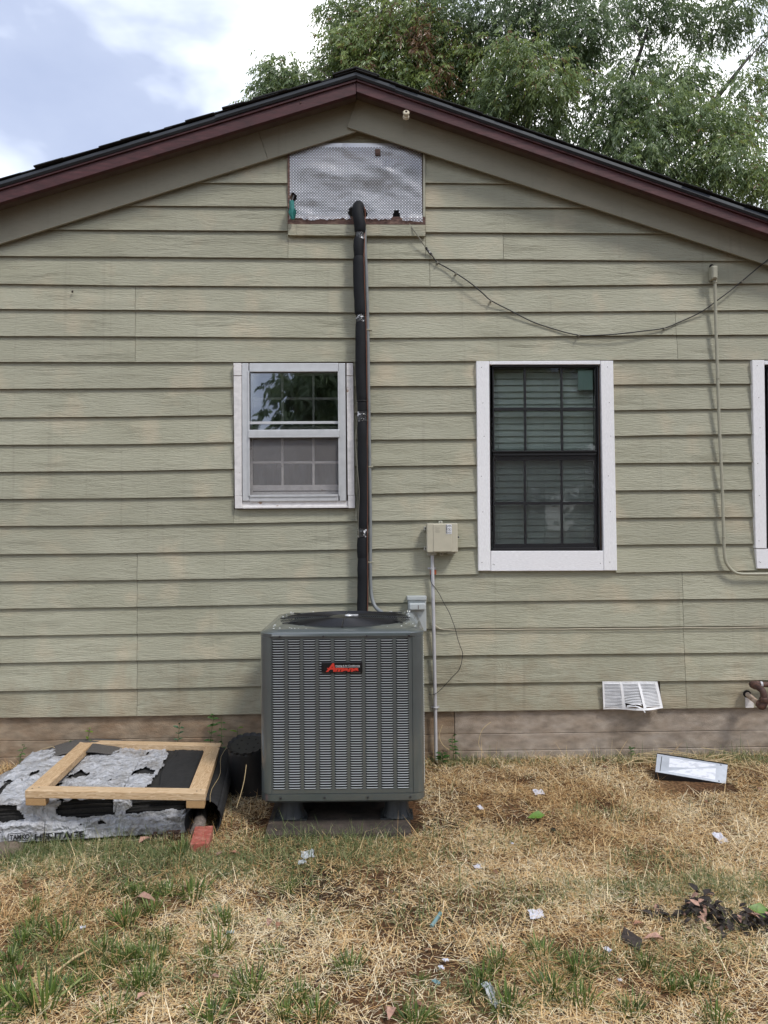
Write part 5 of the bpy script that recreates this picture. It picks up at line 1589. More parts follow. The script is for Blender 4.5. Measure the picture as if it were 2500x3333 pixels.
m_ = MB(); m_.box(p.x, q.x, -0.046, -0.034, q.z, p.z); m_.build('block', M['oldwhite'], gp, bevel=0.001)

# small marks on the wall
p = W(237, 950, -0.03)
m_ = MB(); m_.obox((p.x, -0.036, p.z), (0.005, 0, 0.001), (0, 0.006, 0), (0.001, 0, 0.007)); tag(m_.build('mud_nest', M['darkleaf'], None, bevel=0.002), 'tiny dark mud nest stuck on the left siding', 'nest')
p = W(975, 338, -0.19)
m_ = MB(); m_.tube([p, p + Vector((0.006, -0.012, 0.004)), p + Vector((0.010, -0.02, -0.006))], [0.003, 0.006, 0.003], 7); m_.tube([p + Vector((-0.008, 0, 0.004)), p + Vector((-0.014, -0.016, 0.014))], 0.0025, 6)
tag(m_.build('hook', M['rust'], None), 'small rusty hook on the left maroon rake board', 'hook')

# ================================================================== THE PILE AT THE LEFT
# shingle bundles in two layers; the stack is turned about 7 degrees from the wall
TH = R(6.5)
eu = Vector((math.cos(TH), math.sin(TH), 0)); ev_ = Vector((-math.sin(TH), math.cos(TH), 0))
F0 = ZP(608, 2706, -0.035)          # front right bottom corner of the stack
BW, BL_ = 0.345, 0.97
gb = F0.z
def bundle(k, layer, label, hole, seed, text=None):
    """k = 0 right, 1 middle, 2 left; layer 0 below, 1 above"""
    rg = random.Random(seed)
    H = 0.080 if layer == 0 else 0.088
    z0 = gb + (0.002 if layer == 0 else 0.084)
    org = F0 - eu*(BW + 0.006)*(k + 1) + ev_*(0.0 if layer == 0 else 0.012 + rg.uniform(-0.004, 0.012))
    root = empty('shingle_bundle', (org + eu*BW/2 + ev_*BL_/2).to_tuple()[:2] + (z0,), 0, label, 'shingle bundle', 'wrapped shingle bundles')
    def B(u, v, h):
        bow = 0.010*math.cos((u - 0.5)*math.pi)
        sag = -0.012*max(0, v - 0.6)
        return org + eu*(u*BW) + ev_*(v*BL_) + Vector((0, 0, z0 - org.z + h + (bow if layer == 1 else 0)*(h/H) + sag))
    mb = MB(); ns = 13
    for s in range(ns):
        h0, h1 = H*s/ns + 0.0008, H*(s + 1)/ns - 0.0006
        a, b = rg.uniform(-0.010, 0.006), rg.uniform(-0.010, 0.006)
        u0, u1 = 0.015 + rg.uniform(-.01, .01), 0.985 + rg.uniform(-.01, .01)
        loops = []
        for i in range(9):
            u = u0 + (u1 - u0)*i/8
            f = (0.012 + a)/BL_ + 0.003*mnoise.noise((u*6, s, seed))
            loops.append([B(u, f, h0), B(u, f, h1), B(u, 1 + b/BL_, h1), B(u, 1 + b/BL_, h0)])
        mb.loft(loops, True, True, True)
    st = mb.build('shingle_layers', M['stackdark'], root); st['kind'] = 'stuff'
    # wrapper film: up the front, over the top
    nu, nv = 44, 96
    path = []
    Lf = H + 0.006
    tot = Lf + BL_
    bm = bmesh.new(); grid = {}
    for j in range(nv + 1):
        # finer steps on the front face
        t = j/nv
        d = t*1.0
        dist = (Lf*1.0*(t/0.30) if t < 0.30 else Lf + (BL_ - 0.0)*(t - 0.30)/0.70)
        for i in range(nu + 1):
            u = -0.012 + 1.024*i/nu
            if dist < Lf:
                h = dist; v = -0.006; n = -ev_
            else:
                h = Lf; v = (dist - Lf)/BL_ - 0.006; n = Vector((0, 0, 1))
            p = B(u, v, h)
            wr = 0.010*mnoise.noise((u*9 + seed, dist*14, 1)) + 0.007*mnoise.noise((u*26 + seed, dist*34, 2)) + 0.010*abs(mnoise.noise((u*6 - dist*9, dist*22, seed)))
            if dist < Lf*0.55 and layer == 0: wr += 0.010*abs(math.sin(u*17 + 3*mnoise.noise((u*3, 0, seed))))*0.7
            p = p + n*(0.004 + max(-0.004, wr))
            grid[i, j] = (bm.verts.new(p), u, dist)
    for j in range(nv):
        for i in range(nu):
            u = grid[i, j][1]; d = grid[i, j][2]
            if hole(u, d, Lf, seed): continue
            f = bm.faces.new((grid[i, j][0], grid[i + 1, j][0], grid[i + 1, j + 1][0], grid[i, j + 1][0])); f.smooth = True
    bmesh.ops.delete(bm, geom=[v for v in bm.verts if not v.link_faces], context='VERTS')
    me = bpy.data.meshes.new('wrapper'); bm.to_mesh(me); bm.free()
    wp = mkobj('wrapper', me, M['wrap'], root)
    so = wp.modifiers.new('thick', 'SOLIDIFY'); so.thickness = 0.0008
    if text:
        for (body, cu, ch, wid, hgt, mtl) in text:
            base = org - ev_*0.024 + Vector((0, 0, z0 - org.z))
            mw = Matrix.Translation(base) @ Matrix.Rotation(TH, 4, 'Z')
            if body == '[]':
                m_ = MB()
                for (x0, x1, za, zb_) in ((cu - wid/2, cu + wid/2, ch + hgt/2 - .003, ch + hgt/2), (cu - wid/2, cu + wid/2, ch - hgt/2, ch - hgt/2 + .003), (cu - wid/2, cu - wid/2 + .003, ch - hgt/2 + .0031, ch + hgt/2 - .0031), (cu + wid/2 - .003, cu + wid/2, ch - hgt/2 + .0031, ch + hgt/2 - .0031)):
                    m_.box(x0, x1, -0.0004, 0.0004, za, zb_)
                m_.v = [tuple(mw @ Vector(v)) for v in m_.v]
                o = m_.build('printed_box', mtl, None)
            else:
                o = letter(body, 0.05, cu, ch, mtl, 0.0, None, 0, 0.002, wid, hgt, mw, 'printed_letters')
            par(o, wp)
    return root
def h_mid(u, d, Lf, s):
    n = 0.12*mnoise.noise((u*7, d*20, s))
    if d < Lf*1.02 and 0.14 + n < u < 0.97 + n*0.3 and Lf*(0.22 + n) < d: return True
    if d > Lf and d < Lf + 0.03 and mnoise.noise((u*8, d*30, s)) > 0.12: return True
    return d > Lf and mnoise.noise((u*3.5, d*5, s + 2)) > 0.46
def h_left(u, d, Lf, s):
    n = 0.10*mnoise.noise((u*7, d*20, s))
    if d < Lf*0.98 and u < 0.66 + n and Lf*(0.10 + n) < d < Lf*(0.96 + n): return True
    return d > Lf and mnoise.noise((u*3.5, d*5, s + 5)) > 0.44
def h_right(u, d, Lf, s):
    n = 0.12*mnoise.noise((u*7, d*20, s))
    if d < Lf and u > 0.16 + n and Lf*(0.30 + n) < d < Lf*(0.98 + n): return True
    if d > Lf and u > 0.40 + 0.10*mnoise.noise((d*8, 2, s)) - 0.05*math.sin(d*7): return True
    return d > Lf and mnoise.noise((u*3.5, d*5, s + 3)) > 0.42
def h_low(u, d, Lf, s):
    return (d > Lf*0.75 and mnoise.noise((u*4, d*9, s)) > 0.30) or d > Lf + 0.25
bundle(0, 0, 'lower silver wrapped shingle bundle at the right of the stack', h_low, 21)
bundle(1, 0, 'lower shingle bundle in the middle of the stack with big black print', h_low, 22, [('HERITAGE', 0.075, 0.024, 0.24, 0.034, M['wrapink'])])
bundle(2, 0, 'lower shingle bundle at the left with a boxed black print', lambda u, d, Lf, s: d > Lf + 0.25, 23, [('TAMKO', 0.235, 0.030, 0.095, 0.026, M['wrapink']), ('[]', 0.235, 0.030, 0.112, 0.040, M['wrapink'])])
bundle(0, 1, 'top shingle bundle at the right, half bare and black, nearest the pot', h_right, 31)
bundle(1, 1, 'top shingle bundle in the middle with torn white film and dark open front', h_mid, 32)
bundle(2, 1, 'top shingle bundle at the left, wrapped in white film', h_left, 33)
# loose film spilling off the left side
mb = MB(); nu, nv = 26, 40
L0 = F0 - eu*(3*(BW + 0.006)) + ev_*0.05
vs = []
for j in range(nv + 1):
    for i in range(nu + 1):
        s, t = i/nu, j/nv
        p = L0 + eu*(0.03 - 0.30*s - 0.06*t*s) + ev_*(t*0.80 + 0.06*s)
        gzv = gz(p.x, p.y) + 0.012
        hz_ = gb + 0.178
        q = s**0.8
        z = hz_*(1 - q)**1.2 + gzv*(1 - (1 - q)**1.2)
        z += 0.022*mnoise.noise((s*4, t*7, 3)) + 0.010*mnoise.noise((s*11, t*16, 8))
        vs.append((p.x, p.y, max(z, gzv)))
mb.add(vs, [(j*(nu + 1) + i, j*(nu + 1) + i + 1, (j + 1)*(nu + 1) + i + 1, (j + 1)*(nu + 1) + i) for j in range(nv) for i in range(nu) if mnoise.noise((i*0.16, j*0.14, 3.3)) < 0.42])
o = mb.build('plastic_film', M['wrap'], None, smooth='all'); so = o.modifiers.new('thick', 'SOLIDIFY'); so.thickness = 0.001
tag(o, 'crumpled white plastic film sloping to the ground left of the shingle stack', 'plastic film')
# curled grey-brown shingle lying behind on the left
mb = MB(); vs = []
c0 = ZP(170, 2485, 0.10)
for j in range(15):
    for i in range(15):
        s, t = i/14, j/14
        p = c0 + eu*(-0.10 + 0.50*s) + ev_*(-0.06 + 0.30*t)
        z = 0.150 + 0.03*math.sin(s*3.0) - 0.10*max(0, 0.35 - s)**1.2 + 0.006*mnoise.noise((s*5, t*5, 0))
        vs.append((p.x, p.y, z))
mb.add(vs, [(j*15 + i, j*15 + i + 1, (j + 1)*15 + i + 1, (j + 1)*15 + i) for j in range(14) for i in range(14)])
o = mb.build('loose_shingle', mat('grey_brown_shingle', (0.085, 0.078, 0.072), 0.9, var=0.35, vscale=90, bump=0.6, bscale=200), None, smooth='all'); so = o.modifiers.new('thick', 'SOLIDIFY'); so.thickness = 0.006
tag(o, 'grey brown shingle lying loose at the back of the stack by the wall', 'shingle')
# black felt draped over the right bundle
mb = MB(); nu, nv = 22, 40; vs = []
R0 = F0 - eu*0.175
for j in range(nv + 1):
    for i in range(nu + 1):
        s, t = i/nu, j/nv
        x = s*0.205
        p = R0 + eu*(x + 0.012*math.sin(t*9)*(s < 0.1)) + ev_*(-0.012 + t*0.86)
        z = gb + 0.192 + 0.004*mnoise.noise((s*6, t*9, 1)) + 0.003*mnoise.noise((s*20, t*22, 5))
        if t < 0.06: z -= 0.02*(0.06 - t)/0.06
        if x > 0.18: z -= (x - 0.18)*1.6
        vs.append((p.x, p.y, z - 0.012*max(0, t - .6)))
mb.add(vs, [(j*(nu + 1) + i, j*(nu + 1) + i + 1, (j + 1)*(nu + 1) + i + 1, (j + 1)*(nu + 1) + i) for j in range(nv) for i in range(nu)])
o = mb.build('felt_sheet', M['felt'], None, smooth='all'); so = o.modifiers.new('thick', 'SOLIDIFY'); so.thickness = 0.003
tag(o, 'flat black woven sheet lying on the right shingle bundle inside the wooden frame', 'felt sheet')
# rolled felt beside it, with a log end inside
rl = empty('felt_roll', (F0 + eu*0.09 + ev_*0.4).to_tuple(), 0, 'open roll of black woven felt lying beside the wooden frame near the pot', 'felt roll')
A0 = F0 + eu*0.088 - ev_*0.03; A1 = F0 + eu*0.115 + ev_*0.75
zr_ = gz(A0.x, A0.y) + 0.088
A0.z = zr_; A1.z = gz(A1.x, A1.y) + 0.10
loops = []
for j in range(13):
    t = j/12; c = A0.lerp(A1, t); lp = []
    for i in range(40):
        a = -0.9 + 2*math.pi*1.25*i/39
        r = 0.086 + 0.006*i/39 + 0.004*mnoise.noise((i*0.3, t*6, 0)) + 0.020*math.exp(-((a - 4.4)/0.6)**2)
        lp.append(c + eu*(r*math.cos(a)) + Vector((0, 0, r*math.sin(a))) + ev_*(0.03*math.sin(a*1.5)*(1 - t)))
    loops.append(lp)
mb = MB(); mb.loft(loops, False); o = mb.build('felt', M['felt'], rl, smooth='all'); so = o.modifiers.new('thick', 'SOLIDIFY'); so.thickness = 0.004
for aa in (1.2, 2.0):
    mb = MB(); mb.tube([A0.lerp(A1, j/10) + eu*(0.095*math.cos(aa + 0.12*math.sin(j))) + Vector((0, 0, 0.095*math.sin(aa + 0.12*math.sin(j)))) for j in range(11)], 0.0014, 5)
    mb.build('yellow_thread', M['straw1'], rl)
lg = A0 + ev_*(-0.02) + Vector((0, 0, -0.046)) - eu*0.03
lpts = [lg, lg + ev_*0.04 + Vector((0.004, 0, 0.006)), lg + ev_*0.15, lg + ev_*0.5]
mb = MB(); loops = []
for j, c in enumerate(lpts):
    loops.append([c + eu*(math.cos(a)*(0.034 + 0.012*mnoise.noise((a, j, 2)))) + Vector((0, 0, math.sin(a)*(0.030 + 0.012*mnoise.noise((a*1.3, j, 7))))) for a in np.linspace(0, 2*math.pi, 21)[:-1]])
mb.loft(loops, True, True, True)
tag(mb.build('log', mat('grey_dead_wood', (0.19, 0.16, 0.14), 0.85, var=0.4, vscale=30, bump=0.8, bscale=60), None, smooth=True), 'twisted grey log end lying inside the mouth of the black felt roll', 'log')
# timber bits under the stack
for k, (sx, sy, w_, lab) in enumerate(((395, 2712, 0.16, 'short dark timber offcut under the front of the shingle stack'), (560, 2712, 0.22, 'dark timber offcut under the right front corner of the shingle stack'))):
    c = GP(sx, sy); mb = MB(); mb.obox(c + Vector((0, 0.06, 0.012)), eu*w_/2, ev_*0.10, (0, 0, 0.018))
    tag(mb.build('timber_offcut', M['brownwood'], None, bevel=0.003), lab, 'timber')
# rounded stone at the left edge
c = GP(28, 2768); mb = MB()
loops = []
for i in range(9):
    ph = -math.pi/2 + math.pi*i/8
    loops.append([c + Vector((0.105*math.cos(ph)*math.cos(a)*(1 + 0.15*mnoise.noise((math.cos(a)*2, math.sin(a)*2, i*.3))), 0.10*math.cos(ph)*math.sin(a), 0.005 + 0.048*math.sin(ph))) for a in np.linspace(0, 2*math.pi, 19)[:-1]])
mb.loft(loops, True, True, True)
tag(mb.build('stone', mat('tan_stone', (0.14, 0.11, 0.08), 0.9, var=0.2, vscale=14, bump=0.6, bscale=60), None, smooth='all'), 'rounded tan stone on the ground at the left edge below the shingle stack', 'stone')

# wooden frame on blocks
wf = empty('wooden_frame', ZP(400, 2560, 0.2), 0, 'new pine lumber square frame on blocks lying on the shingle stack', 'wooden frame')
zF, zK = 0.238, 0.176
q00, q10, q11, q01 = ZP(81, 2573, zF), ZP(668, 2582, zF), ZP(721, 2418, zK), ZP(268, 2408, zK)
def FP(s, t, h=0.0): return q00.lerp(q10, s).lerp(q01.lerp(q11, s), t) + Vector((0, 0, h))
tw, sw_ = 0.089/(q01 - q00).length, 0.089/(q10 - q00).length
def plank(s0, s1, t0, t1, h1, h0, m, nm='plank'):
    mb = MB(); mb.hexa([FP(s0, t0, h0), FP(s1, t0, h0), FP(s1, t1, h0), FP(s0, t1, h0), FP(s0, t0, h1), FP(s1, t0, h1), FP(s1, t1, h1), FP(s0, t1, h1)])
    return mb.build(nm, m, wf, bevel=0.003, seg=2)
plank(0, 1, 0, tw, 0, -0.038, M['pine_x'])
plank(0.0, 1.0, 1 - tw, 1, 0.0, -0.038, M['pine_x'])
plank(0.004, sw_ + 0.004, tw + 0.001, 1 - tw - 0.001, 0.001, -0.037, M['pine_y'])
plank(1 - sw_ - 0.002, 0.998, tw + 0.001, 1 - tw - 0.001, -0.001, -0.039, M['pine_y'])
plank(0.002, 0.115, 0.002, 0.06, -0.0385, -0.076, M['pine_end'], 'block')
plank(0.895, 0.995, 0.002, 0.07, -0.0385, -0.076, M['pine_end'], 'block')
plank(0.03, 0.15, 0.86, 0.96, -0.0385, -0.076, M['pine_end'], 'block')
plank(0.86, 0.98, 0.86, 0.96, -0.0385, -0.076, M['pine_end'], 'block')
for (s, t) in ((0.03, 0.03), (0.06, 0.05), (0.95, 0.03), (0.97, 0.05), (0.05, 0.97), (0.96, 0.97)):
    c = FP(s, t, 0.0005); mb = MB(); mb.lathe([(0.004, 0), (0.004, 0.0008)], c, 8); mb.build('screw', mat_screw, wf)

# upturned black pot leaning toward the viewer
pb = GP(783, 2600); pb = Vector((pb.x, pb.y + 0.11, gz(pb.x, pb.y + 0.1)))
ptn = empty('plant_pot', pb, 0, 'upturned black plastic nursery pot with a notched rim between the frame and the air conditioner', 'plant pot')
AXP = Matrix.Rotation(R(15), 3, 'X') @ Matrix.Rotation(R(-3), 3, 'Y')
ctop = ZP(781, 2424, 0.345)
ctop = Vector((ctop.x, pb.y - 0.055, W(781, 2424, pb.y - 0.055).z))
Hh = 0.30
bse = ctop - AXP @ Vector((0, 0, Hh))
loops = []
for (r, h) in ((0.150, 0.0), (0.150, 0.015), (0.143, 0.02), (0.140, 0.08), (0.128, 0.12), (0.122, 0.2), (0.112, 0.285), (0.109, 0.296), (0.104, 0.300)):
    n = 60
    loops.append([bse + AXP @ Vector(((r + 0.006*mnoise.noise((math.cos(2*math.pi*j/n)*1.5, math.sin(2*math.pi*j/n)*1.5, h*9)))*math.cos(2*math.pi*j/n), r*math.sin(2*math.pi*j/n), h)) for j in range(n)])
for l in loops:
    for v in l:
        v.z = max(v.z, gz(v.x, v.y) - 0.005)
mb = MB(); mb.loft(loops, True, False, True); mb.build('wall', M['pot'], ptn, smooth=True)
mb = MB(); n = 96; l1 = []; l2 = []
for j in range(n):
    a = 2*math.pi*j/n
    notch = (j % 6) < 2
    r = 0.110 if notch else 0.1195 + 0.002*mnoise.noise((j, 0, 0))
    l1.append(bse + AXP @ Vector((r*math.cos(a), r*math.sin(a), Hh - 0.002))); l2.append(bse + AXP @ Vector((r*math.cos(a)*0.99, r*math.sin(a)*0.99, Hh + 0.012)))
l3 = [bse + AXP @ Vector((0.095*math.cos(2*math.pi*j/n), 0.095*math.sin(2*math.pi*j/n), Hh + 0.004)) for j in range(n)]
mb.loft([l1, l2, l3], True, True, True); mb.build('notched_rim', M['pot'], ptn)
for k in range(9):
    a = 2*math.pi*k/8; r = 0.06 if k < 8 else 0
    mb = MB(); c = bse + AXP @ Vector((r*math.cos(a), r*math.sin(a), Hh + 0.0045)); mb.lathe([(0.006, 0), (0.006, 0.0012)], c, 8, AXP); mb.build('drain_hole', M['hole'], ptn)

# brick
c = GP(650, 2765); TB = R(5)
bu, bv = Vector((math.cos(TB), math.sin(TB), 0)), Vector((-math.sin(TB), math.cos(TB), 0.05)).normalized()
mb = MB(); mb.obox(c + Vector((0, 0.05, 0.026)), bu*0.046, bv*0.098, (0, 0, 0.029))
tag(mb.build('brick', M['brick'], None, bevel=0.004, seg=2), 'single red brick lying in the grass in front of the felt roll', 'brick')

# grey cover panel at the right
cp = empty('cover_panel', GP(2250, 2550), 0, 'grey sheet metal cover panel with a white label lying tilted on the grass', 'metal panel')
Y1, Y2 = W(0, 0, 0), None
tl_, tr_ = W(2139, 2453, -0.30), W(2369, 2489, -0.36)
bl_, br_ = W(2133, 2512, -0.42), W(2363, 2551, -0.47)
nrm = (tr_ - tl_).cross(bl_ - tl_).normalized()
if nrm.y > 0: nrm = -nrm
def quad3(a, b, c, d, th, nm, m, par_=cp, bev=0.0015):
    mb = MB(); mb.hexa([d - nrm*th, c - nrm*th, b - nrm*th, a - nrm*th, d, c, b, a]); return mb.build(nm, m, par_, bevel=bev)
quad3(tl_, tr_, br_, bl_, 0.004, 'face', M['panel'])
dn = -nrm*0.035
lo = Vector((0, 0.01, -0.045))
quad3(bl_ - nrm*.0005, br_ - nrm*.0005, br_ + lo, bl_ + lo, 0.003, 'front_flange', M['black_frame'])
quad3(tl_ + nrm*.004 + (tl_ - bl_).normalized()*0.003, tr_ + nrm*.004 + (tr_ - br_).normalized()*0.003, tr_ - nrm*0.03, tl_ - nrm*0.03, 0.002, 'back_flange', M['black_frame'])
eu2, ev2 = (tr_ - tl_), (bl_ - tl_)
def cpnt(s, t, o=0.0012): return tl_.lerp(tr_, s).lerp(bl_.lerp(br_, s), t) + nrm*o
quad3(cpnt(0.18, 0.14), cpnt(0.84, 0.10), cpnt(0.845, 0.90), cpnt(0.185, 0.88), 0.0008, 'label_sheet', M['label'], cp, 0)
quad3(cpnt(0.065, 0.12), cpnt(0.075, 0.12), cpnt(0.07, 0.93), cpnt(0.06, 0.93), 0.0008, 'crease', M['foot'], cp, 0)
for (s, t) in ((0.905, 0.08), (0.90, 0.93)):
    mb = MB(); cc = cpnt(s, t, 0.0015); mb.lathe([(0.004, -0.0004), (0.004, 0.0004)], cc, 8, nrm.to_track_quat('Z', 'Y').to_matrix()); mb.build('screw_hole', M['hole'], cp)

# ================================================================== GRASS AND STRAW
nr = np.random.default_rng(3)
def gz_np(x, y):
    a = np.clip(-y, 0, 3)
    b = 0.010*np.sin(3.1*x + 1.3*y) + 0.008*np.sin(5.3*y - 2.2*x + 1) + 0.006*np.sin(9.1*x + 7.3*y)
    return -0.055*a + b*np.clip((-y - 0.05)/0.4, 0, 1)*0.8
def blades(name, P, D, L, Wd_, bend, tone, material, up, segs=2, parent=None):
    """P base (n,3), D unit direction (n,3), L length, Wd_ width, bend droop, up: width axis uses the camera-free horizontal normal"""
    n = len(P)
    side = np.cross(D, np.array([0, 0, 1.0])); side /= (np.linalg.norm(side, axis=1, keepdims=True) + 1e-9)
    if up is not None:
        side = side*np.cos(up)[:, None] + np.cross(D, side)*np.sin(up)[:, None]
    k = segs + 1
    V = np.empty((n, k*2 - 1, 3))
    for s in range(k):
        t = s/segs
        c = P + D*(L*t)[:, None] + np.array([0, 0, -1.0])*(bend*L*t*t)[:, None]
        if s < segs:
            w_ = (Wd_*(1 - 0.45*t))[:, None]*0.5
            V[:, 2*s] = c - side*w_; V[:, 2*s + 1] = c + side*w_
        else:
            V[:, 2*s] = c
    vpb = 2*segs + 1
    base = np.arange(n)[:, None]*vpb
    loops = []
    sizes = []
    idx = []
    for s in range(segs - 1):
        idx.append(np.stack([2*s, 2*s + 1, 2*s + 3, 2*s + 2])); sizes.append(4)
    idx.append(np.array([2*segs - 2, 2*segs - 1, 2*segs])); sizes.append(3)
    flat = np.concatenate(idx)
    loop = (base + flat[None, :]).ravel().astype(np.int32)
    st = np.cumsum([0] + sizes[:-1]); tot = sum(sizes)
    starts = (np.arange(n)[:, None]*tot + st[None, :]).ravel().astype(np.int32)
    me = bpy.data.meshes.new(name)
    me.vertices.add(n*vpb); me.vertices.foreach_set('co', V.ravel())
    me.loops.add(len(loop)); me.loops.foreach_set('vertex_index', loop)
    me.polygons.add(len(starts)); me.polygons.foreach_set('loop_start', starts)
    me.update(calc_edges=True)
    at = me.attributes.new('tone', 'FLOAT', 'FACE'); at.data.foreach_set('value', np.repeat(tone, segs).astype(np.float32))
    return mkobj(name, me, material, parent)
def vnoise(x, y, s, seed):
    g = np.random.default_rng(seed).random((64, 64))
    u, v = x*s + 31.7, y*s + 17.3
    i, j = np.floor(u).astype(int), np.floor(v).astype(int); fx, fy = u - i, v - j
    fx = fx*fx*(3 - 2*fx); fy = fy*fy*(3 - 2*fy)
    q = lambda a, b: g[a % 64, b % 64]
    return (q(i, j)*(1 - fx) + q(i + 1, j)*fx)*(1 - fy) + (q(i, j + 1)*(1 - fx) + q(i + 1, j + 1)*fx)*fy
def yard_points(n):
    y = nr.uniform(-3.15, -0.02, n); hw = (y + 5.1)*0.5 + 0.45
    x = nr.uniform(-1, 1, n)*3.05
    k = np.abs(x - 0.1) < hw
    return x[k], y[k]
# things straw must not stand through: (x0, x1, y0, y1)
SL0, SL1 = p0, p1
def keep_out(x, y):
    bad = np.zeros(len(x), bool)
    # shingle stack
    dx, dy = x - F0.x, y - F0.y
    u = dx*eu.x + dy*eu.y; v = dx*ev_.x + dy*ev_.y
    bad |= (u > -3.12*BW) & (u < 0.0) & (v > 0.0) & (v < BL_)
    bad |= (x > acx - 0.44) & (x < acx + 0.42) & (y > YF - 0.05) & (y < -0.15)
    bad |= (x > bl_.x - 0.01) & (x < br_.x + 0.02) & (y > -0.60 - 0.10*(x - bl_.x)) & (y < -0.27)
    return bad
# straw: lying dry stalks
x, y = yard_points(420000)
dn_ = 0.06 + 1.6*vnoise(x, y, 1.7, 1)*vnoise(x, y, 5.5, 2) + 0.35*(vnoise(x, y, 14.0, 6) - 0.45)
k = (nr.random(len(x)) < np.clip(dn_, 0.10, 1)) & ~keep_out(x, y)
x, y = x[k], y[k]; n = len(x)
yaw = nr.uniform(0, 2*np.pi, n); el = np.abs(nr.normal(0.0, 0.28, n)); el = np.where(nr.random(n) < 0.05, nr.uniform(0.5, 1.3, n), el)
D = np.stack([np.cos(yaw)*np.cos(el), np.sin(yaw)*np.cos(el), np.sin(el)], 1)
L = np.where(nr.random(n) < 0.055, nr.uniform(0.07, 0.19, n), np.clip(nr.lognormal(-3.25, 0.40, n), 0.014, 0.09))
wd = nr.uniform(0.0011, 0.0029, n)*np.where(L > 0.1, 1.1, 1.0)
P = np.stack([x, y, gz_np(x, y) + nr.uniform(0.0, 0.020, n)], 1)
tone = np.clip(0.75*nr.random(n) + 0.55*vnoise(x, y, 1.9, 5) + 0.3*vnoise(x, y, 7.0, 8) - 0.13, 0, 1)
straw_m = attr_material('dry_straw', [(0.0, (0.05, 0.028, 0.015)), (0.22, (0.30, 0.150, 0.055)), (0.5, (0.62, 0.40, 0.175)), (0.75, (0.78, 0.60, 0.33)), (1.0, (0.86, 0.75, 0.53))], 0.6, 0.3)
o = blades('dry_grass', P, D, L, wd, nr.uniform(0.0, 0.25, n), tone, straw_m, None)
tag(o, 'dry straw coloured grass lying over the whole yard', 'grass', kind='stuff')
# dark flecks: broken leaf and thatch between the straw
x, y = yard_points(15000)
k = (nr.random(len(x)) < np.clip(1.6*vnoise(x, y, 2.6, 9) - 0.35 + 0.5*vnoise(x, y, 9.0, 10), 0.05, 1)) & ~keep_out(x, y)
x, y = x[k], y[k]; n = len(x)
yaw = nr.uniform(0, 2*np.pi, n); el = nr.normal(0.0, 0.3, n)
D = np.stack([np.cos(yaw)*np.cos(el), np.sin(yaw)*np.cos(el), np.sin(el)], 1)
fleck_m = attr_material('leaf_flecks', [(0.0, (0.025, 0.018, 0.014)), (0.5, (0.075, 0.045, 0.028)), (0.8, (0.16, 0.085, 0.05)), (1.0, (0.30, 0.19, 0.13))], 0.85, 0.2)
o = blades('leaf_litter', np.stack([x, y, gz_np(x, y) + nr.uniform(0.006, 0.020, n)], 1), D, nr.uniform(0.008, 0.030, n), nr.uniform(0.003, 0.010, n), nr.uniform(0, 0.3, n), nr.random(n), fleck_m, nr.uniform(-0.5, 0.5, n))
tag(o, 'dark crumbs of broken leaves scattered between the dry straw', 'leaf litter', kind='stuff')
# thin green blades in patches
spots = [(60, 2790, .8), (180, 2775, .8), (380, 2775, .7), (560, 2790, .6), (250, 2840, .6), (760, 2800, .5), (900, 2860, .5), (1080, 2740, .6), (1180, 2750, .6), (350, 3100, .4), (120, 3150, .5), (700, 3200, .4), (1500, 3250, .3), (1900, 3150, .4), (1000, 2720, 0.55), (1250, 2730, 0.5), (880, 2745, 0.4), (100, 2790, 0.7), (300, 2770, 0.6), (480, 2800, 0.55), (620, 2830, 0.5), (700, 2840, 0.5), (950, 2790, 0.45), (1150, 2800, 0.5), (1350, 2800, 0.4), (1650, 2750, 0.3), (1500, 2900, 0.3), (1900, 2900, 0.4), (2200, 2900, 0.8), (2350, 2880, 0.7), (2450, 2930, 0.6), (2150, 2800, 0.4), (1700, 2480, 0.3), (2050, 2470, 0.5), (2330, 2470, 0.6), (2470, 2480, 0.7), (1480, 2480, 0.6), (60, 2830, 0.5), (400, 2900, 0.4), (200, 3000, 0.3), (1400, 3000, 0.2), (2300, 3100, 0.4), (2420, 3000, 0.5), (1000, 3000, 0.2), (1980, 2660, 0.3), (1700, 2950, 0.3)]
px_, py_ = [], []
for sx, sy, w_ in spots:
    c = GP(sx, sy); m_ = int(1250*w_)
    px_.append(nr.normal(c.x, 0.17, m_)); py_.append(nr.normal(c.y, 0.06, m_))
gx_, gy_ = yard_points(3600)
x = np.concatenate(px_ + [gx_]); y = np.concatenate(py_ + [gy_])
y = np.where(y > -0.03, -0.03 - nr.random(len(y))*0.12, y)
k = ~keep_out(x, y) & (y > -3.2); x, y = x[k], y[k]; n = len(x)
yaw = nr.uniform(0, 2*np.pi, n); el = np.clip(nr.normal(1.0, 0.32, n), 0.25, 1.5)
D = np.stack([np.cos(yaw)*np.cos(el), np.sin(yaw)*np.cos(el), np.sin(el)], 1)
L = np.clip(nr.lognormal(-2.55, 0.42, n), 0.03, 0.20)
P = np.stack([x, y, gz_np(x, y) - 0.004], 1)
tone = np.clip(nr.normal(0.45, 0.24, n), 0, 1)
green_m = attr_material('thin_green_grass', [(0.0, (0.050, 0.085, 0.030)), (0.35, (0.13, 0.18, 0.062)), (0.65, (0.26, 0.29, 0.13)), (1.0, (0.50, 0.43, 0.22))], 0.5, 0.35, 0.25)
o = blades('green_grass', P, D, L, nr.uniform(0.0014, 0.0034, n), nr.uniform(0.1, 0.9, n), tone, green_m, nr.uniform(-0.8, 0.8, n), 3)
tag(o, 'thin green grass blades growing in patches through the dry lawn', 'grass', kind='stuff')
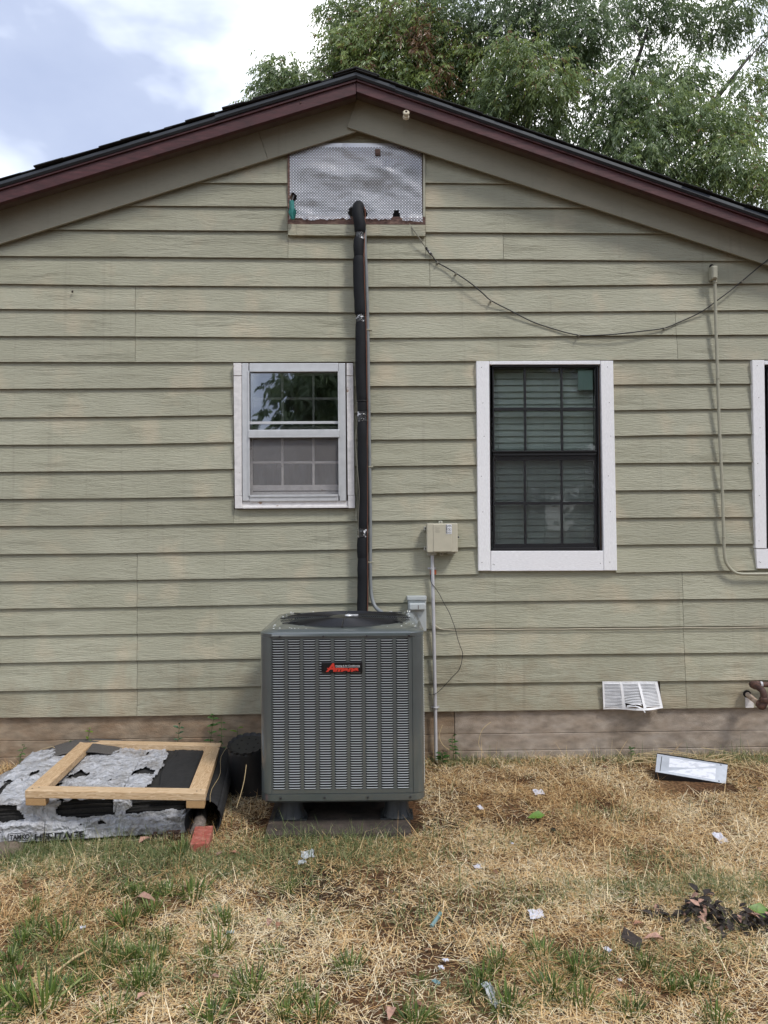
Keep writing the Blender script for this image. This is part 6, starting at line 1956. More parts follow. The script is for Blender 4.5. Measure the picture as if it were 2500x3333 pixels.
# long pale stalks along the foundation
n = 420
x = np.concatenate([nr.uniform(0.42, 2.7, 300), nr.uniform(-2.7, -1.2, 120)]); y = nr.uniform(-0.16, -0.03, n)
yaw = nr.uniform(0, 2*np.pi, n); el = np.clip(nr.normal(1.15, 0.3, n), 0.4, 1.5)
D = np.stack([np.cos(yaw)*np.cos(el), np.sin(yaw)*np.cos(el)*0.4, np.sin(el)], 1)
L = nr.uniform(0.06, 0.24, n)
o = blades('seed_stalks', np.stack([x, y, gz_np(x, y)], 1), D, L, nr.uniform(0.0012, 0.0022, n), nr.uniform(0.2, 1.0, n), np.clip(nr.normal(0.68, 0.2, n), 0, 1), straw_m, nr.uniform(-1, 1, n), 4)
tag(o, 'tall dry grass stalks standing along the foundation', 'grass', kind='stuff')

# stiff dark green tufts, one by one
def z5(x, y): return (x/1.327, 2700 + y/1.327)
def z6(x, y): return (1250 + x/1.327, 2500 + y/1.327)
tufts = [z5(*p) + (s,) for *p, s in [(150, 425, .9), (265, 470, 1.2), (100, 490, .9), (40, 570, 1.0), (190, 770, 1.6), (340, 600, .9), (480, 810, 1.2), (630, 680, 1.1), (540, 410, 1.2), (615, 285, .9), (550, 275, .9), (720, 285, .9), (835, 290, 1.2), (900, 380, .8), (970, 405, 1.0), (720, 475, .9), (600, 560, .9), (550, 590, .8), (940, 520, 1.2), (890, 585, .9), (1190, 545, .8), (1510, 610, 1.0), (1085, 690, 1.2), (1290, 730, .9), (1370, 815, 1.0), (1230, 810, .9), (910, 830, 1.1), (1240, 265, .8), (780, 105, 1.1), (370, 690, .9), (30, 730, 1.0), (90, 640, .9), (290, 700, .8), (20, 820, 1.0), (1040, 740, .8), (700, 560, .7)]]
rgt = random.Random(77)
for _ in range(12):
    tufts.append(z5(rgt.uniform(0, 800), rgt.uniform(300, 830)) + (rgt.uniform(.6, 1.1),))
for _ in range(4):
    tufts.append(z6(rgt.uniform(0, 1640), rgt.uniform(780, 1100)) + (rgt.uniform(.5, .9),))
tufts += [z6(*p) + (s,) for *p, s in [(500, 855, 1.0), (680, 815, 1.1), (830, 885, 1.0), (930, 660, .7), (720, 965, 1.2), (850, 1020, 1.0), (430, 915, .8), (540, 1050, 1.2), (390, 970, .9), (1340, 945, .9), (1440, 960, .8), (1070, 1060, 1.0), (1440, 1100, 1.0), (130, 1105, .9), (930, 845, .8), (1130, 855, .8), (1240, 960, .7), (1210, 900, .7)]]
tuft_m = attr_material('tuft_blade', [(0.0, (0.028, 0.052, 0.012)), (0.45, (0.095, 0.155, 0.030)), (0.75, (0.19, 0.25, 0.06)), (1.0, (0.38, 0.35, 0.18))], 0.45, 0.4, 0.15)
protos = []
def tuft_mesh(seed):
    g = np.random.default_rng(seed)
    n = int(g.integers(55, 80))
    a = g.uniform(0, 2*np.pi, n); r = 0.038*np.sqrt(g.random(n))
    x, y = r*np.cos(a), r*np.sin(a)
    lean = np.clip(g.normal(0.55, 0.25, n), 0.1, 1.1)*(0.4 + r/0.038*0.8)
    D = np.stack([np.cos(a)*np.sin(lean), np.sin(a)*np.sin(lean), np.cos(lean)], 1)
    L = g.uniform(0.04, 0.085, n)
    t = np.clip(g.normal(0.42, 0.24, n), 0, 1)
    n2 = 14
    a2 = g.uniform(0, 2*np.pi, n2); D2_ = np.stack([np.cos(a2)*.93, np.sin(a2)*.93, np.full(n2, 0.35)], 1)
    P = np.concatenate([np.stack([x, y, np.zeros(n)], 1), np.zeros((n2, 3))]); D = np.concatenate([D, D2_]); L = np.concatenate([L, g.uniform(0.05, 0.11, n2)])
    t = np.concatenate([t, g.uniform(0.6, 1.0, n2)]); n += n2
    return blades('grass_tuft', P, D, L, g.uniform(0.0035, 0.0060, n), g.uniform(0.0, 0.35, n), t, tuft_m, g.uniform(-0.5, 0.5, n), 3)
for k, (sx, sy, s) in enumerate(tufts):
    if k < 7:
        o = tuft_mesh(50 + k); protos.append(o)
    else:
        o = protos[k % 7].copy(); COL.objects.link(o)
    c = GP(sx, sy)
    o.location = (c.x, c.y, c.z - 0.003); o.rotation_euler = (0, 0, k*2.4); s *= 1.15; o.scale = (s, s, s*(0.85 + 0.3*((k*37) % 10)/10))
    tag(o, 'short stiff dark green grass tuft growing in the dry lawn', 'grass tuft', 'stiff grass tufts in the lawn')

# ================================================================== WEEDS AT THE FOUNDATION
def leaf_geo(mb, base, d, nrm_, l, w_, fold=0.25):
    d = Vector(d).normalized(); s = d.cross(Vector(nrm_)).normalized(); u = s.cross(d)
    b = Vector(base)
    pts_ = [b, b + d*l*0.35 - s*w_/2 + u*w_*fold, b + d*l*0.4, b + d*l*0.35 + s*w_/2 + u*w_*fold, b + d*l*0.72 - s*w_*0.33 + u*w_*fold*0.5 - u*l*0.05, b + d*l*0.72 + s*w_*0.33 + u*w_*fold*0.5 - u*l*0.05, b + d*l - u*l*0.16, b + d*l*0.72 - u*l*0.05]
    mb.add(pts_, [(0, 2, 1), (0, 3, 2), (1, 2, 7, 4), (2, 3, 5, 7), (4, 7, 6), (7, 5, 6)])
def weed(sx, sy, h, nl, lab, seed, lean=0.0, lw=0.022, ll=0.045, m=None, Y=-0.05, spread=1.0):
    rg = random.Random(seed)
    topp = W(sx, sy, Y)
    root = Vector((topp.x - lean, Y - 0.01, gz(topp.x, Y)))
    h = topp.z - root.z
    wd_ = empty('weed', root, 0, lab, 'weed')
    st = smoothline([root, root.lerp(topp, 0.5) + Vector((rg.uniform(-.02, .02), -0.01, 0)), topp], 4)
    mb = MB(); mb.tube(st, [0.0028 - 0.0016*i/len(st) for i in range(len(st))], 5); mb.build('stem', M['weed'], wd_)
    for k in range(nl):
        t = 0.40 + 0.60*(k + 1)/nl
        c = st[min(len(st) - 1, int(t*(len(st) - 1)))]
        a = k*2.4 + rg.uniform(-.4, .4)
        d = Vector((math.cos(a)*spread, -abs(math.sin(a))*0.6 - 0.1, rg.uniform(0.0, 0.7)))
        mb = MB(); l = ll*rg.uniform(0.7, 1.25)
        leaf_geo(mb, c, d, (0, -0.5, 1), l, lw*l/ll)
        mb.build('leaf', m or M['weed'], wd_, smooth='all')
    return wd_
def zL(x, y): return (x/1.843, 2280 + y/1.843)
yel = mat('yellow_green_leaf', (0.16, 0.26, 0.03), 0.5, var=0.2, vscale=40, transl=0.3)
weed(*zL(540, 165), 0, 11, 'bright yellow green weed standing against the foundation behind the frame', 1, 0.0, 0.020, 0.036, yel)
weed(*zL(430, 240), 0, 7, 'small dark weed at the foundation just left of the frame back corner', 2, 0.02, 0.014, 0.045)
weed(*zL(1078, 145), 0, 12, 'blue green weed with paired leaves against the foundation behind the frame', 3, 0.0, 0.020, 0.042, mat('bluegreen_leaf', (0.05, 0.12, 0.055), 0.5, transl=0.2))
weed(*zL(1285, 85), 0, 15, 'tall leafy weed climbing the siding left of the air conditioner', 4, 0.02, 0.020, 0.038)
weed(*zL(1330, 110), 0, 12, 'thin leafy weed beside the tall one left of the air conditioner', 5, 0.01, 0.014, 0.032)
weed(*zL(1425, 170), 0, 6, 'drooping light green weed just above the black pot', 6, 0.03, 0.016, 0.05, yel)
weed(*zL(150, 265), 0, 8, 'spindly weed at the foundation left of the shingle stack', 7, 0.03, 0.014, 0.04)
weed(*zL(215, 340), 0, 6, 'low dark weed beside the loose film at the left', 8, 0.01, 0.016, 0.04)
weed(1472, 2400, 0, 12, 'dark weed at the foot of the grey conduit beside the air conditioner', 9, -0.01, 0.02, 0.038)
weed(1440, 2455, 0, 9, 'low leafy weed close to the air conditioner on its right', 10, 0.01, 0.026, 0.05, None, -0.12)
weed(2052, 2430, 0, 8, 'small weed at the foundation under the white vent cover', 11, 0.0, 0.014, 0.035)
weed(2490, 2465, 0, 9, 'leafy weed at the foundation at the right edge', 12, 0.0, 0.02, 0.045)
# long bent straw stalks
for k, (ps_, lab) in enumerate((
    ([zL(190, 325), zL(255, 292), zL(318, 278), zL(350, 312)], 'bent pale straw leaning on the loose shingle at the left'),
    ([zL(180, 320), zL(195, 360), zL(208, 400)], 'thin upright straw stalk at the far left of the stack'),
    ([zL(1478, 385), zL(1465, 480), zL(1445, 560), zL(1418, 645)], 'long yellow straw leaning against the black pot'),
    ([(1440, 2360), (1430, 2395), (1442, 2425), (1462, 2440)], 'curled pale straw beside the foot of the grey conduit'),
    ([(1598, 2350), (1570, 2375), (1558, 2420), (1572, 2450)], 'pale hooked straw at the foundation below the black window'))):
    Yk = -0.10 if k != 2 else -1.12
    mb = MB(); mb.tube(smoothline([W(x_, y_, Yk - 0.01*i) for i, (x_, y_) in enumerate(ps_)], 4), 0.0018, 5)
    tag(mb.build('straw_stalk', M['straw1'], None), lab, 'straw', 'single straw stalks')
for k, (pa, pb2, lab) in enumerate((((165, 3195), (310, 3100), 'thick pale straw lying across the lawn at lower left'), ((0, 3310), (55, 3275), 'thick pale straw in the lower left corner of the lawn'), ((2380, 2500), (2500, 2535), 'long yellow straw right of the grey cover panel'), ((2030, 2500), (2100, 2480), 'pale arched straw left of the grey cover panel'))):
    A, B = GP(*pa), GP(*pb2)
    mb = MB(); mb.tube([A + Vector((0, 0, 0.02)), A.lerp(B, 0.5) + Vector((0, 0, 0.032)), B + Vector((0, 0, 0.025))], [0.004, 0.0045, 0.003], 6)
    tag(mb.build('straw_stalk', M['straw1'], None), lab, 'straw', 'single straw stalks')
# broken twigs heaped behind the cover panel
tw_ = empty('twig_heap', GP(2250, 2450), 0, 'small heap of dry straw twigs behind the grey cover panel', 'twigs')
rg = random.Random(8)
for k in range(26):
    c = W(rg.uniform(2110, 2400), rg.uniform(2425, 2470), -0.20); c = Vector((c.x, rg.uniform(-0.27, -0.06), 0)); c.z = gz(c.x, c.y) + rg.uniform(0.01, 0.075)
    a = rg.uniform(-0.5, 0.5); l = rg.uniform(0.05, 0.16)
    d = Vector((math.cos(a), rg.uniform(-.3, .3), math.sin(a)*0.5))*l
    mb = MB(); mb.tube([c - d, c + Vector((0, 0, rg.uniform(0, .012))), c + d], [0.002, 0.0018, 0.001], 5); mb.build('twig', M['straw1'], tw_)

# ================================================================== LITTER
def scrap(sx, sy, w_, d_, lab, seed, m, cat='paper scrap', lift=0.022, tilt=0.0, name='paper_scrap', crumple=0.010):
    c = GP(sx, sy); rg = random.Random(seed); a0 = rg.uniform(0, 3)
    mb = MB(); vs = []; n = 7
    for j in range(n):
        for i in range(n):
            s, t = i/(n - 1) - .5, j/(n - 1) - .5
            k = 0.68 + 0.3*mnoise.noise((s*2 + seed, t*2, 0))
            x = s*w_*k; y = t*d_*k
            vs.append((c.x + x*math.cos(a0*0.2) - y*math.sin(a0*.2), c.y + x*math.sin(a0*.2) + y*math.cos(a0*.2), c.z + lift + crumple*mnoise.noise((s*4 + seed, t*4, 3)) + tilt*y + crumple*0.25*mnoise.noise((s*9, t*9, seed))))
    mb.add(vs, [(j*n + i, j*n + i + 1, (j + 1)*n + i + 1, (j + 1)*n + i) for j in range(n - 1) for i in range(n - 1)])
    o = mb.build(name, m, None)
    so = o.modifiers.new('thick', 'SOLIDIFY'); so.thickness = 0.0008
    return tag(o, lab, cat)
scrap(*z6(668, 120), 0.085, 0.075, 'white paper scrap on the lawn right of the air conditioner', 1, M['paper'], tilt=0.2)
scrap(*z6(417, 187), 0.040, 0.045, 'tiny white paper scrap just right of the air conditioner slab', 2, M['paper'], tilt=0.4)
scrap(*z6(1453, 318), 0.075, 0.10, 'white paper scrap below the grey cover panel at the right', 3, M['paper'], tilt=0.3)
scrap(*z6(658, 652), 0.085, 0.080, 'flat white paper scrap in the middle of the right lawn', 4, M['paper'], tilt=0.2)
scrap(*z6(403, 445), 0.050, 0.055, 'small pale blue paper scrap among grass below the air conditioner', 5, M['paper'])
scrap(*z6(965, 806), 0.030, 0.045, 'tiny white paper scrap beside the dark strip of debris', 6, M['paper'])
scrap(*z6(267, 853), 0.032, 0.025, 'bright white chip in the lower lawn below the blue stick', 7, M['paper'])
scrap(*z6(247, 885), 0.028, 0.030, 'small white chip just below the bright one in the lower lawn', 8, M['paper'])
scrap(*z6(462, 1000), 0.050, 0.14, 'crumpled grey plastic film at the bottom of the lawn', 9, M['paper_grey'], 'plastic film', name='plastic_scrap', crumple=0.03, tilt=0.3)
scrap(*z5(1330, 125), 0.09, 0.07, 'clear crumpled plastic wrapper in the grass in front of the slab', 10, M['paper_grey'], 'plastic film', name='plastic_scrap', crumple=0.03, tilt=0.3)
scrap(*z5(1305, 160), 0.055, 0.05, 'small clear plastic piece beside the crumpled wrapper in front of the slab', 11, M['paper_grey'], 'plastic film', name='plastic_scrap', crumple=0.02)
scrap(*z5(358, 445), 0.032, 0.025, 'tiny white chip on the left lawn among the tufts', 12, M['paper'])
scrap(*z5(995, 465), 0.045, 0.035, 'small silvery film piece in the left lawn beside a tuft', 13, M['paper_grey'], 'plastic film', name='plastic_scrap')
scrap(*z6(1018, 940), 0.022, 0.022, 'tiny pale blue chip in the lower right lawn', 14, M['paper'])
scrap(*z6(225, 948), 0.025, 0.05, 'small grey green pebble like scrap in the lower lawn', 15, M['bluestick'], 'scrap', name='scrap')
scrap(*z6(555, 343), 0.018, 0.02, 'tiny white fleck in the grass below the green leaf', 16, M['paper'])
scrap(*z6(730, 283), 0.028, 0.04, 'small black crumb on the lawn below the green leaf', 17, M['darkleaf'], 'crumb', name='crumb', crumple=0.02)
def groundleaf(sx, sy, l, w_, lab, seed, m, up=0.15, cat='leaf', lift=0.02):
    c = GP(sx, sy); rg = random.Random(seed); a = rg.uniform(0, 6.3)
    mb = MB(); leaf_geo(mb, c + Vector((-math.cos(a)*l/2, -math.sin(a)*l/2, lift)), (math.cos(a), math.sin(a), up), (0, 0, 1), l, w_, 0.35)
    return tag(mb.build('fallen_leaf', m, None, smooth='all'), lab, cat, 'fallen leaves on the ground')
c = GP(*z6(660, 228)); mb = MB(); leaf_geo(mb, c + Vector((0.045, 0, 0.03)), (-1, -0.1, 0.0), (0, -0.6, 1), 0.095, 0.05, 0.2)
tag(mb.build('fallen_leaf', M['leafgreen'], None, smooth='all'), 'single fresh green leaf lying on the straw right of the slab', 'leaf', 'fallen leaves on the ground')
dl = [(z5(630, 65), 'pinkish dead leaf in front of the shingle stack', .09), (z5(215, 70), 'pale dead leaf standing in the grass below the stack', .07), (z5(950, 125), 'tan dead leaf right of the brick', .05), (z5(1015, 122), 'brown dead leaf farther right of the brick', .06), (z5(625, 322), 'long pale dead leaf in the middle of the left lawn', .10), (z5(340, 383), 'small brown dead leaf on the left lawn', .04), (z5(1165, 425), 'dark brown curled leaf on the lawn below the slab', .06), (z5(1205, 435), 'second curled brown leaf beside the dark one below the slab', .06), (z5(615, 745), 'orange brown leaf at the lower left lawn', .05), (z5(90, 620), 'brown leaf among the tufts at the left edge', .06), (z5(930, 660), 'pale tan leaf chip in the lower middle lawn', .04),
      (z6(480, 470), 'reddish leaf below the small blue scrap', .04), (z6(1165, 760), 'pale flat leaf right of the dark strip', .08), (z6(1100, 695), 'faded leaf left of the rotten leaf pile', .05), (z6(1620, 105), 'reddish brown leaf right of the cover panel', .05), (z6(955, 12), 'brown leaf far back on the lawn under the window', .05), (zL(40, 495), 'pink brown dead leaf at the far left beside the film', .07), (z6(1390, 160), 'dark leaf bit on the lawn right of centre', .04), (z6(30, 1085), 'dark reddish leaf at the bottom of the lawn', .07), (z6(150, 1050), 'small dark leaf near the bottom of the lawn', .05)]
for k, (q, lab, l) in enumerate(dl):
    groundleaf(*q, l, l*0.5, lab, 100 + k, (M['pinkleaf'], M['deadleaf'])[k % 2])
# dark strip of debris and the blue stick
A, B = GP(*z6(1030, 745)), GP(*z6(1110, 800))
mb = MB(); mb.obox(A.lerp(B, .5) + Vector((0, 0, 0.03)), (B - A)*0.5, Vector((0.014, 0.02, 0.01)), (0, 0, 0.006))
tag(mb.build('debris_strip', M['darkleaf'], None, bevel=0.003), 'dark flat strip of debris lying on the lower right lawn', 'debris')
A, B = GP(*z6(205, 705)), GP(*z6(245, 662))
mb = MB(); mb.tube([A + Vector((0, 0, 0.02)), B + Vector((0, 0, 0.035))], 0.008, 8)
tag(mb.build('plastic_stick', M['bluestick'], None), 'short blue green plastic stick lying on the lawn', 'plastic stick')
# rotten leaf pile at the right
lp_ = empty('leaf_pile', GP(2380, 3010), 0, 'dark pile of rotten leaves on the lawn at the right edge', 'leaf pile')
rg = random.Random(12)
for k in range(280):
    t = rg.random()
    if t < 0.55:
        X, Yp = rg.gauss(1370, 55), rg.gauss(650, 22)
    elif t < 0.93:
        X, Yp = rg.uniform(1430, 1690), rg.gauss(690, 18)
    else:
        X, Yp = rg.gauss(1185, 18), rg.gauss(645, 8)
    c = GP(*z6(X, Yp)); hh = 0.005 + 0.09*rg.random()*max(0, 1 - abs(X - 1360)/110) + 0.045*rg.random()*(X > 1430)
    a = rg.uniform(0, 6.3); l = rg.uniform(0.022, 0.056)
    mb = MB(); leaf_geo(mb, c + Vector((0, 0, hh)), (math.cos(a), math.sin(a), rg.uniform(-.8, .8)), (rg.uniform(-.6, .6), rg.uniform(-.8, .2), 1), l, l*rg.uniform(.4, .65), rg.uniform(.1, .5))
    mb.build('leaf', M['pinkleaf'] if rg.random() < 0.13 else M['darkleaf'], lp_, smooth='all')
c = GP(*z6(1645, 670)); mb = MB(); leaf_geo(mb, c + Vector((-0.06, 0.02, 0.06)), (1, -0.3, -0.3), (0, -0.7, 1), 0.12, 0.06, 0.2)
tag(mb.build('fallen_leaf', M['leafgreen'], None, smooth='all'), 'pale green leaf on top of the rotten leaf pile at the right edge', 'leaf', 'fallen leaves on the ground')

# ================================================================== TREES
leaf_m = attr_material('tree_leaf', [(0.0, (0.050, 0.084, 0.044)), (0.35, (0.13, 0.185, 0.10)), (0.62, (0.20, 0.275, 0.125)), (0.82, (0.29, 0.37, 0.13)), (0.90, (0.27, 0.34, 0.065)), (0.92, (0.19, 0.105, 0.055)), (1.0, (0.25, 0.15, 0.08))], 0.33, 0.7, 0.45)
def foliage(name, clumps, seed, leaf=(0.085, 0.026), per=9, parent=None, material=leaf_m):
    """clumps: (centre, radii, sprays, tone). Each spray is a drooping stalk with leaflets along both sides"""
    g = np.random.default_rng(seed)
    Ps, Ds, Ts = [], [], []
    for (c, rad, ns, tone) in clumps:
        d = g.normal(size=(ns, 3)); d /= np.linalg.norm(d, axis=1, keepdims=True)
        r = g.random(ns)**0.45
        # uneven outline
        lob = 0.78 + 0.35*np.sin(d[:, 0]*5 + c[0]*3)*np.cos(d[:, 2]*6 + c[2]*2 + d[:, 1]*4)
        p = np.array(c) + d*np.array(rad)*(r*lob)[:, None]
        out = d*np.array([1, 1, 0.5]); out[:, 2] -= 0.55 + 0.5*g.random(ns)
        out += g.normal(0, 0.35, (ns, 3)); out /= np.linalg.norm(out, axis=1, keepdims=True)
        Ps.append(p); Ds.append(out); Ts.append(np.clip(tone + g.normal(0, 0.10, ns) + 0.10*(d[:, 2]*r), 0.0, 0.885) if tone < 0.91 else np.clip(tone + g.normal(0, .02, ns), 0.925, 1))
    P, D, T = np.concatenate(Ps), np.concatenate(Ds), np.concatenate(Ts)
    ns = len(P)
    sp = g.uniform(0.16, 0.30, ns)
    sd = np.cross(D, np.array([0, 0, 1.0])); sd /= np.linalg.norm(sd, axis=1, keepdims=True) + 1e-9
    V, TT = [], []
    for k in range(per):
        t = (k + 0.6)/per
        b = P + D*(sp*t)[:, None] + np.array([0, 0, -0.10])*(sp*t*t)[:, None]
        s = 1 if k % 2 else -1
        ld = D*0.55 + sd*(0.75*s) + np.array([0, 0, -0.55]) + g.normal(0, 0.28, (ns, 3))
        if k == per - 1: ld = D + np.array([0, 0, -0.4]) + g.normal(0, 0.15, (ns, 3))
        ld /= np.linalg.norm(ld, axis=1, keepdims=True)
        lw = np.cross(ld, g.normal(size=(ns, 3))); lw /= np.linalg.norm(lw, axis=1, keepdims=True) + 1e-9
        ln = np.cross(ld, lw)
        L = leaf[0]*g.uniform(0.7, 1.25, ns)[:, None]; w_ = leaf[1]*g.uniform(0.75, 1.2, ns)[:, None]/2
        v0 = b; v1 = b + ld*L*0.40 - lw*w_ + ln*w_*0.35; v2 = b + ld*L*0.45; v3 = b + ld*L*0.40 + lw*w_ + ln*w_*0.35
        v4 = b + ld*L*0.95 + np.array([0, 0, -1.0])*L*0.14
        V.append(np.stack([v0, v1, v2, v3, v4], 1)); TT.append(np.clip(T + g.normal(0, 0.05, ns)*(T < 0.9), 0, 1))
    V = np.concatenate(V); TT = np.concatenate(TT); n = len(V)
    fl = np.array([0, 2, 1, 0, 3, 2, 1, 2, 4, 2, 3, 4])
    loop = (np.arange(n)[:, None]*5 + fl[None]).ravel().astype(np.int32)
    me = bpy.data.meshes.new(name)
    me.vertices.add(n*5); me.vertices.foreach_set('co', V.ravel())
    me.loops.add(len(loop)); me.loops.foreach_set('vertex_index', loop)
    me.polygons.add(n*4); me.polygons.foreach_set('loop_start', np.arange(0, n*12, 3).astype(np.int32))
    me.update(calc_edges=True)
    at = me.attributes.new('tone', 'FLOAT', 'FACE'); at.data.foreach_set('value', np.repeat(TT, 4).astype(np.float32))
    o = mkobj(name, me, material, parent)
    return o
def limbs(parent, root, tips, r0, name='branch', seed=0):
    rg = random.Random(seed)
    for k, tip in enumerate(tips):
        tip = Vector(tip)
        mid = root.lerp(tip, 0.5) + Vector((rg.uniform(-.3, .3), rg.uniform(-.3, .3), rg.uniform(0.05, 0.35)))
        q = smoothline([root, mid, tip], 5); n = len(q)
        mb = MB(); mb.tube(q, [r0*(1 - 0.85*i/(n - 1)) for i in range(n)], 8); mb.build(name, M['bark'], parent, smooth='all')
        for j in range(3):
            b = q[rg.randrange(3, n - 1)]
            e = b + Vector((rg.uniform(-.8, .8), rg.uniform(-.8, .3), rg.uniform(-.1, .7)))
            mb = MB(); mb.tube(smoothline([b, b.lerp(e, .5) + Vector((rg.uniform(-.1, .1), 0, rg.uniform(0, .15))), e], 4), [0.018*(1 - 0.8*i/8) for i in range(9)], 5)
            mb.build('twig', M['twig'], parent)
def TP(dx, dy, Y):
    """from a position in the 1659 x 2212 view of the photograph"""
    return W(dx*1.507, dy*1.507, Y)
# big tree behind the ridge
tr1 = empty('tree', (3.3, 7.6, 0), 0, 'large leafy tree with drooping leaves filling the sky behind the right roof slope', 'tree')
big = []
rg = random.Random(20)
def cl(dx, dy, Y, r, ns, tone, fl=0.8):
    c = TP(dx, dy, Y); big.append((tuple(c), (r, r*0.9, r*fl), ns, tone))
for (dx, dy, Y, r, ns, tone) in [
    (990, 60, 8.6, 1.0, 620, .30), (1090, 40, 8.2, 0.9, 560, .34), (1010, 170, 8.8, 0.9, 520, .30), (1180, 30, 8.0, 1.0, 560, .32), (1270, 60, 7.6, 0.85, 500, .36),
    (1110, 130, 7.4, 0.75, 520, .58), (1180, 180, 7.2, 0.75, 520, .60), (1090, 210, 7.6, 0.65, 430, .48), (1230, 110, 7.8, 0.8, 480, .40), (1060, 260, 8.0, 0.7, 380, .40), (1180, 270, 7.8, 0.7, 380, .42),
    (1380, 140, 8.4, 0.75, 380, .36), (1330, 210, 7.6, 0.8, 520, .40), (1420, 240, 7.4, 0.8, 540, .50), (1300, 290, 7.6, 0.75, 460, .42), (1400, 330, 7.2, 0.8, 520, .46),
    (1480, 170, 7.8, 0.65, 380, .46), (1520, 260, 7.2, 0.75, 480, .50), (1570, 350, 6.9, 0.75, 460, .55), (1490, 370, 7.4, 0.7, 420, .42), (1600, 270, 7.4, 0.6, 330, .52), (1640, 390, 6.8, 0.6, 320, .58), (1620, 180, 8.0, 0.55, 200, .50),
    (1460, 30, 8.2, 0.7, 330, .38), (1540, 60, 8.4, 0.65, 240, .42), (1600, 10, 8.0, 0.7, 260, .44), (1380, 10, 8.2, 0.8, 380, .36), (1650, 80, 8.6, 0.35, 60, .42), (1180, -80, 8.0, 1.2, 560, .36), (1000, -90, 8.4, 1.2, 520, .34), (1380, -110, 8.2, 1.3, 520, .38), (1600, -120, 8.2, 1.2, 420, .40), (1750, 200, 7.8, 1.1, 520, .46), (1760, 380, 7.2, 1.0, 480, .50), (1800, 20, 8.2, 1.2, 420, .42), (1240, 400, 8.2, 0.9, 360, .34), (1400, 450, 8.0, 0.9, 360, .36), (1560, 470, 7.8, 0.9, 360, .40)]:
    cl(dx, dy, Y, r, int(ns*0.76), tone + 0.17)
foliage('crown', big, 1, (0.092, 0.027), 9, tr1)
mb = MB(); base = Vector((3.3, 8.4, 0)); tk = smoothline([base, base + Vector((-0.1, 0, 2.6)), base + Vector((-0.5, -0.1, 5.0)), TP(1150, 280, 8.2)], 6)
mb.tube(tk, [0.30 - 0.17*i/(len(tk) - 1) for i in range(len(tk))], 14); mb.build('trunk', M['bark'], tr1, smooth='all')
fork = tk[-4]
limbs(tr1, fork, [TP(1060, 150, 8.4), TP(1000, 40, 8.6), TP(1240, 60, 7.8), TP(1180, -80, 8.0)], 0.11, seed=1)
limbs(tr1, tk[-7], [TP(1440, 240, 7.6), TP(1560, 330, 7.1), TP(1400, 60, 8.2), TP(1620, 120, 8.2)], 0.13, seed=2)
limbs(tr1, tk[-6], [TP(1340, 330, 7.5), TP(1520, 390, 7.3)], 0.08, seed=3)
# lighter tree at its left
tr2 = empty('tree', (0.6, 9.2, 0), 0, 'lighter yellow green tree behind the roof peak with a few dead brown sprays', 'tree')
lt = []
def cl2(dx, dy, Y, r, ns, tone, fl=0.8):
    c = TP(dx, dy, Y); lt.append((tuple(c), (r, r*0.9, r*fl), ns, tone))
for (dx, dy, Y, r, ns, tone) in [
    (600, 150, 9.0, 0.45, 230, .52), (650, 180, 9.0, 0.50, 280, .50), (580, 190, 9.0, 0.40, 190, .50), (620, 215, 9.2, 0.5, 240, .46), (690, 200, 9.0, 0.5, 260, .52), (540, 222, 9.0, 0.2, 40, .5), (710, 150, 9.2, 0.38, 120, .52),
    (760, 140, 8.8, 0.65, 420, .66), (740, 90, 8.8, 0.5, 300, .62), (800, 90, 8.8, 0.7, 460, .70), (730, 30, 9.2, 0.45, 190, .58), (800, 20, 9.2, 0.65, 360, .56), (870, 60, 8.6, 0.75, 480, .70), (860, 140, 8.6, 0.7, 480, .68), (940, 90, 8.6, 0.75, 460, .66), (930, 170, 8.4, 0.6, 380, .66), (880, 210, 8.4, 0.6, 330, .56), (800, 200, 8.6, 0.6, 320, .62), (990, 120, 8.3, 0.5, 300, .70), (780, 170, 8.2, 0.28, 130, .84), (1000, 210, 8.6, 0.55, 260, .52), (740, -60, 9.2, 0.7, 230, .54), (880, -60, 9.0, 1.0, 460, .56), (930, 20, 9.2, 0.7, 320, .50),
    (905, 60, 8.1, 0.16, 40, .96), (912, 85, 8.0, 0.16, 40, .96), (960, 150, 7.9, 0.18, 30, .96), (925, 190, 7.9, 0.20, 34, .95), (780, 135, 8.3, 0.14, 16, .95), (900, 110, 8.0, 0.12, 16, .97)]:
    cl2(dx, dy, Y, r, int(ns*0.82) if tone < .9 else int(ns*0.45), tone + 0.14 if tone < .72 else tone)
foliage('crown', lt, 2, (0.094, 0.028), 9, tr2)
mb = MB(); base = Vector((0.8, 9.4, 0)); tk = smoothline([base, base + Vector((0.1, 0, 3)), base + Vector((-0.1, -0.1, 6)), TP(860, 160, 9.0)], 5)
mb.tube(tk, [0.2 - 0.13*i/(len(tk) - 1) for i in range(len(tk))], 12); mb.build('trunk', M['bark'], tr2, smooth='all')
limbs(tr2, tk[-3], [TP(640, 180, 9.1), TP(800, 60, 8.9), TP(900, 60, 8.7), TP(980, 130, 8.4)], 0.07, seed=4)
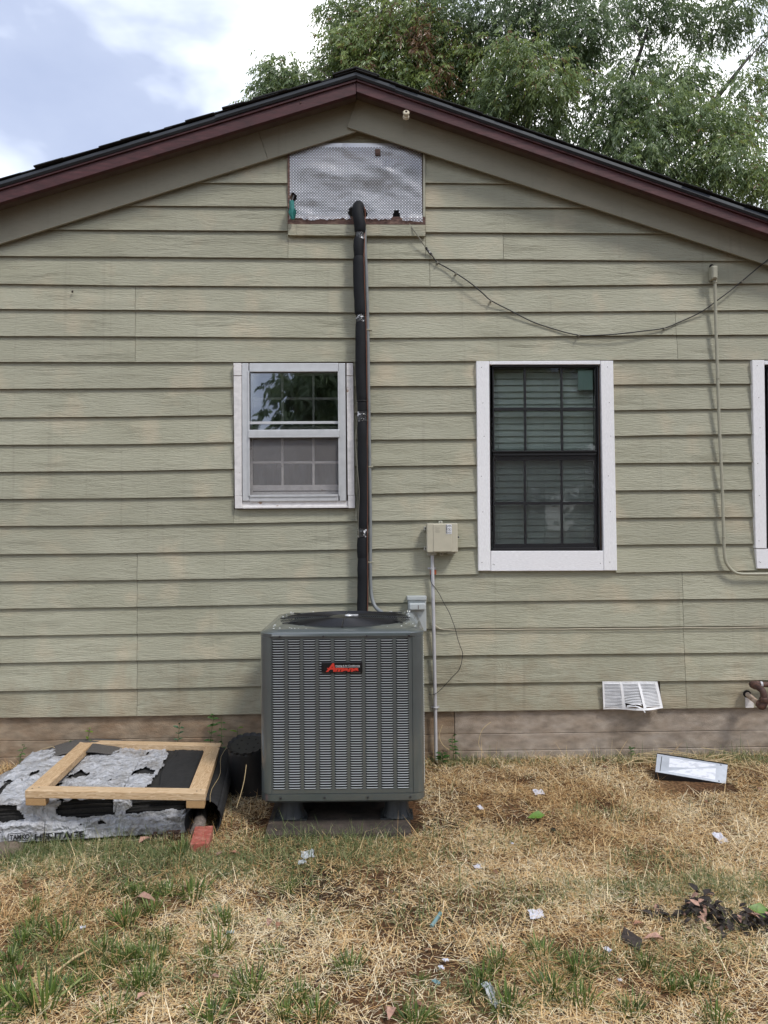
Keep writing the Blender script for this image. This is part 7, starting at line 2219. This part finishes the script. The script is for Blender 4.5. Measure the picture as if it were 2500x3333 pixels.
# trees behind the viewer: some mirrored in glass, others added to block low sky
proto = None
for k, (x, y, s, rot, lab) in enumerate(((0.2, -14.5, 1.05, 0.3, 'leafy tree across the yard, seen only mirrored in the small window'), (4.6, -15.0, 1.15, 4.0, 'leafy tree across the yard, mirrored in the black window'), (-11.5, -16.0, 1.5, 1.1, 'far left unseen tree added behind the viewer to block low sky'), (1.4, -18.5, 1.6, 2.0, 'tall unseen tree added between the two mirrored trees to block low sky'), (10.5, -16.5, 1.5, 5.0, 'far right unseen tree added behind the viewer to block low sky'))):
    if proto is None:
        root = empty('tree', (0, 0, 0), 0, lab, 'tree', 'trees along the far side of the yard')
        gq = random.Random(33); cs = []
        for q in range(26):
            a = gq.uniform(0, 6.3); rr_ = gq.uniform(0.3, 2.6)
            z_ = gq.uniform(1.6, 6.2)
            if z_ < 2.6: rr_ = gq.uniform(1.4, 2.8)
            cs.append(((rr_*math.cos(a), rr_*math.sin(a), z_), (0.95, 0.95, 0.75), 150, gq.uniform(.3, .5)))
        foliage('crown', cs, 9, (0.17, 0.06), 7, root).parent = root
        mb = MB(); tk = [Vector((0, 0, -0.2)), Vector((0.05, 0, 2)), Vector((-0.1, 0.05, 4.5))]
        mb.tube(smoothline(tk, 4), [0.2 - 0.12*i/8 for i in range(9)], 10); mb.build('trunk', M['bark'], root, smooth='all', local=True)
        for a in range(5):
            mb = MB(); mb.tube(smoothline([Vector((0, 0, 2.2 + .3*a)), Vector((math.cos(a*1.3), math.sin(a*1.3), 3.4 + .2*a)), Vector((2*math.cos(a*1.3), 2*math.sin(a*1.3), 3.9 + .3*a))], 3), [0.08 - 0.01*i for i in range(7)], 7); mb.build('branch', M['bark'], root, smooth='all', local=True)
        proto = root; cur = root
    else:
        cur = proto.copy(); COL.objects.link(cur); cur['label'] = lab
        for ch in list(proto.children):
            c2 = ch.copy(); COL.objects.link(c2); c2.parent = cur
    cur.location = (x, y, -0.17); cur.rotation_euler = (0, 0, rot); cur.scale = (s, s, s)
